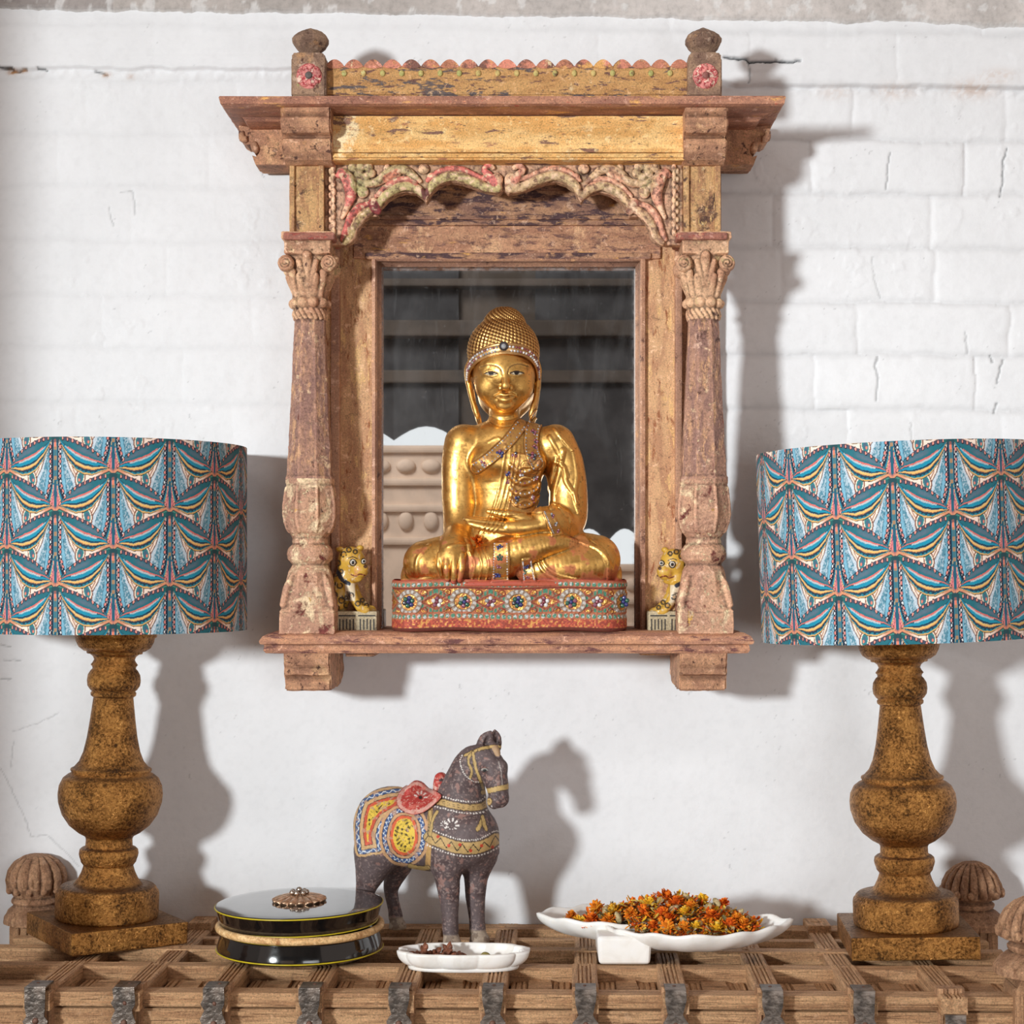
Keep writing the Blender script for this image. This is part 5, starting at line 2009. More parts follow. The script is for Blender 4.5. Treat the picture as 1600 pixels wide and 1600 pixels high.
pt((np.abs(Pg - 957.2) < .8), (170, 96, 66), .1)
off = hgt - inset[None, :] + .0004 * nz
V = np.empty(Sg.shape + (3,))
V[..., 0] = pts[:, None, 0] + nor[:, None, 0] * off
V[..., 1] = pts[:, None, 1] + nor[:, None, 1] * off
V[..., 2] = zv[None, :] - .0010 * np.cos(Sg * 40)
a, b = Sg.shape
i = np.arange(a * b).reshape(a, b)
j = np.roll(i, -1, 0)
Qd = np.stack([i[:, :-1].ravel(), j[:, :-1].ravel(), j[:, 1:].ravel(), i[:, 1:].ravel()], 1)
plinth = statue.add('plinth', mesh_np('plinth', V.reshape(-1, 3), Qd, [gold_mat('inlaid_lacquer', .42, .3, .3)], True, col.reshape(-1, 4)), label='red and gold plinth with inlaid jewels')
m = MB()
m.poly([(p[0], p[1], zv[-1] - .0015) for p in pts[::6]], [list(range(len(pts[::6])))])
m.poly([(p[0], p[1], zv[0] + .0015) for p in pts[::6]], [list(range(len(pts[::6])))])
statue.add('plinth_top', m.mesh('plinth_top', mat_plain('red_lacquer', (170, 74, 58), .5, 0, .3, 120, .2)), plinth)


def gem_mat():
    t = NT('cut_glass_gem')
    t.bsdf(t.attr(), .12, 0.0, None, spec=.8, Coat_Weight=.6, Coat_Roughness=.05)
    return t.m


m_gem = gem_mat()
GC = {'b': (38, 44, 104), 'g': (30, 84, 66), 'p': (132, 74, 92), 'w': (214, 208, 206), 'k': (52, 50, 56), 'r': (120, 44, 56), 'c': (150, 150, 152)}


class Gems:
    def __init__(s):
        s.V, s.Q, s.C, s.n = [], [], [], 0
        t = bmesh.new()
        bmesh.ops.create_uvsphere(t, u_segments=8, v_segments=6, radius=1)
        bmesh.ops.triangulate(t, faces=list(t.faces))
        t.verts.ensure_lookup_table()
        s.sv = np.array([v.co for v in t.verts])
        s.sf = np.array([[v.index for v in f.verts] for f in t.faces])
        t.free()

    def add(s, p, r, c, flat=.55):
        v = s.sv * np.array((r, r * flat, r)) + np.asarray(p)
        s.V.append(v); s.Q.append(s.sf + s.n); s.n += len(v)
        s.C.append(np.tile(lin(GC[c]), (len(v), 1)))

    def flower(s, p, r, petals, mid, n=5, rot=.3):
        for k in range(n):
            a = 2 * PI * k / n + rot
            s.add(np.asarray(p) + r * .66 * np.array((math.cos(a), 0, math.sin(a))), r * .40, petals[k % len(petals)])
        s.add(np.asarray(p) + np.array((0, -r * .12, 0)), r * .34, mid)

    def mesh(s, name):
        return mesh_np(name, np.vstack(s.V), np.vstack(s.Q), [m_gem], True, np.vstack(s.C))


for k in range(-2, 3):
    x = 809 + k * per
    Yp = YF if abs(k) < 2 else YF + .012
    pp = P(x, 940.5, YF + .001)
    if k == -2:
        ii = np.argmin(np.abs(sarc - (k * per + 13.5) * SK)); pp = np.array([pts[ii][0] + .001 * nor[ii][0], pts[ii][1] + .001 * nor[ii][1], pp[2]])
    if k == 2:
        ii = np.argmin(np.abs(sarc - (k * per + 13.5) * SK)); pp = np.array([pts[ii][0] + .001 * nor[ii][0], pts[ii][1] + .001 * nor[ii][1], pp[2]])
    if abs(k) == 2 or True:
        g0 = Gems(); g0.flower(pp, .0088, ['g', 'b', 'g', 'k'] if k % 2 == 0 else ['p', 'g', 'c', 'g'], 'b', 6); statue.add('inlaid_gem', g0.mesh('inlaid_gem'), plinth, label='blue and green flower-shaped inlay')
    if k < 2:
        g0 = Gems(); g0.flower(P(x + per / 2 - 1, 940.5, YF + .001), .0082, ['p', 'w', 'c'] if k % 2 else ['w', 'p'], 'r', 5); statue.add('inlaid_gem', g0.mesh('inlaid_gem'), plinth, label='pink and white flower-shaped inlay')

# ---- figure
H = .00105
f = Field(Q3(618, 916, -58) - np.array((0, 0, .0)), Q3(972, 470, -58) + np.array((0, 0, .01)), H) if False else \
    Field((X_(618, SY), SY - .090, Z_(917, SY - .05)), (X_(972, SY), SY + .058, Z_(500, SY)), H)
r_ = SK


def tb(pts, rad, k=3, sc=None, op='add', n=6):
    f.tube([Q3(*p) for p in pts], np.array(rad) * r_, k * r_, n, sc, op)


def el(c, r, k=3, op='add', R=None):
    f.ell(Q3(*c), np.array(r) * r_, k * r_, R, op)


# seat and legs
el((795, 868, -4), (110, 44, 50), 0)
tb([(745, 872, -6), (700, 872, 10), (664, 878, 20)], [40, 36, 33], 10)
tb([(664, 884, 16), (700, 887, 26), (745, 883, 38), (784, 878, 44)], [31, 26, 27, 29], 8)
tb([(848, 872, -4), (900, 870, 8), (932, 872, 16)], [42, 39, 36], 10)
tb([(932, 880, 20), (895, 884, 34), (860, 888, 40), (826, 892, 38)], [35, 32, 26, 20], 8)
tb([(786, 868, 48), (822, 858, 54), (855, 850, 52), (885, 851, 44), (908, 856, 34)], [29, 25, 20, 13, 6], 3)
# torso
tb([(791, 835, -4), (790, 795, -5), (790, 755, -6), (791, 715, -7)], [50, 46, 52, 62], 8, sc=(1, .72, 1))
el((793, 694, -9), (88, 30, 33), 14)
el((765, 722, 18), (30, 24, 20), 16)
el((822, 722, 18), (30, 24, 20), 16)
el((790, 820, 2), (50, 32, 40), 14)
tb([(788, 692, -6), (788, 668, -7), (787, 636, -6)], [35, 25, 23], 7)
# viewer-left arm, hand over the knee
tb([(725, 694, -7), (718, 725, -8), (717, 775, -6), (717, 806, -1), (714, 830, 14), (711, 846, 38)], [31, 28, 26.5, 24.5, 21, 17], 7)
tb([(711, 843, 36), (709, 858, 52), (706, 874, 61), (705, 884, 60)], [17, 20, 20, 15], 6, sc=(1.08, .62, 1))
for pts, r in (([(721, 868, 64), (721, 887, 69), (718, 906, 66)], [6.6, 5.6, 4.0]), ([(710, 869, 66), (709.5, 889, 72), (708.5, 909, 68)], [6.6, 5.6, 4.0]),
               ([(698.5, 869, 65), (697.5, 888, 71), (699, 905, 67)], [6.4, 5.4, 3.9]), ([(688, 867, 60), (686, 883, 65), (689.5, 898, 62)], [5.9, 5.0, 3.6]),
               ([(727, 846, 46), (734, 864, 54), (736, 880, 56), (735, 892, 54)], [8, 6.5, 5.6, 3.6])):
    tb(pts, r, .8)
# viewer-right arm in its sleeve, hand in the lap
tb([(868, 694, -7), (882, 725, -9), (889, 772, -8), (887, 812, 0), (872, 826, 22), (852, 822, 44)], [31, 30, 29, 29, 25, 20], 7)
tb([(880, 824, 18), (864, 816, 38), (850, 814, 50)], [26, 25, 22], 4)
tb([(856, 818, 50), (836, 821, 58), (812, 824, 63), (794, 824, 65)], [14, 13.5, 13.5, 11.5], 3, sc=(1, 1.15, 1))
for pts, r in (([(800, 829, 68), (770, 826, 72), (740, 820, 70), (732, 817, 68)], [7.2, 6.2, 5, 3.6]), ([(800, 822, 66), (768, 819, 68), (736, 814, 66), (727, 811, 64)], [7.2, 6.2, 5, 3.4]),
               ([(800, 818, 58), (768, 815, 58), (740, 812, 56), (732, 810, 54)], [7, 6, 5, 3.6]), ([(802, 818, 50), (775, 815, 48), (748, 812, 46)], [6.5, 5.6, 3.8]),
               ([(826, 813, 62), (802, 806, 66), (778, 802, 66), (763, 799, 64)], [8.5, 7.4, 6.4, 4.2])):
    tb(pts, r, 1.5)
# neck and head
el((787, 570, -6), (50, 44, 50), 6)
el((787.5, 584, 2), (49.5, 58, 50), 6)
el((788, 618, 19), (32, 23, 28), 9)
el((764, 606, 24), (20, 20, 20), 12)
el((812, 606, 24), (20, 20, 20), 12)
tb([(788.5, 574, 49), (789.5, 588, 53.5), (790, 601, 58)], [4.2, 4.8, 5.8], 4)
el((790, 604, 58), (6.6, 5.4, 6), 3)
el((782.5, 606.5, 52), (4.4, 3.8, 5), 2)
el((797.5, 606, 52), (4.4, 3.8, 5), 2)
el((766.5, 582, 42), (14, 8, 8.5), 4)
el((808, 581, 42), (14, 8, 8.5), 4)
tb([(763, 572, 45), (751, 574, 39)], [3.5, 2.5], 5)
tb([(776, 571, 48), (763, 569, 46)], [3.5, 3.5], 5)
tb([(800, 570, 48), (813, 568.5, 46), (825, 572, 38)], [3.5, 3.5, 2.5], 5)
tb([(773, 619.5, 42.5), (782, 616.5, 46.5), (789.5, 617.5, 48), (797, 616, 46.5), (806, 618.5, 42)], [1.4, 2.8, 2.7, 2.8, 1.4], 2)
tb([(777, 621.5, 43.5), (789.5, 624.8, 47.5), (802, 621, 43.5)], [1.8, 3.8, 1.8], 2)
el((789, 633, 38), (13, 8.5, 9), 7)
tb([(771, 620, 45.5), (781, 619.6, 50), (789.5, 621, 52), (798, 619.2, 50), (808, 619.5, 45)], [.7, .9, 1.0, .9, .7], .5, op='cut')
# long ears
for pts in ([(736, 566, -6), (731, 578, -6), (732, 598, -4), (737, 622, 0), (743, 641, 4), (746, 651, 6)], [(838, 566, -8), (841, 580, -8), (840, 600, -5), (837, 622, 0), (832, 640, 4), (829, 649, 6)]):
    tb(pts, [7, 7.5, 6.2, 5.2, 6.2, 4], 1.5, sc=(.75, 1.25, 1))
    tb([(p[0] + (5 if p[0] < 787 else -5), p[1], p[2] + 6) for p in pts[1:5]], [1.5, 2.2, 1.8, 1.5], 1.0, op='cut')
# draped cloth spread over the plinth
for pts, r in (([(640, 908, 6), (660, 911, 38), (700, 912, 54), (750, 913, 60), (800, 912, 61), (850, 913, 60), (900, 912, 53), (938, 911, 38), (958, 909, 6)], [8, 7, 6, 6, 6, 6, 6, 7, 8]),
               ([(652, 880, -8), (642, 896, -4), (634, 908, 2)], [18, 15, 8]), ([(944, 878, -8), (956, 894, -4), (968, 908, 2)], [20, 16, 8]),
               ([(640, 893, 4), (632, 905, 14), (640, 912, 26)], [5, 5, 4]), ([(950, 893, 14), (960, 903, 20), (966, 910, 16)], [6, 6, 4]),
               ([(928, 845, 2), (950, 868, 6), (958, 892, 12)], [7, 7, 6])):
    tb(pts, r, 5)
for x in (652, 676, 733, 746, 824, 866, 926, 948):
    el((x, 909 + (x % 5), 50 - abs(x - 795) * .16), (9, 5, 9), 3)


# relief: folds, bands, sash
class Rl:
    def __init__(s):
        s.x0, s.y0, s.ss = 600, 480, 2
        yy, xx = np.mgrid[0:440 * 2, 0:380 * 2]
        s.X, s.Y = xx / 2 + s.x0, yy / 2 + s.y0
        s.h = np.zeros_like(s.X)

    def line(s, pts, hw, h, sub=6, mode='max'):
        p = catmull(pts, sub)
        m = (s.X > p[:, 0].min() - hw * 2) & (s.X < p[:, 0].max() + hw * 2) & (s.Y > p[:, 1].min() - hw * 2) & (s.Y < p[:, 1].max() + hw * 2)
        d, _ = poly_dist(s.X[m], s.Y[m], p)
        v = np.cos(np.clip(d / hw, 0, 1) * PI / 2) * h
        s.h[m] += v

    def strip(s, pts, hw, h, sub=6):
        p = catmull(pts, sub)
        d, _ = poly_dist(s.X, s.Y, p)
        s.h += h * sstep(hw, hw - 1.6, d)
        s.h += .5 * h * np.exp(-((d - hw + 2) / 1.2) ** 2)

    def poly(s, pts, h):
        d, _ = poly_dist(s.X, s.Y, pts, True)
        d = np.where(in_poly(s.X, s.Y, pts), -d, d)
        s.h += h * sstep(.8, -.8, d) + .5 * h * np.exp(-((d + 2) / 1.2) ** 2)

    def __call__(s, px, py):
        i = np.clip(((px - s.x0) * 2).astype(int), 0, s.X.shape[1] - 1)
        j = np.clip(((py - s.y0) * 2).astype(int), 0, s.X.shape[0] - 1)
        return s.h[j[None, :], i[:, None]] / 1000.0


R = Rl()
DIAG = [(814, 664), (798, 685), (782, 701), (765, 716), (744, 731)]
SASH = [(842, 650), (833, 668), (830, 690), (832, 708), (839, 724)]
R.strip(DIAG, 10, 1.3)
R.strip(SASH, 12, 1.8)
R.strip([(845, 722), (832, 733), (822, 728)], 9, 1.2)
HEM1 = [(770, 847), (794, 846), (797, 880), (795, 907), (767, 909), (771, 880)]
HEM2 = [(815, 874), (828, 872), (835, 890), (838, 908), (818, 909), (814, 890)]
CUFF = [(846, 797), (864, 800), (880, 834), (862, 838)]
for p in (HEM1, HEM2, CUFF):
    R.poly(p, 1.4)
FRONT = [(800, 706), (845, 712), (846, 800), (792, 806), (796, 760)]
R.poly(FRONT, .9)
for y in (733, 751, 768, 786):
    R.line([(798, y - 6), (808, y + 3), (822, y + 5), (838, y - 3), (844, y - 12)], 4.2, 2.2)
    R.line([(806, y + 4), (818, y - 4), (832, y - 2)], 2.6, 1.4)
for dx in (0, 7, 14, -8):
    R.line([(798 + dx, 696), (793 + dx, 735), (783 + dx, 780), (770 + dx, 815), (757 + dx, 832)], 2.2, 1.0)
for pts, hw, h in (([(866, 668), (880, 686), (894, 702)], 4, 1.6), ([(858, 682), (868, 700), (876, 716)], 4, 1.4), ([(880, 704), (873, 738), (864, 768), (862, 792)], 5, 2.6), ([(868, 716), (862, 742), (856, 765)], 4, 1.8),
                   ([(896, 704), (902, 742), (898, 775), (904, 800)], 4, 1.6), ([(880, 730), (884, 752), (897, 772), (902, 785)], 4.5, 2.2), ([(866, 722), (880, 728), (886, 745)], 4, 1.6),
                   ([(874, 790), (888, 800), (893, 815)], 4, 1.4), ([(858, 786), (872, 790), (886, 806)], 3, 1.2),
                   ([(733, 862), (741, 880), (737, 905)], 2.6, 1.1), ([(744, 858), (752, 880), (748, 905)], 2.6, 1.1), ([(755, 856), (763, 880), (759, 905)], 2.6, 1.1), ([(670, 852), (652, 872), (650, 900)], 4, 1.6),
                   ([(840, 876), (848, 892), (866, 904), (890, 910)], 3, 1.4), ([(846, 872), (856, 888), (876, 900), (900, 905)], 3, 1.3), ([(908, 846), (936, 858), (950, 880), (950, 905)], 4, 2), ([(884, 840), (905, 846), (918, 852)], 3, 1.2),
                   ([(924, 842), (944, 862), (958, 890)], 3, 1.2), ([(700, 853), (720, 850), (745, 850)], 3, .8)):
    R.line(pts, hw, h)
# brows, eyelids and neck rings
R.line([(784, 586), (783, 578), (776, 572), (763, 570), (750, 574)], 1.3, -.55)
R.line([(793.5, 584), (795, 576), (802, 570.5), (813, 569), (826, 573)], 1.3, -.55)
R.line([(755, 583), (761, 579.5), (768, 579), (777, 583.5)], 1.1, .7)
R.line([(796, 583), (803, 578.6), (810, 578.6), (819, 582)], 1.1, .7)
R.line([(757, 585), (767, 588), (777, 585.5)], 1.1, .45)
R.line([(796, 585), (807, 587.5), (817, 584)], 1.1, .45)
for y in (654, 664):
    R.line([(766, y - 4), (780, y + 2), (795, y + 2), (812, y - 3)], 1.3, -.6)
R.line([(763, 690), (778, 684), (786, 690), (796, 684)], 2.5, .6)
f.relief(R, SY + .005)
V, Qd = f.mesh()


def paint_xy(V):
    d = D + V[:, 1]
    return CX + V[:, 0] * F / d, CY - V[:, 2] * F / d


N = vnormals(V, Qd)
px, py = paint_xy(V)
fr = N[:, 1] < -.15
n1 = fbm(V * 70, 3)
n2 = fbm(V * 300 + 7, 3)
col = np.tile(np.array([*GOLD, 1.0]), (len(V), 1))


def tn(mask, c, met):
    global col
    m_ = np.clip(mask, 0, 1)[:, None]
    col = col * (1 - m_) + np.array([*(lin(c)), met]) * m_


for p in (HEM1, HEM2, CUFF, FRONT):
    tn(in_poly(px, py, p) * fr * .5 * (n2 > -.1), (168, 110, 72), .5)
for p, hw in ((DIAG, 10), (SASH, 12)):
    d_, _ = poly_dist(px, py, catmull(p, 6))
    tn((d_ < hw) * fr * .55 * (n2 > -.1), (160, 104, 72), .5)
    tn((np.abs(d_ - hw) < 1.0) * fr * .6, (130, 78, 44), .6)
tn(sstep(901, 907, py + 4 * n1), (178, 82, 64), .0)
tn(sstep(.12, .35, n1 + .35 * sstep(860, 905, py) - .12) * (py > 838) * .8, (182, 92, 66), .25)
tn((np.hypot(px - 905, py - 852) < 16) * .5, (190, 92, 70), .2)
for p in ([(784, 586), (783, 578), (776, 572), (763, 570), (750, 574)], [(793.5, 584), (795, 576), (802, 570.5), (813, 569), (826, 573)]):
    d_, _ = poly_dist(px, py, catmull(p, 5))
    tn((d_ < 1.1) * fr * .75, (104, 66, 40), .4)
for cx, cy, l, rgt in ((767, 583.3, 757, 777), (807.3, 582.6, 796.5, 818)):
    t_ = np.clip((px - l) / (rgt - l), 0, 1)
    hh = 3.0 * np.sin(PI * t_) ** .9
    inside = (np.abs(py - cy - .5) < hh) & (px > l) & (px < rgt) & fr
    tn(inside, (206, 190, 160), .0)
    tn(inside * (np.hypot((px - cx) * .8, py - cy + .6) < 3.4), (26, 20, 18), .0)
    up = (np.abs(py - (cy + .5 - hh)) < 1.2) & (px > l - 1) & (px < rgt + 1) & fr
    tn(up, (58, 40, 30), .1)
    dn = (np.abs(py - (cy + .5 + hh)) < .8) & (px > l - 1) & (px < rgt + 1) & fr
    tn(dn * .6, (84, 56, 40), .1)
d_, _ = poly_dist(px, py, [(776, 620), (789.5, 621.4), (803, 619.6)])
tn((d_ < 1.0) * fr * .55, (110, 62, 34), .5)
tn(sstep(.30, .45, n2) * .45, (92, 48, 24), .6)
V = roughen(V, Qd, .00022, 130, 3)
wf = wear_and_shade(V, Qd, 6, .0004, .75, .10)
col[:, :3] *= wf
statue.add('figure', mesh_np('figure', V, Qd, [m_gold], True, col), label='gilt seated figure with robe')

# ---- hair: studded cap and topknot
fh = Field((X_(725, SY), SY - .065, Z_(600, SY)), (X_(850, SY), SY + .062, Z_(478, SY)), .0009)
fh.ell(Q3(786.5, 550, -8), np.array((56.5, 47, 57)) * r_)
fh.ell(Q3(787, 575, -12), np.array((54, 34, 50)) * r_, 5 * r_)
fh.ell(Q3(788, 514, -10), np.array((35, 29, 35)) * r_, .8 * r_)
Xx, Yy, Zz = fh.ax[0][:, None, None], fh.ax[1][None, :, None], fh.ax[2][None, None, :]
c0 = Q3(788, 540, -9)
ang = np.arctan2(Yy - c0[1], Xx - c0[0])
zr = (Zz - c0[2]) / .0019
s1 = np.sin(ang * 34 + zr) * np.sin(ang * 16 - zr * 1.25)
fh.f -= (.0009 * s1).astype(np.float32)
# open the face side below the band
pxh = CX + Xx * F / (D + Yy)
pyh = CY - Zz * F / (D + Yy)
edge = np.interp(np.abs(pxh - 787.5), [0, 20, 35, 45, 51, 60], [545, 546, 551, 562, 580, 600])
cutm = np.maximum(edge - pyh, 0) * .00095
d_front = (Yy - (SY + .012))
lower = (pyh - 590) * .0009
fh.f[:] = np.maximum(fh.f, np.maximum(lower, np.minimum((pyh - edge) * .0009, -(d_front))))
Vh, Qh = fh.mesh()
nh = fbm(Vh * 260, 2)
hg = np.tile(np.array([.60, .36, .12, 1.0]), (len(Vh), 1))
ca_ = np.arctan2(Vh[:, 1] - c0[1], Vh[:, 0] - c0[0])
zr_ = (Vh[:, 2] - c0[2]) / .0019
bb = np.sin(ca_ * 34 + zr_) * np.sin(ca_ * 16 - zr_ * 1.25)
hg[:, :3] = np.where((bb > -.1)[:, None], np.array([.78, .48, .17]), np.array([.26, .125, .05]))
statue.add('hair', mesh_np('hair', Vh, Qh, [m_gold], True, hg), label='studded golden hair and topknot')

# ---- head band with stones
fb = Field((X_(724, SY), SY - .068, Z_(606, SY)), (X_(850, SY), SY + .02, Z_(525, SY)), .0008)
BP = [(732, 594, -2), (733, 578, 12), (741, 563, 28), (755, 553, 39), (771, 547.5, 47), (788, 545, 49.5), (805, 546, 47), (821, 550, 39), (833, 560, 27), (839, 575, 10), (840, 592, -4)]
fb.tube([Q3(*p) for p in BP], 3.6 * r_, 0, 6, sc=(1, 1.0, 2.0))
fb.tube([Q3(p[0], p[1] - 8.2, p[2] + .5) for p in BP], 1.6 * r_, .001)
fb.tube([Q3(p[0], p[1] + 7.4, p[2] + 1.5) for p in BP], 1.3 * r_, .001)
Vb, Qb = fb.mesh()
hb_ = statue.add('head_band', mesh_np('head_band', Vb, Qb, [m_gold], True, np.tile(np.array([.62, .36, .15, 1.0]), (len(Vb), 1))), label='golden head band set with stones')
gb = Gems()
cv = catmull(BP, 40)
L = np.concatenate([[0], np.cumsum(np.hypot(cv[1:, 0] - cv[:-1, 0], np.hypot(cv[1:, 1] - cv[:-1, 1], cv[1:, 2] - cv[:-1, 2])))])
for row in (-3.4, 2.6):
    for s_ in np.arange(2, L[-1] - 1, 4.9):
        p = np.array([np.interp(s_ + (2.4 if row > 0 else 0), L, cv[:, k]) for k in range(3)])
        if abs(p[0] - 787) < 9:
            continue
        out = np.array([(p[0] - 787) / 52, 0, 1.0])
        out /= np.linalg.norm(out)
        pos = Q3(p[0] + out[0] * 3.4, p[1] + row, p[2] + out[2] * 3.6)
        gb.add(pos, .0019, 'r' if (p[0] > 797 and row < 0 and (int(s_) % 3)) else random.choice('wwwcp'), .8)
gb.add(Q3(787, 541, 53), .0072, 'k', .6)
gb.add(Q3(787, 541, 57), .0040, 'c', .5)
statue.add('head_stones', gb.mesh('head_stones'), hb_, label='dark centre stone and small white stones')

# ---- stones on the robe
gr = Gems()


def onbody(x, y):
    Yq = SY - .05
    for _ in range(4):
        p = P(x, y, Yq)
        v = f.front([p[0]], [p[2]])[0]
        if np.isnan(v):
            return None
        Yq = float(v)
    return P(x, y, Yq)


def gf(x, y, r, pet, mid, n=5):
    p = onbody(x, y)
    if p is not None:
        gr.flower(p, r * r_, pet, mid, n)


for (x, y) in ((835, 655), (833, 676), (836, 691), (835, 700)):
    gf(x, y, 5.5, ['p', 'r'], 'k')
for (x, y, r, pe, mi) in ((781, 709, 6.5, 'bp', 'b'), (757, 723, 6.5, 'pc', 'r'), (806, 713, 7, 'pk', 'r'), (832, 713, 7, 'kr', 'p'), (795, 738, 7, 'pb', 'b'), (806, 778, 7, 'kp', 'b'), (793, 752, 5, 'pr', 'p'),
                          (836, 745, 6, 'pc', 'k'), (831, 777, 5, 'pc', 'w'), (815, 740, 5, 'cw', 'p'), (781, 856, 5.5, 'bb', 'k'), (781, 871, 5.5, 'gg', 'k'), (780, 884, 5, 'pp', 'r'), (778, 897, 6, 'bb', 'b'),
                          (822, 884, 5, 'bb', 'k'), (823, 893, 5, 'gg', 'g'), (827, 902, 5, 'pp', 'r'), (862, 806, 4.5, 'pc', 'k'), (867, 818, 4.5, 'cp', 'k'), (870, 829, 4.5, 'pc', 'r')):
    gf(x, y, r, list(pe), mi)
for pts, st in ((DIAG, 10), (SASH, 12)):
    cvx = catmull(pts, 12)
    t_ = np.gradient(cvx, axis=0)
    nn = np.stack([-t_[:, 1], t_[:, 0]], 1) / np.linalg.norm(t_, axis=1, keepdims=True)
    for sg in (-1, 1):
        for k in range(0, len(cvx), 3):
            x, y = cvx[k] + nn[k] * sg * (st - 3.4)
            p = onbody(x, y)
            if p is not None:
                gr.add(p, .0016, 'cwc'[k % 3], .7)
for x0, x1, y0, y1, in ((773, 771, 850, 905), (792, 793, 850, 905), (817, 819, 878, 906), (829, 835, 876, 906), (851, 865, 800, 834)):
    for t_ in np.linspace(0, 1, 15):
        p = onbody(x0 + (x1 - x0) * t_, y0 + (y1 - y0) * t_)
        if p is not None:
            gr.add(p, .0014, random.choice('cw'), .7)
for y in (733, 751, 768, 786):
    for x, dy in ((800, -4), (806, 0), (813, 3), (820, 4), (827, 2), (834, -1), (840, -6)):
        p = onbody(x, y + dy)
        if p is not None:
            gr.add(p, .0016, random.choice('cwcp'), .7)
statue.add('robe_stones', gr.mesh('robe_stones'), label='coloured stones edging the robe')
# ------------------------------------------------------------------ painted wooden horse
horse = Thing('wooden_horse', 'carved dark wooden horse with red saddle and yellow blanket, behind the small white dish', 'figurine', tuple(P(665, 1462, -.135)))
hf = Field((X_(540, -.11), -.26, ZT - .001), (X_(812, -.2), -.035, Z_(1136, -.18)), .00115)
hs = S(-.15)


def ht(pts, rad, k=6, **kw):
    hf.tube([P(*p) for p in pts], np.array(rad) * hs, k * hs, **kw)


def he(c, r, k=5, **kw):
    hf.ell(P(*c), np.array(r) * hs, k * hs, **kw)


ht([(604, 1290, -.100), (650, 1297, -.128), (700, 1305, -.158), (730, 1311, -.176)], [53, 60, 57, 47], 0)
he((612, 1268, -.105), (48, 36, 40), 14)
he((735, 1300, -.182), (40, 48, 40), 16)
ht([(716, 1270, -.165), (722, 1243, -.168), (727, 1215, -.170), (737, 1192, -.174), (750, 1180, -.180)], [44, 37, 29, 25, 17], 12)
ht([(761, 1183, -.184), (768, 1199, -.190), (776, 1224, -.198), (779, 1243, -.204)], [18.5, 22, 18, 14.5], 7)
he((752, 1205, -.184), (14, 16, 15), 8)
he((781, 1248, -.206), (14, 9.5, 14), 4)
he((772, 1252, -.206), (11, 6.5, 12), 3)
he((783, 1240, -.218), (3, 3, 3), 2, op='cut')
he((768, 1247, -.2165), (10, 1.2, 4), 1, op='cut')
he((757, 1203, -.209), (5.5, 4, 4), 2)
he((784, 1199, -.2), (9, 12, 12), 6)
for b, t, w_ in (((751, 1170, -.176), (767, 1143, -.180), 11.5), ((776, 1168, -.168), (773, 1141, -.170), 9.5)):
    mid = tuple((b[i] + t[i]) / 2 for i in range(3))
    ht([b, mid, t], [w_ * .75, w_ * .95, 1.6], 1.5, sc=(1, .6, 1))
    ht([(mid[0] + 1, mid[1] + 5, mid[2] - .007), (mid[0] + 3, mid[1] - 5, mid[2] - .007)], [5.5, 3.5], 1, op='cut', smooth=False)
ht([(767, 1160, -.196), (774, 1172, -.206), (779, 1182, -.212)], [5, 7, 3], 3)
# legs
ht([(592, 1325, -.118), (582, 1355, -.120), (574, 1380, -.118), (571, 1398, -.115), (575, 1425, -.118), (577, 1448, -.120)], [40, 27, 18, 14.5, 12.5, 12], 10)
ht([(577, 1452, -.122), (579, 1466, -.125)], [12, 15], 3, smooth=False)
ht([(622, 1330, -.080), (622, 1352, -.073), (614, 1376, -.068), (611, 1393, -.065), (615, 1415, -.068), (618, 1431, -.070)], [34, 22, 15, 11.5, 10.5, 11.5], 8)
ht([(619, 1436, -.071), (621, 1447, -.073)], [11, 14.5], 3, smooth=False)
ht([(700, 1330, -.186), (699, 1362, -.196), (701, 1392, -.198), (703, 1425, -.198), (704, 1452, -.198)], [38, 22, 17, 13, 12.5], 9)
ht([(704, 1460, -.199), (706, 1474, -.202)], [11.5, 14.5], 3, smooth=False)
ht([(747, 1330, -.168), (744, 1365, -.166), (743, 1398, -.165), (745, 1432, -.165), (746, 1452, -.165)], [33, 20, 16, 12.5, 12.5], 9)
ht([(747, 1458, -.166), (749, 1468, -.169)], [12, 16], 3, smooth=False)
z3 = hf.ax[2][None, None, :]
hf.f[:] = np.maximum(hf.f, ZT - z3)
base_f = hf.f.copy()
for c in ((705, 1466, -.2), (747, 1462, -.167), (578, 1458, -.122), (620, 1440, -.072)):
    ht([(c[0] - 14, c[1] - 6, c[2] - .012), (c[0] + 14, c[1] - 6, c[2] - .012)], [1, 1], 1, op='cut', smooth=False)
V, Qd = hf.mesh()
V = roughen(V, Qd, .0006, 60, 3)
V = roughen(V, Qd, .0002, 260, 2)
N = vnormals(V, Qd)
px, py = paint_xy(V)
view = np.array((0, -D, 0)) - V
view /= np.linalg.norm(view, axis=1, keepdims=True)
fr = ((N * view).sum(1) > .02)
n1, n2, n3 = fbm(V * 45, 4), fbm(V * 150 + 3, 3), fbm(V * 420 + 1, 2)
wx, wy = px + 1.2 * n2, py + 1.2 * n3
col = np.tile(lin((98, 84, 84)), (len(V), 1))


def tn(mask, c, s=1.0):
    global col
    m_ = np.clip(mask * s, 0, 1)[:, None]
    col = col * (1 - m_) + lin(c) * m_


tn(sstep(.0, .35, n1), (84, 68, 68))
tn(sstep(.34, .46, n2 + .5 * n1), (158, 120, 110), .7)
tn(sstep(.27, .36, n3 + .2 * n1), (150, 130, 124), .7)
zz = V[:, 2] - ZT
hoof = sstep(.020, .017, zz)
tn(hoof, (168, 150, 132))
tn(hoof * (n2 > .1), (130, 112, 98))


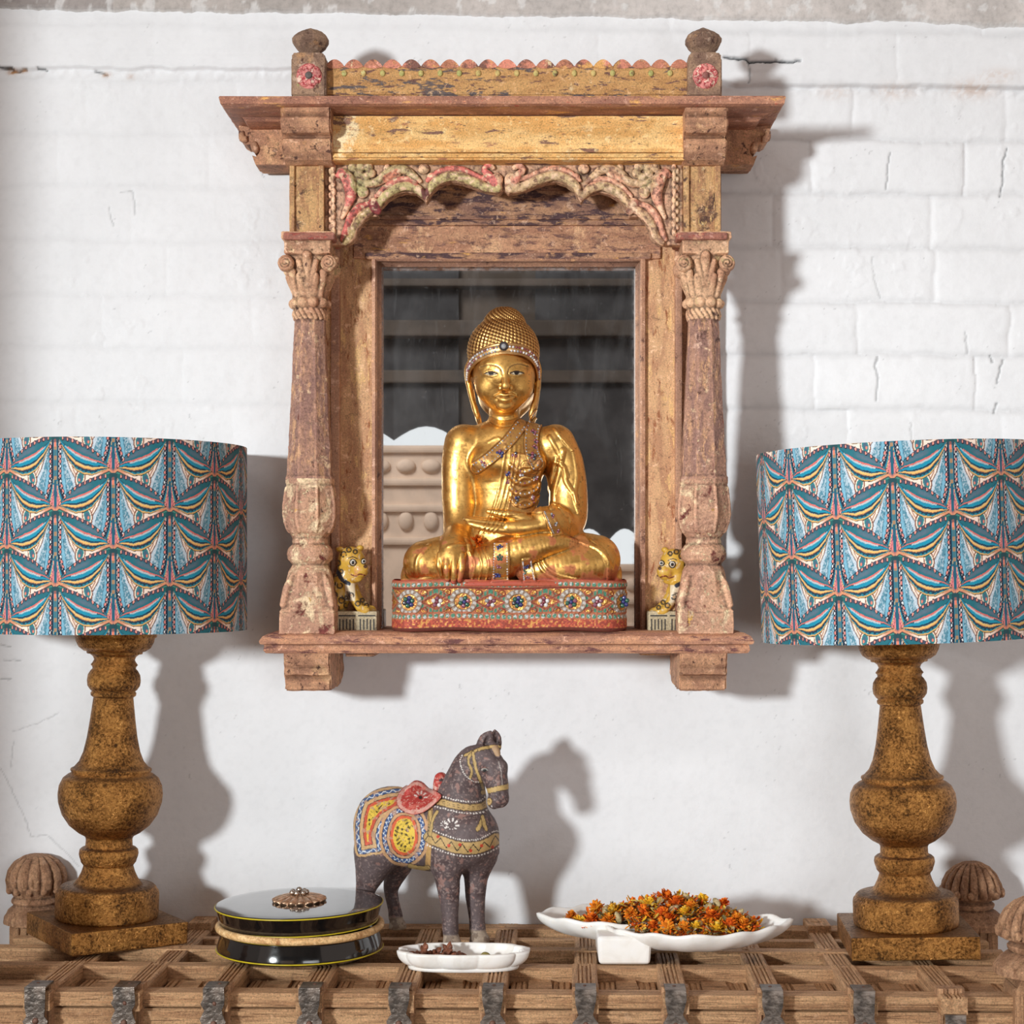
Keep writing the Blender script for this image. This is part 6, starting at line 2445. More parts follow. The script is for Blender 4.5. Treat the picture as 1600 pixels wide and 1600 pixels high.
def dpoly(pts, closed=True):
    p = catmull(pts, 5, closed)
    d, t = poly_dist(wx, wy, p, closed)
    return (np.where(in_poly(wx, wy, p), d, -d), t) if closed else (d, t)


def blanket(pts, zig, cols, wd):
    d, t = dpoly(pts)
    L = 0.0
    i_ = (d > 0) & fr
    tn(i_, cols[0])
    e = np.cumsum(wd)
    tn(i_ & (d > e[0]), cols[1])
    zg = np.abs(d - e[0] - (wd[1] / 2) + (wd[1] * .28) * np.sign(np.sin(t * zig)) * np.abs(np.sin(t * zig)) ** .7)
    tn(i_ & (d > e[0]) & (d < e[1]) & (zg < .9), (214, 218, 220))
    tn(i_ & (d > e[1]), cols[0])
    tn(i_ & (d > e[2]), cols[3], .9)
    tn(i_ & (d > e[3]), cols[4])
    for q in list(e[:3]):
        tn(i_ & (np.abs(d - q) < .55), (60, 50, 52), .8)
    inn = i_ & (d > e[3] + 1.5)
    sw = np.sin(px * .55 + 2.2 * np.sin(py * .22)) * np.sin(py * .52 + 2.0 * np.sin(px * .2))
    tn(inn & (sw > .42), (36, 30, 28), .9)
    tn(inn & (np.abs(sw) < .035) & (n1 > -.1), (60, 50, 30), .8)
    tn(i_ & (n2 > .24), (188, 150, 126), .75)
    return d


BL = (206, 168, 120)
blanket([(560, 1252), (575, 1240), (600, 1231), (630, 1229), (640, 1240), (632, 1268), (606, 1285), (597, 1305), (599, 1331), (580, 1336), (559, 1338), (553, 1318), (552, 1285)], 150, [BL, (70, 96, 142), BL, (200, 74, 52), (222, 188, 74)], [4, 6, 6, 5])
tn((px > 640) & (px < 676) & (py > 1262) & (py < 1358) & fr & (np.abs(px - 671 + .05 * (py - 1300)) < 4), (190, 150, 96))
blanket([(631, 1257), (652, 1262), (666, 1280), (670, 1308), (664, 1334), (648, 1350), (632, 1354), (613, 1349), (598, 1333), (592, 1308), (597, 1282), (611, 1263)], 190, [(202, 158, 118), (66, 92, 140), BL, (212, 88, 54), (224, 190, 76)], [5, 7, 5, 5])
GB = (190, 158, 104)
for pts, hw, dots in (([(676, 1250), (692, 1254), (712, 1259), (735, 1262), (752, 1260), (764, 1252)], 5.5, 9), ([(671, 1308), (690, 1316), (715, 1324), (740, 1325), (760, 1320), (775, 1311)], 9.5, 12.5)):
    p = catmull(pts, 8)
    d, t = poly_dist(wx, wy, p)
    tn((d < hw) & fr, GB)
    tn((np.abs(d - hw) < .8) & fr, (70, 56, 44), .8)
    if hw > 8:
        cy = np.interp(px, p[:, 0], p[:, 1])
        zg = np.abs((py - cy) - 6.0 * (2 * np.abs(np.mod(px / 17, 1) * 2 - 1) - 1))
        tn((zg < 1.2) & (d < hw - 1.5) & fr, (40, 36, 32))
        for k in range(6):
            x0 = 676 + 17 * k
            tn((np.hypot(px - x0 - 8.5, py - np.interp(x0, p[:, 0], p[:, 1]) - (4 if k % 2 else -3)) < 2.6) & fr & (d < hw), (196, 72, 50))
    else:
        tn((np.abs(d - 1.5) < .5) & fr & (np.sin(px * .8) > -.2), (60, 50, 40), .7)
    s_ = t * np.hypot(*(p[1:] - p[:-1]).T).sum()
    tn((np.hypot(np.mod(s_, 4.2) - 2.1, d - dots) < 1.25) & fr, (226, 220, 212))
for pts, hw in (([(672, 1268), (673, 1285), (671, 1304)], 3.0), ([(683, 1268), (676, 1282), (672, 1304)], 2.6), ([(727, 1180), (745, 1172), (765, 1167), (782, 1167)], 2.6), ([(744, 1172), (733, 1182), (732, 1192), (737, 1205), (735, 1216)], 2.3), ([(739, 1176), (742, 1195), (750, 1218), (757, 1238)], 2.6),
                ([(755, 1238), (766, 1235), (780, 1232), (796, 1228)], 4.2), ([(641, 1353), (655, 1357), (668, 1356)], 4.0), ([(754, 1276), (751, 1288), (746, 1296)], 3.2), ([(754, 1276), (757, 1288), (760, 1296)], 3.0)):
    d, t = poly_dist(wx, wy, catmull(pts, 6))
    tn((d < hw) & fr, (188, 158, 102))
    tn((np.abs(d - hw) < .6) & fr, (64, 50, 40), .8)
d, t = poly_dist(px, py, catmull([(722, 1180), (719, 1192), (726, 1210), (738, 1220), (748, 1222)], 6))
tn((d < 1.0) & fr & (np.sin(t * 110) > -.2), (220, 214, 206))
for cx, cy, r in ((706, 1290, 12), (694, 1288, 6)):
    a_ = np.arctan2(py - cy, px - cx)
    rr = np.hypot(px - cx, py - cy)
    tn((rr < r) & (rr > r * .45) & (np.cos(a_ * 9) > .35) & fr & (py < cy + r * .5), (226, 220, 214))
tn((np.hypot(px - 776, py - 1173) < 9) & (np.abs((px - 772) - .5 * (py - 1165)) < 6) & fr, (170, 140, 108))
tn((np.hypot((px - 757) * .7, py - 1204) < 2.2) & fr, (40, 44, 44))
tn((np.abs(np.hypot((px - 757) * .7, py - 1204) - 3.2) < .7) & fr & (py < 1204), (150, 150, 144))
d, _ = poly_dist(px, py, [(779, 1190), (783, 1206), (785, 1226)])
tn((d < .7) & fr, (170, 160, 154))
m_hp = mat_attr('old_painted_wood', .55, 0, .45, 260, .35, .35)
horse.add('horse_body', mesh_np('horse_body', V, Qd, [m_hp], True, col * wear_and_shade(V, Qd, 8, .0005, .5, .2)))
# saddle lies over the back as a shell of its own
pxg = CX + hf.ax[0][:, None] * F / (D + hf.ax[1][None, :])
dy = D + hf.ax[1]
SP = catmull([(620, 1257), (622, 1241), (634, 1227), (652, 1220), (668, 1229), (684, 1238), (690, 1244), (682, 1254), (664, 1268), (646, 1273), (630, 1268)], 5, True)
g = np.full(hf.f.shape, 1.0, np.float32)
for j in range(len(hf.ax[1])):
    d2_ = D + hf.ax[1][j]
    gx_, gz_ = np.meshgrid(CX + hf.ax[0] * F / d2_, CY - hf.ax[2] * F / d2_, indexing='ij')
    m_ = (gx_ > 605) & (gx_ < 700) & (gz_ > 1205) & (gz_ < 1285)
    if not m_.any():
        continue
    d_, _ = poly_dist(gx_[m_], gz_[m_], SP, True)
    d_ = np.where(in_poly(gx_[m_], gz_[m_], SP), -d_, d_) * hs
    g[:, j, :][m_] = d_
sf = Field(hf.lo, hf.lo + (np.array(hf.f.shape) - 1) * hf.h, hf.h)
sf.f = sf.f[:hf.f.shape[0], :hf.f.shape[1], :hf.f.shape[2]]
sf.f[:] = np.maximum(np.maximum(base_f - .0052, -(base_f + .003)), g)
for ax in range(3):
    sf.ax[ax] = hf.ax[ax]
sf.n = np.array(hf.f.shape)
sf.tube([P(638, 1236, -.148), P(652, 1227, -.135), P(668, 1236, -.13)], np.array([6, 8, 5]) * hs, 6 * hs)
sf.tube([P(687, 1243, -.150), P(687, 1228, -.150), P(689, 1217, -.151)], np.array([10, 10.5, 10.5]) * hs, 4 * hs)
V, Qd = sf.mesh()
V = roughen(V, Qd, .0004, 150, 3)
px, py = paint_xy(V)
n2, n3 = fbm(V * 150 + 3, 3), fbm(V * 420 + 1, 2)
col = np.tile(lin((178, 62, 56)), (len(V), 1))
wx, wy = px, py
fr = np.ones(len(V), bool)
d, _ = poly_dist(px, py, SP, True)
tn((d < 6.5) & (px < 682) & (py > 1222), (214, 160, 146))
tn((d < 1.2) & (px < 682), (160, 66, 58))
tn(sstep(.1, .3, n2), (206, 112, 98), .7)
tn(sstep(.28, .36, n3), (226, 186, 170), .6)
a_ = np.arctan2(py - 1246, px - 657)
rr = np.hypot(px - 657, py - 1246)
tn((rr < 11) & (rr > 5) & (np.cos(a_ * 9) > .3) & (py < 1247), (232, 214, 206))
tn((rr < 3), (60, 36, 34))
tn((np.hypot((px - 690) * .6, py - 1219) < 2.5), (70, 56, 56))
horse.add('saddle', mesh_np('saddle', V, Qd, [m_hp], True, col), label='red saddle with pink edge and pommel')


# ------------------------------------------------------------------ spotted cat figurines on the shelf
def leopard(label, fx, Yc, kk=1.0, ox=0.0, oy=0.0):
    """fx maps measured x of the left figurine; oy lowers it"""
    t = Thing('leopard_figurine', label, 'figurine', tuple(P(fx(556), 987, Yc)), 'painted leopard figurines on the mirror shelf')
    sh = S(Yc)
    p = lambda x, y, w=0: P(fx(x), y + oy, Yc - w / 1000)
    xs = sorted((fx(505), fx(600)))
    lf = Field((X_(xs[0], Yc), Yc - .036, Z_(960, Yc)), (X_(xs[1], Yc), Yc + .03, Z_(842, Yc)), .00085)
    T = lambda pts, rad, k=3, **kw: lf.tube([p(*q) for q in pts], np.array(rad) * sh, k * sh, **kw)
    E = lambda c, r, k=3, **kw: lf.ell(p(*c), np.array(r) * sh, k * sh, **kw)
    T([(542, 902, 0), (532, 925, -3), (524, 942, -4)], [17, 19, 20], 0)
    T([(546, 880, 2), (542, 902, 0)], [17, 17], 5)
    E((549, 874, 5), (21, 20, 20), 5)
    E((563, 890, 13), (12.5, 10.5, 13), 4)
    E((557, 900, 10), (11, 6.5, 10), 3)
    E((571, 888, 17), (4, 3.5, 4), 1.5)
    E((531, 858, 4), (6.5, 8, 4.5), 2)
    E((563, 856, 4), (5.5, 6.5, 4.5), 2)
    E((551.5, 879, 23), (5, 5, 3), 1)
    E((568, 877, 19), (4, 4.6, 4), 1)
    T([(546, 915, 14), (553, 935, 16), (562, 950, 18)], [9.5, 7.5, 6], 3)
    T([(550, 915, -10), (560, 935, -8), (574, 950, -4)], [9, 7, 6], 3)
    E((569, 953, 19), (9, 4.5, 7), 2)
    E((580, 953, -3), (8, 4.5, 7), 2)
    E((526, 944, 12), (15, 13, 10), 4)
    V, Qd = lf.mesh()
    V = roughen(V, Qd, .0003, 160, 2)
    N = vnormals(V, Qd)
    d_ = D + V[:, 1]
    x = CX + V[:, 0] * F / d_
    y = CY - V[:, 2] * F / d_ - oy
    inv = (lambda q: q) if fx(1) > fx(0) else None
    x = x - (fx(0)) if fx(1) > fx(0) else (fx(0) - x)
    ff = N[:, 1] < -.05
    n1 = fbm(V * 200, 3)
    c = np.tile(lin((208, 164, 66)), (len(V), 1))

    def tt(mask, cc, s=1.0):
        nonlocal c
        m_ = np.clip(mask * s, 0, 1)[:, None]
        c = c * (1 - m_) + lin(cc) * m_
    tt(sstep(.0, .4, n1), (186, 132, 48))
    tt(sstep(.25, .4, n1), (226, 206, 160), .8)
    tt((np.abs(y - 925) < 14) * (np.abs(x - 547) < 8) * ff, (226, 214, 190), .8)
    for (sx, sy, r) in ((537, 866, 4), (545, 859, 3.5), (555, 862, 3), (528, 880, 4), (524, 896, 4), (520, 912, 4), (531, 915, 4), (522, 930, 5), (534, 938, 4.5), (526, 950, 4), (549, 930, 3.5), (559, 943, 3.5), (541, 946, 3.5), (566, 938, 3), (573, 946, 3), (533, 893, 3), (512, 940, 4)):
        rr = np.hypot(x - sx, y - sy)
        tt((np.abs(rr - r) < 1.3) * (n1 > -.3), (44, 40, 36), .9)
        tt((rr < r - 1.5), (170, 112, 44), .6)
    for (ex, ey, r) in ((551.5, 879, 5), (568.5, 877, 4.2)):
        rr = np.hypot(x - ex, y - ey)
        tt((rr < r) * ff, (232, 226, 214)); tt((np.abs(rr - r) < .9) * ff, (50, 40, 32)); tt((rr < r * .5) * ff, (28, 26, 26))
    dd, _ = poly_dist(x, y, catmull([(549, 898), (556, 900), (562, 897), (570, 899)], 4))
    tt((dd < 1.1) * ff, (116, 52, 36))
    dd, _ = poly_dist(x, y, catmull([(545, 872), (551, 870), (558, 873)], 4))
    tt((dd < .8) * ff, (70, 52, 36))
    tt((np.hypot(x - 571, y - 885) < 3) * ff, (90, 60, 44))
    dd, _ = poly_dist(x, y, catmull([(520, 884), (527, 893), (535, 906), (545, 912)], 4))
    tt((dd < 3.2), (52, 56, 66))
    tt((np.abs(y - 930) < 7) * (np.abs(x - 541) < 7) * ff * (n1 > -.1), (64, 50, 44), .8)
    tt((np.abs(x - 560) < 8) * (np.abs(y - 893) < 7) * (n1 > .05), (214, 150, 100), .6)
    t.add('leopard_body', mesh_np('leopard_body', V, Qd, [mat_attr('leopard_paint', .4, 0, .2, 300, .15, .4, .15)], True, c))
    # plinth with ruled black lines
    m = MB()
    a, b = sorted((X_(fx(526), Yc - .022), X_(fx(589), Yc - .022)))
    m.box((a, Yc - .022, Z_(987, Yc - .022)), (b, Yc + .024, Z_(955, Yc - .022)), .0025)
    pl = t.add('plinth', worn(m, 'plinth', mat_paint('grey_beige_plinth', (172, 158, 132), (146, 132, 110), [((96, 84, 70), 30, .58, .68, False)], (1, 1, 1), .6, .4, 20), .0005))
    m = MB()
    yl = Yc - .0222
    pb = lambda x0, y0, x1, y1: m.box((X_(x0, yl), yl - .0004, Z_(y1, yl)), (X_(x1, yl), yl + .0006, Z_(y0, yl)), 0)
    L, Rr = sorted((fx(527), fx(588)))
    pb(L + 2, 961, (L + Rr) / 2 - 2, 963); pb((L + Rr) / 2 + 2, 961, Rr - 2, 963)
    for k in range(11):
        xx = L + 4 + k * (Rr - L - 8) / 10
        if k != 5:
            pb(xx - .8, 967 + (k % 2), xx + .9, 985 - (k % 3))
    t.add('painted_lines', m.mesh('painted_lines', mat_plain('black_paint', (40, 38, 36), .6, 0, .2, 200, .2)), pl)
    return t


leopard('yellow spotted leopard figurine beside the left column on the mirror shelf', lambda x: x, -.117)
leopard('yellow spotted leopard figurine half hidden behind the right column on the mirror shelf', lambda x: 1602 - x, -.112, oy=3.0)
# ------------------------------------------------------------------ black lacquer box
BX, BY = (469 - CX) * (D - .240) / F, -.240
box_t = Thing('lacquer_box', 'round black lacquer box with yellow lines, rattan hoop and metal rosette on lid', 'box', (BX, BY, ZT), local=True)


def lacquer():
    t = NT('black_lacquer')
    v = t.obj()
    n = t.noise(v, 35, 4, .6)
    t.bsdf((.0065, .006, .006), t.rng(n, .3, .7, .06, .16), 0, t.bump(t.noise(v, 14, 2, .5), .05, .002), spec=.6, Coat_Weight=.8, Coat_Roughness=.04)
    return t.m


m_lac = lacquer()
m_yel = mat_plain('yellow_line_paint', (196, 176, 30), .35, 0, .1, 200, .12)
m_rat = mat_paint('pale_rattan', (222, 186, 138), (200, 158, 110), [((160, 112, 70), 20, .56, .64, False), ((240, 212, 170), 40, .6, .7, False)], (8, 8, 30), .4, .3, 8)
m = MB()
m.lathe([(.02, .0), (.100, .0), (.104, .003), (.112, .0055), (.1168, .008), (.1178, .010), (.1176, .0125), (.1148, .022), (.1118, .031), (.1105, .036), (.108, .0375), (.02, .0375)], n=128)
bx = box_t.add('box_base', m.mesh('box_base', m_lac))
m = MB()
for r, z in ((.1178, .0096), (.1112, .0352)):
    m.tube([(r * math.cos(a), r * math.sin(a), z) for a in np.linspace(0, 2 * PI, 128, endpoint=False)], .0010, 8, closed=True)
box_t.add('yellow_line', m.mesh('yellow_line', m_yel), bx)
m = MB()
m.tube([(.1142 * math.cos(a) * (1 + .003 * math.sin(3 * a)), .1142 * math.sin(a), .0405 + .0006 * math.sin(2 * a)) for a in np.linspace(0, 2 * PI, 128, endpoint=False)], .0054, 12, closed=True)
box_t.add('rattan_hoop', m.mesh('rattan_hoop', m_rat), label='pale rattan hoop')
m = MB()
m.lathe([(.02, .0442), (.108, .0442), (.1100, .0452), (.1112, .047), (.1140, .058), (.1175, .0695), (.1184, .0712), (.1178, .0722), (.116, .0726), (.100, .0734), (.060, .0742), (.02, .0746), (.001, .0747)], n=128)
lid = box_t.add('lid', m.mesh('lid', m_lac))
lid.rotation_euler = (0, math.radians(-.9), 0)
m = MB()
for r, z in ((.1105, .0460), (.1184, .0706)):
    m.tube([(r * math.cos(a), r * math.sin(a), z) for a in np.linspace(0, 2 * PI, 128, endpoint=False)], .0010, 8, closed=True)
box_t.add('yellow_line', m.mesh('yellow_line', m_yel), lid)
m = MB()
G = []
for r, z in ((.0365, .0755), (.036, .0772), (.031, .0795), (.022, .0818), (.012, .0835), (.002, .084)):
    G.append([(r * (1 + .07 * abs(math.cos(9 * a))) * math.cos(a), r * (1 + .07 * abs(math.cos(9 * a))) * math.sin(a), z + .0030 * (abs(math.cos(9 * a)) ** .6 - .5) * min(1, r / .02)) for a in np.linspace(0, 2 * PI, 180, endpoint=False)])
m.grid(np.array(G)[:, ::-1], cv=True, caps=True)
for k in range(18):
    a = 2 * PI * k / 18
    m.sphere((.033 * math.cos(a), .033 * math.sin(a), .0775), (.0042, .0042, .0026), 10, 6)
m_met = mat_plain('warm_silver', (206, 170, 140), .28, .9, .4, 500, .3)
box_t.add('lid_rosette', m.mesh('lid_rosette', m_met), lid, label='metal flower rosette')
m = MB()
for k in range(7):
    a = 2 * PI * k / 7
    m.sphere((.0105 * math.cos(a), .0105 * math.sin(a), .0872), .0040, 14, 10)
m.sphere((0, 0, .0905), .0042, 14, 10)
box_t.add('lid_knob', m.mesh('lid_knob', mat_plain('dull_silver', (190, 180, 170), .2, 1, .1, 300, .15)), lid, label='cluster of silver beads')


# ------------------------------------------------------------------ white marble dishes
def marble():
    t = NT('white_marble')
    v = t.obj()
    n = t.noise(v, 18, 6, .6, 1.2)
    c = t.ramp(n, [(.3, srgb(226, 220, 212)), (.5, srgb(240, 237, 232)), (.7, srgb(244, 242, 240))])
    t.bsdf(c, .38, 0, t.bump(t.noise(v, 220, 3, .5), .06, .001), spec=.45, Subsurface_Weight=.12, Subsurface_Radius=(.006, .005, .004), Subsurface_Scale=.6)
    return t.m


m_mar = marble()


def bowl(m, c, a, b, zb, zr, rim, flute, th=.0042, n=220, pw=2.2, rot=0.0, wave=None):
    """shallow fluted bowl: rim(theta) outline factor, flute(theta, rho) outward push"""
    G = []
    q0 = pw                                    # share of the radius that is flat floor
    sec = [(q0 * .1, 0), (q0 * .5, 0), (q0 * .8, 0)] + [(q0 + (1 - q0) * math.sin(p_), 1 - math.cos(p_)) for p_ in np.linspace(0, PI / 2, 14)]
    rows = [(r, z, 0) for r, z in sec] + [(1.0, 1.0, .5)] + [(r, z, 1) for r, z in sec[::-1]]
    for r, zf, side in rows:
        row = []
        for k in range(n):
            t = 2 * PI * k / n
            q = r * rim(t)
            fl = flute(t, r)
            if side == 0:
                rr, z = q + fl / a, zb + (zr - zb) * zf
            elif side == 1:
                rr, z = max(q * (1 - th / b * .95) + fl / a * .7, .0), zb + th + (zr - zb - th) * zf + .0003
            else:
                rr, z = q * (1 - th / b * .45) + fl / a, zr + .0014
            z += (wave(t) * r ** 3 if wave else 0)
            x, y = a * rr * math.cos(t), b * rr * math.sin(t)
            row.append((c[0] + x * math.cos(rot) - y * math.sin(rot), c[1] + x * math.sin(rot) + y * math.cos(rot), c[2] + z))
        G.append(row)
    m.grid(np.array(G), cv=True, caps=True)


SDX, SDY = (724.5 - CX) * (D - .328) / F, -.328
sd = Thing('scalloped_dish', 'small oval scalloped white marble dish holding star anise', 'dish', (SDX, SDY, ZT), local=True)
m = MB()
lob = lambda t: (1.0 - .075 * (1 - abs(math.sin(5 * t + .3)) ** .55)) * (1 / ((abs(math.cos(t)) ** 2.5 + abs(math.sin(t)) ** 2.5) ** (1 / 2.5))) * .985
bowl(m, (0, 0, 0), .0935, .0435, .004, .0245, lob, lambda t, r: 0.0, .0050, 300, .74)
sd.add('bowl', m.mesh('bowl', m_mar))
m = MB()
oval = [(.0755 / ((abs(math.cos(t)) ** 2.6 + abs(math.sin(t)) ** 2.6) ** (1 / 2.6)) * math.cos(t), .034 / ((abs(math.cos(t)) ** 2.6 + abs(math.sin(t)) ** 2.6) ** (1 / 2.6)) * math.sin(t)) for t in np.linspace(0, 2 * PI, 96, endpoint=False)]
G = [[(x * s_, y * s_, z) for x, y in oval] for s_, z in ((.9, 0), (1.0, .0005), (1.01, .003), (1.0, .005), (.97, .0058))]
m.grid(np.array(G), cv=True, caps=True)
sd.add('foot', m.mesh('foot', m_mar))

ld = Thing('shell_dish', 'large white marble dish of two fluted shells on a block foot, heaped with dried marigolds', 'dish', (.18, -.24, ZT), local=True)
m = MB()
Ax, Ay = .134 - .18, -.200 + .24
tipA = lambda t: 1 + .13 * max(0, -math.cos(t)) ** 6 - .05 * abs(math.sin(2 * t))
bowl(m, (Ax, Ay, 0), .112, .074, .013, .0475, tipA, lambda t, r: .0022 * r * math.sin(11 * t + 3.0 * r), .0046, 260, .22, rot=math.radians(-4), wave=lambda t: .0016 * math.sin(11 * t + 3))
ld.add('rear_shell', m.mesh('rear_shell', m_mar))
m = MB()
Bx, By = .232 - .18, -.257 + .24
tipB = lambda t: 1 + .10 * max(0, math.cos(t)) ** 8 - .05 * abs(math.sin(2 * t))
bowl(m, (Bx, By, 0), .127, .080, .012, .044, tipB, lambda t, r: .0026 * r * math.sin(12 * t - 3.4 * r), .0046, 280, .22, rot=math.radians(7), wave=lambda t: .0018 * math.sin(12 * t - 3.4) + .004 * max(0, math.cos(t)) ** 3)
ld.add('front_shell', m.mesh('front_shell', m_mar))
m = MB()
m.box((-.0865, -.072, 0), (-.0155, .03, .039), .006, 3, smooth=False)
bmesh.ops.subdivide_edges(m.bm, edges=[e for e in m.bm.edges if e.calc_length() > .02], cuts=2, use_grid_fill=True)
for v in m.bm.verts:
    k = 1 + .12 * (v.co.z / .06)
    v.co.x = -.051 + (v.co.x + .051) * k
ld.add('block_foot', m.mesh('block_foot', m_mar), label='square block foot')

# ------------------------------------------------------------------ dried marigolds
PR = random.Random(21)
m_pet = mat_attr('dried_petals', .7, 0, .3, 600, .25, .2)
MOX, MOY = .190, -.226


def indish(x, y, k=.70):
    return ((x - .134) / .112) ** 2 + ((y + .200) / .074) ** 2 < k or ((x - .236) / .124) ** 2 + ((y + .256) / .080) ** 2 < k


def wallz(x, y):
    z = 1.0
    for cx_, cy_, a_, b_, zr_ in ((.134, -.200, .112, .074, .0475), (.236, -.256, .124, .080, .044)):
        r = math.hypot((x - cx_) / a_, (y - cy_) / b_)
        if r < .98:
            z = min(z, .0176 + (zr_ - .0176) * (1 - math.cos(math.asin(max(0, (r - .22) / .78)))))
    return z if z < 1 else 0.0


def mound(x, y):
    a = 1 - ((x - MOX) / .150) ** 2 - ((y - MOY) / .078) ** 2
    h = .036 + .026 * max(a, -.3) + .013 * math.exp(-(((x - .20) / .06) ** 2 + ((y + .225) / .04) ** 2))
    return max(h - .009 * max(0, .105 - x) / .06, wallz(x, y) + .009)


def petal(V, Q, C, p, dirv, upv, L, W, c, curl):
    d = np.array(dirv); d = d / (np.linalg.norm(d) + 1e-9)
    u = np.array(upv); u = u - d * (u @ d); u /= (np.linalg.norm(u) + 1e-9)
    s_ = np.cross(d, u)
    b0 = len(V)
    for i, (t, w) in enumerate(((0, .35), (.35, .9), (.7, 1.0), (1.0, .55))):
        q = p + d * L * t + u * L * curl * t * t
        for k in (-1, 0, 1):
            V.append(q + s_ * W * w * k + u * W * .35 * (abs(k)) + u * (PR.uniform(-.1, .1) * W))
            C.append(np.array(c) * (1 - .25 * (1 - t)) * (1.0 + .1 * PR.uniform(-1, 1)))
    for i in range(3):
        for k in range(2):
            a = b0 + i * 3 + k
            Q.append((a, a + 1, a + 4, a + 3))


ORG = [lin((240, 134, 34)), lin((234, 112, 28)), lin((244, 160, 48)), lin((220, 92, 26))]
YEL = [lin((238, 184, 44)), lin((232, 162, 36)), lin((236, 202, 92))]
GRN = [lin((150, 140, 104)), lin((176, 160, 120)), lin((120, 112, 76)), lin((196, 176, 140))]
V, Qp, C = [], [], []
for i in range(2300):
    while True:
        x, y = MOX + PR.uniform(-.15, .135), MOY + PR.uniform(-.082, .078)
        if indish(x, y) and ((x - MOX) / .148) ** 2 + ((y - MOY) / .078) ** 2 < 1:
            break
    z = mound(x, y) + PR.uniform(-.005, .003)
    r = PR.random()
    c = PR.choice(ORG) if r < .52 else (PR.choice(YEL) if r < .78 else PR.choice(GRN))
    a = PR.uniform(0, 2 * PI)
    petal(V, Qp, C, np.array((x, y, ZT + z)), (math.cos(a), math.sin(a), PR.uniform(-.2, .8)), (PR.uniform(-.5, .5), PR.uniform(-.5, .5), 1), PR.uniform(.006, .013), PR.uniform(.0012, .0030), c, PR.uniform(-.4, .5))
# a soft bed under them
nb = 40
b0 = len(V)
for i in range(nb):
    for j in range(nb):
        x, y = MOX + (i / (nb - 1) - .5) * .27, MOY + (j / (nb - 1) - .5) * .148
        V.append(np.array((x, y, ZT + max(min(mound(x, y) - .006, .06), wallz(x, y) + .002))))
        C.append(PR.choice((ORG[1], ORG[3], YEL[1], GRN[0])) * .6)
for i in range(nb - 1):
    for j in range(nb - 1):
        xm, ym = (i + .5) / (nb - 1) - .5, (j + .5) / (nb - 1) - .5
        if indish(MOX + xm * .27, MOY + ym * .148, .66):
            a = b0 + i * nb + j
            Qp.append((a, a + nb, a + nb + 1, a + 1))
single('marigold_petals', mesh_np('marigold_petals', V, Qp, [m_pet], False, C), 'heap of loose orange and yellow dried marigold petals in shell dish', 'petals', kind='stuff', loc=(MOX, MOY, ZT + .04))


def head_mesh(pal, n=60, R=.0125):
    V, Qp, C = [], [], []
    for i in range(n):
        k = i / n
        el = .15 + 1.25 * k
        a = i * 2.39996
        d = (math.cos(a) * math.cos(el), math.sin(a) * math.cos(el), math.sin(el))
        petal(V, Qp, C, np.array((0, 0, -.002 + .003 * k)), d, (0, 0, 1), R * PR.uniform(.75, 1.1) * (1 - .25 * k), .0024, PR.choice(pal), PR.uniform(-.5, .3))
    me = mesh_np('dried_marigold', V, Qp, [m_pet], False, C)
    return me


def pod_mesh():
    m = MB()
    m.lathe([(.0008, -.009), (.0030, -.0075), (.0046, -.003), (.0044, .002), (.0032, .007), (.0012, .0095)], n=12, sq=lambda a: 1 + .10 * math.sin(6 * a))
    return m.mesh('dried_bud', mat_paint('dry_bud', (186, 166, 130), (150, 136, 98), [((110, 92, 66), 40, .55, .65, False)], (1, 1, 1), .7, .4, 60))


heads = [(head_mesh(ORG[:2] + ORG[3:]), 'deep orange'), (head_mesh(ORG[:1] + [ORG[2]]), 'bright orange'), (head_mesh(YEL), 'yellow')]
spots = [(1039, 1402, 0), (1056, 1412, 0), (1131, 1413, 0), (1150, 1437, 1), (1112, 1432, 0), (1096, 1409, 2), (1070, 1428, 2), (1035, 1428, 0), (985, 1428, 1), (1003, 1424, 0), (960, 1424, 2), (932, 1418, 1), (893, 1432, 1), (905, 1440, 2),
         (925, 1438, 0), (950, 1438, 1), (1020, 1448, 0), (1043, 1450, 1), (1068, 1450, 1), (1088, 1449, 2), (1120, 1452, 2), (1140, 1447, 0), (1160, 1446, 1), (1080, 1417, 1), (1015, 1412, 2), (1048, 1437, 0)]
seq = {0: 0, 1: 0, 2: 0}
for i, (hx_, hy_, kd_) in enumerate(spots):
    # find where the line of sight meets the heap
    best = None
    for Yt in np.linspace(-.30, -.155, 60):
        p = P(hx_, hy_, Yt)
        if p[2] - ZT <= mound(p[0], Yt) + .004 and indish(p[0], Yt):
            best = p
            break
    if best is None:
        best = P(hx_, hy_, MOY)
    o = bpy.data.objects.new('dried_marigold', heads[kd_][0])
    COL.objects.link(o)
    o.location = best
    o.rotation_euler = (PR.uniform(.1, .9), PR.uniform(-.5, .5), PR.uniform(0, 6))
    s_ = PR.uniform(.85, 1.15)
    o.scale = (s_, s_, s_)
    o['label'] = '%s dried marigold head among those heaped in the white shell dish' % heads[kd_][1]
    o['category'] = 'flower'
    o['group'] = '%s marigold heads in the shell dish' % heads[kd_][1]
pm = pod_mesh()
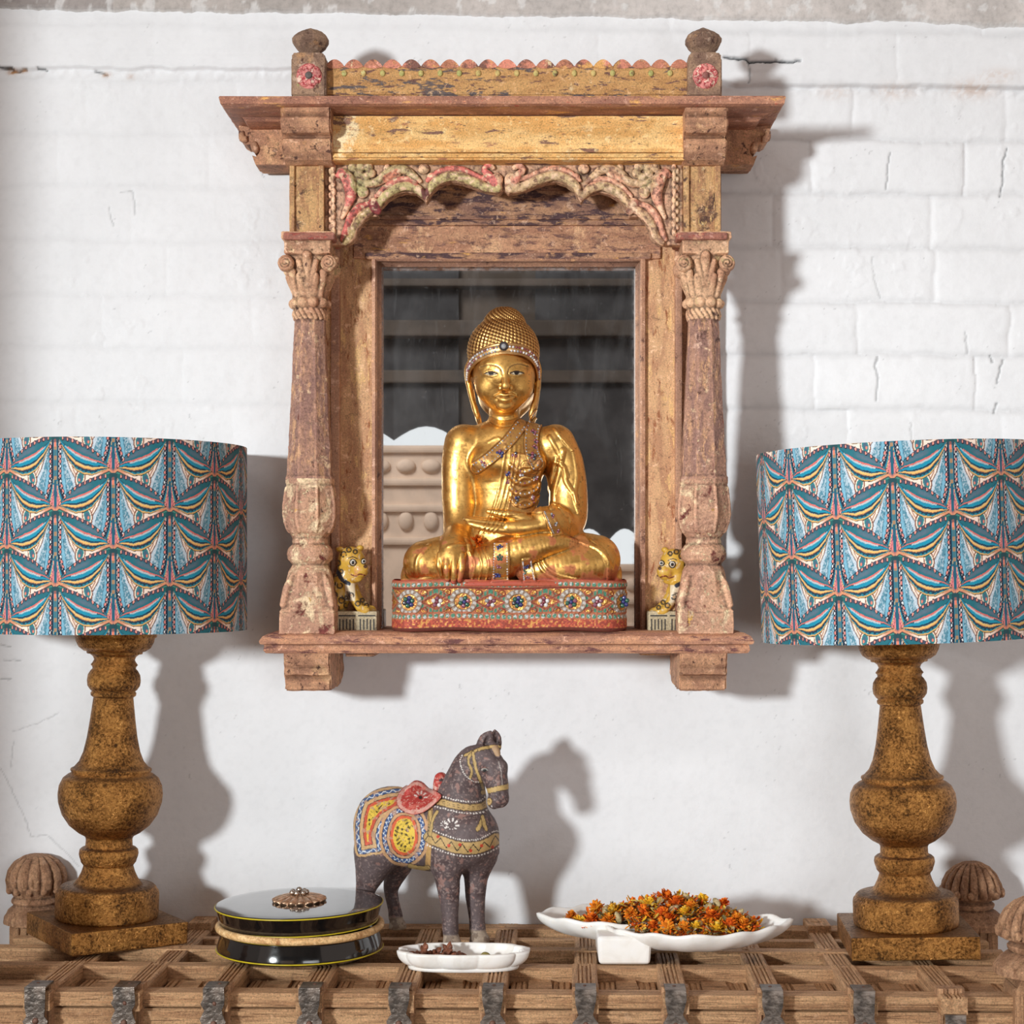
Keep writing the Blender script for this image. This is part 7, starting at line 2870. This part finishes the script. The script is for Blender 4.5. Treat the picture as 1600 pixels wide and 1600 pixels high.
for (bx_, by_) in ((1020, 1409), (1033, 1406), (1073, 1402), (946, 1424), (966, 1434), (1070, 1440), (1093, 1443), (1140, 1424), (1155, 1428), (1120, 1410), (1052, 1420), (1107, 1420)):
    best = P(bx_, by_, MOY)
    for Yt in np.linspace(-.30, -.155, 60):
        p = P(bx_, by_, Yt)
        if p[2] - ZT <= mound(p[0], Yt) + .003 and indish(p[0], Yt):
            best = p
            break
    o = bpy.data.objects.new('dried_bud', pm)
    COL.objects.link(o)
    o.location = best
    o.rotation_euler = (PR.uniform(.3, 1.6), PR.uniform(-.8, .8), PR.uniform(0, 6))
    o['label'] = 'pale green-brown dried bud among the marigolds in the white shell dish'
    o['category'] = 'flower bud'
    o['group'] = 'dried buds in the shell dish'


# ------------------------------------------------------------------ star anise, a cardamom pod and a flower in the lap
def anise_mesh(n=8):
    m = MB()
    for k in range(n):
        a = 2 * PI * k / n + PR.uniform(-.1, .1)
        L = PR.uniform(.009, .0125)
        up = PR.uniform(.0, .35)
        pts = []
        for t in (0, .3, .65, 1):
            pts.append((L * t * math.cos(a), L * t * math.sin(a), .0025 + L * up * t * t))
        m.tube(pts, [.0012, .0022, .0026, .0004], 8, sub=3)
    m.sphere((0, 0, .0025), (.002, .002, .002), 8, 6)
    return m.mesh('star_anise', m_an)


m_an = mat_plain('star_anise_brown', (122, 72, 50), .55, 0, .5, 400, .4)
for (ax, ay, z, rx, ry, lab) in ((-.064, .004, .006, .1, .0, 'flat star anise at the far left end of the small white dish'), (-.052, -.004, .013, 1.15, .35, 'tall upright star anise leaning at the left in the small white dish'),
                                 (-.040, .010, .008, .3, -.2, 'star anise lying behind the upright one in the small white dish'), (-.030, -.006, .007, -.1, .2, 'star anise in the middle of the row in the small white dish'),
                                 (-.020, .006, .012, 1.0, -.3, 'second upright star anise, nearer the middle of the small white dish'), (-.008, -.004, .007, .15, .1, 'star anise at the right end of the row in the small white dish')):
    o = bpy.data.objects.new('star_anise', anise_mesh(PR.choice((7, 8, 8))))
    COL.objects.link(o)
    o.location = (SDX + ax, SDY + ay, ZT + z + .0075)
    o.scale = (1.25, 1.25, 1.25)
    o.rotation_euler = (rx, ry, PR.uniform(0, 6))
    o['label'] = lab
    o['category'] = 'spice'
    o['group'] = 'star anise in the small white dish'
m = MB()
m.tube([(-.007, 0, 0), (-.003, .0003, .0004), (.002, 0, .0006), (.007, 0, 0)], [.0008, .0034, .0034, .0008], 10, sub=4)
o = single('cardamom_pod', m.mesh('cardamom_pod', mat_plain('green_pod', (146, 132, 74), .6, 0, .4, 300, .2)), 'single green-brown cardamom pod lying alone in small white dish', 'spice')
o.location = (SDX + .030, SDY + .002, ZT + .0165)
o.rotation_euler = (0, .1, .4)
o = bpy.data.objects.new('dried_marigold', heads[0][0])
COL.objects.link(o)
o.location = Q3(745, 846, 42)
o.rotation_euler = (1.0, .2, 1)
o.scale = (.9, .9, .9)
o['label'] = 'small orange marigold resting in the lap of the gilt statue'
o['category'] = 'flower'
for me in bpy.data.meshes:
    if 'Col' not in me.color_attributes:
        at = me.color_attributes.new('Col', 'FLOAT_COLOR', 'POINT')
        at.data.foreach_set('color', np.ones(len(me.vertices) * 4, np.float32))
bpy.context.view_layer.update()
SCN.cycles.max_bounces = 6
SCN.cycles.diffuse_bounces = 3
SCN.cycles.glossy_bounces = 4
SCN.cycles.caustics_refractive = False
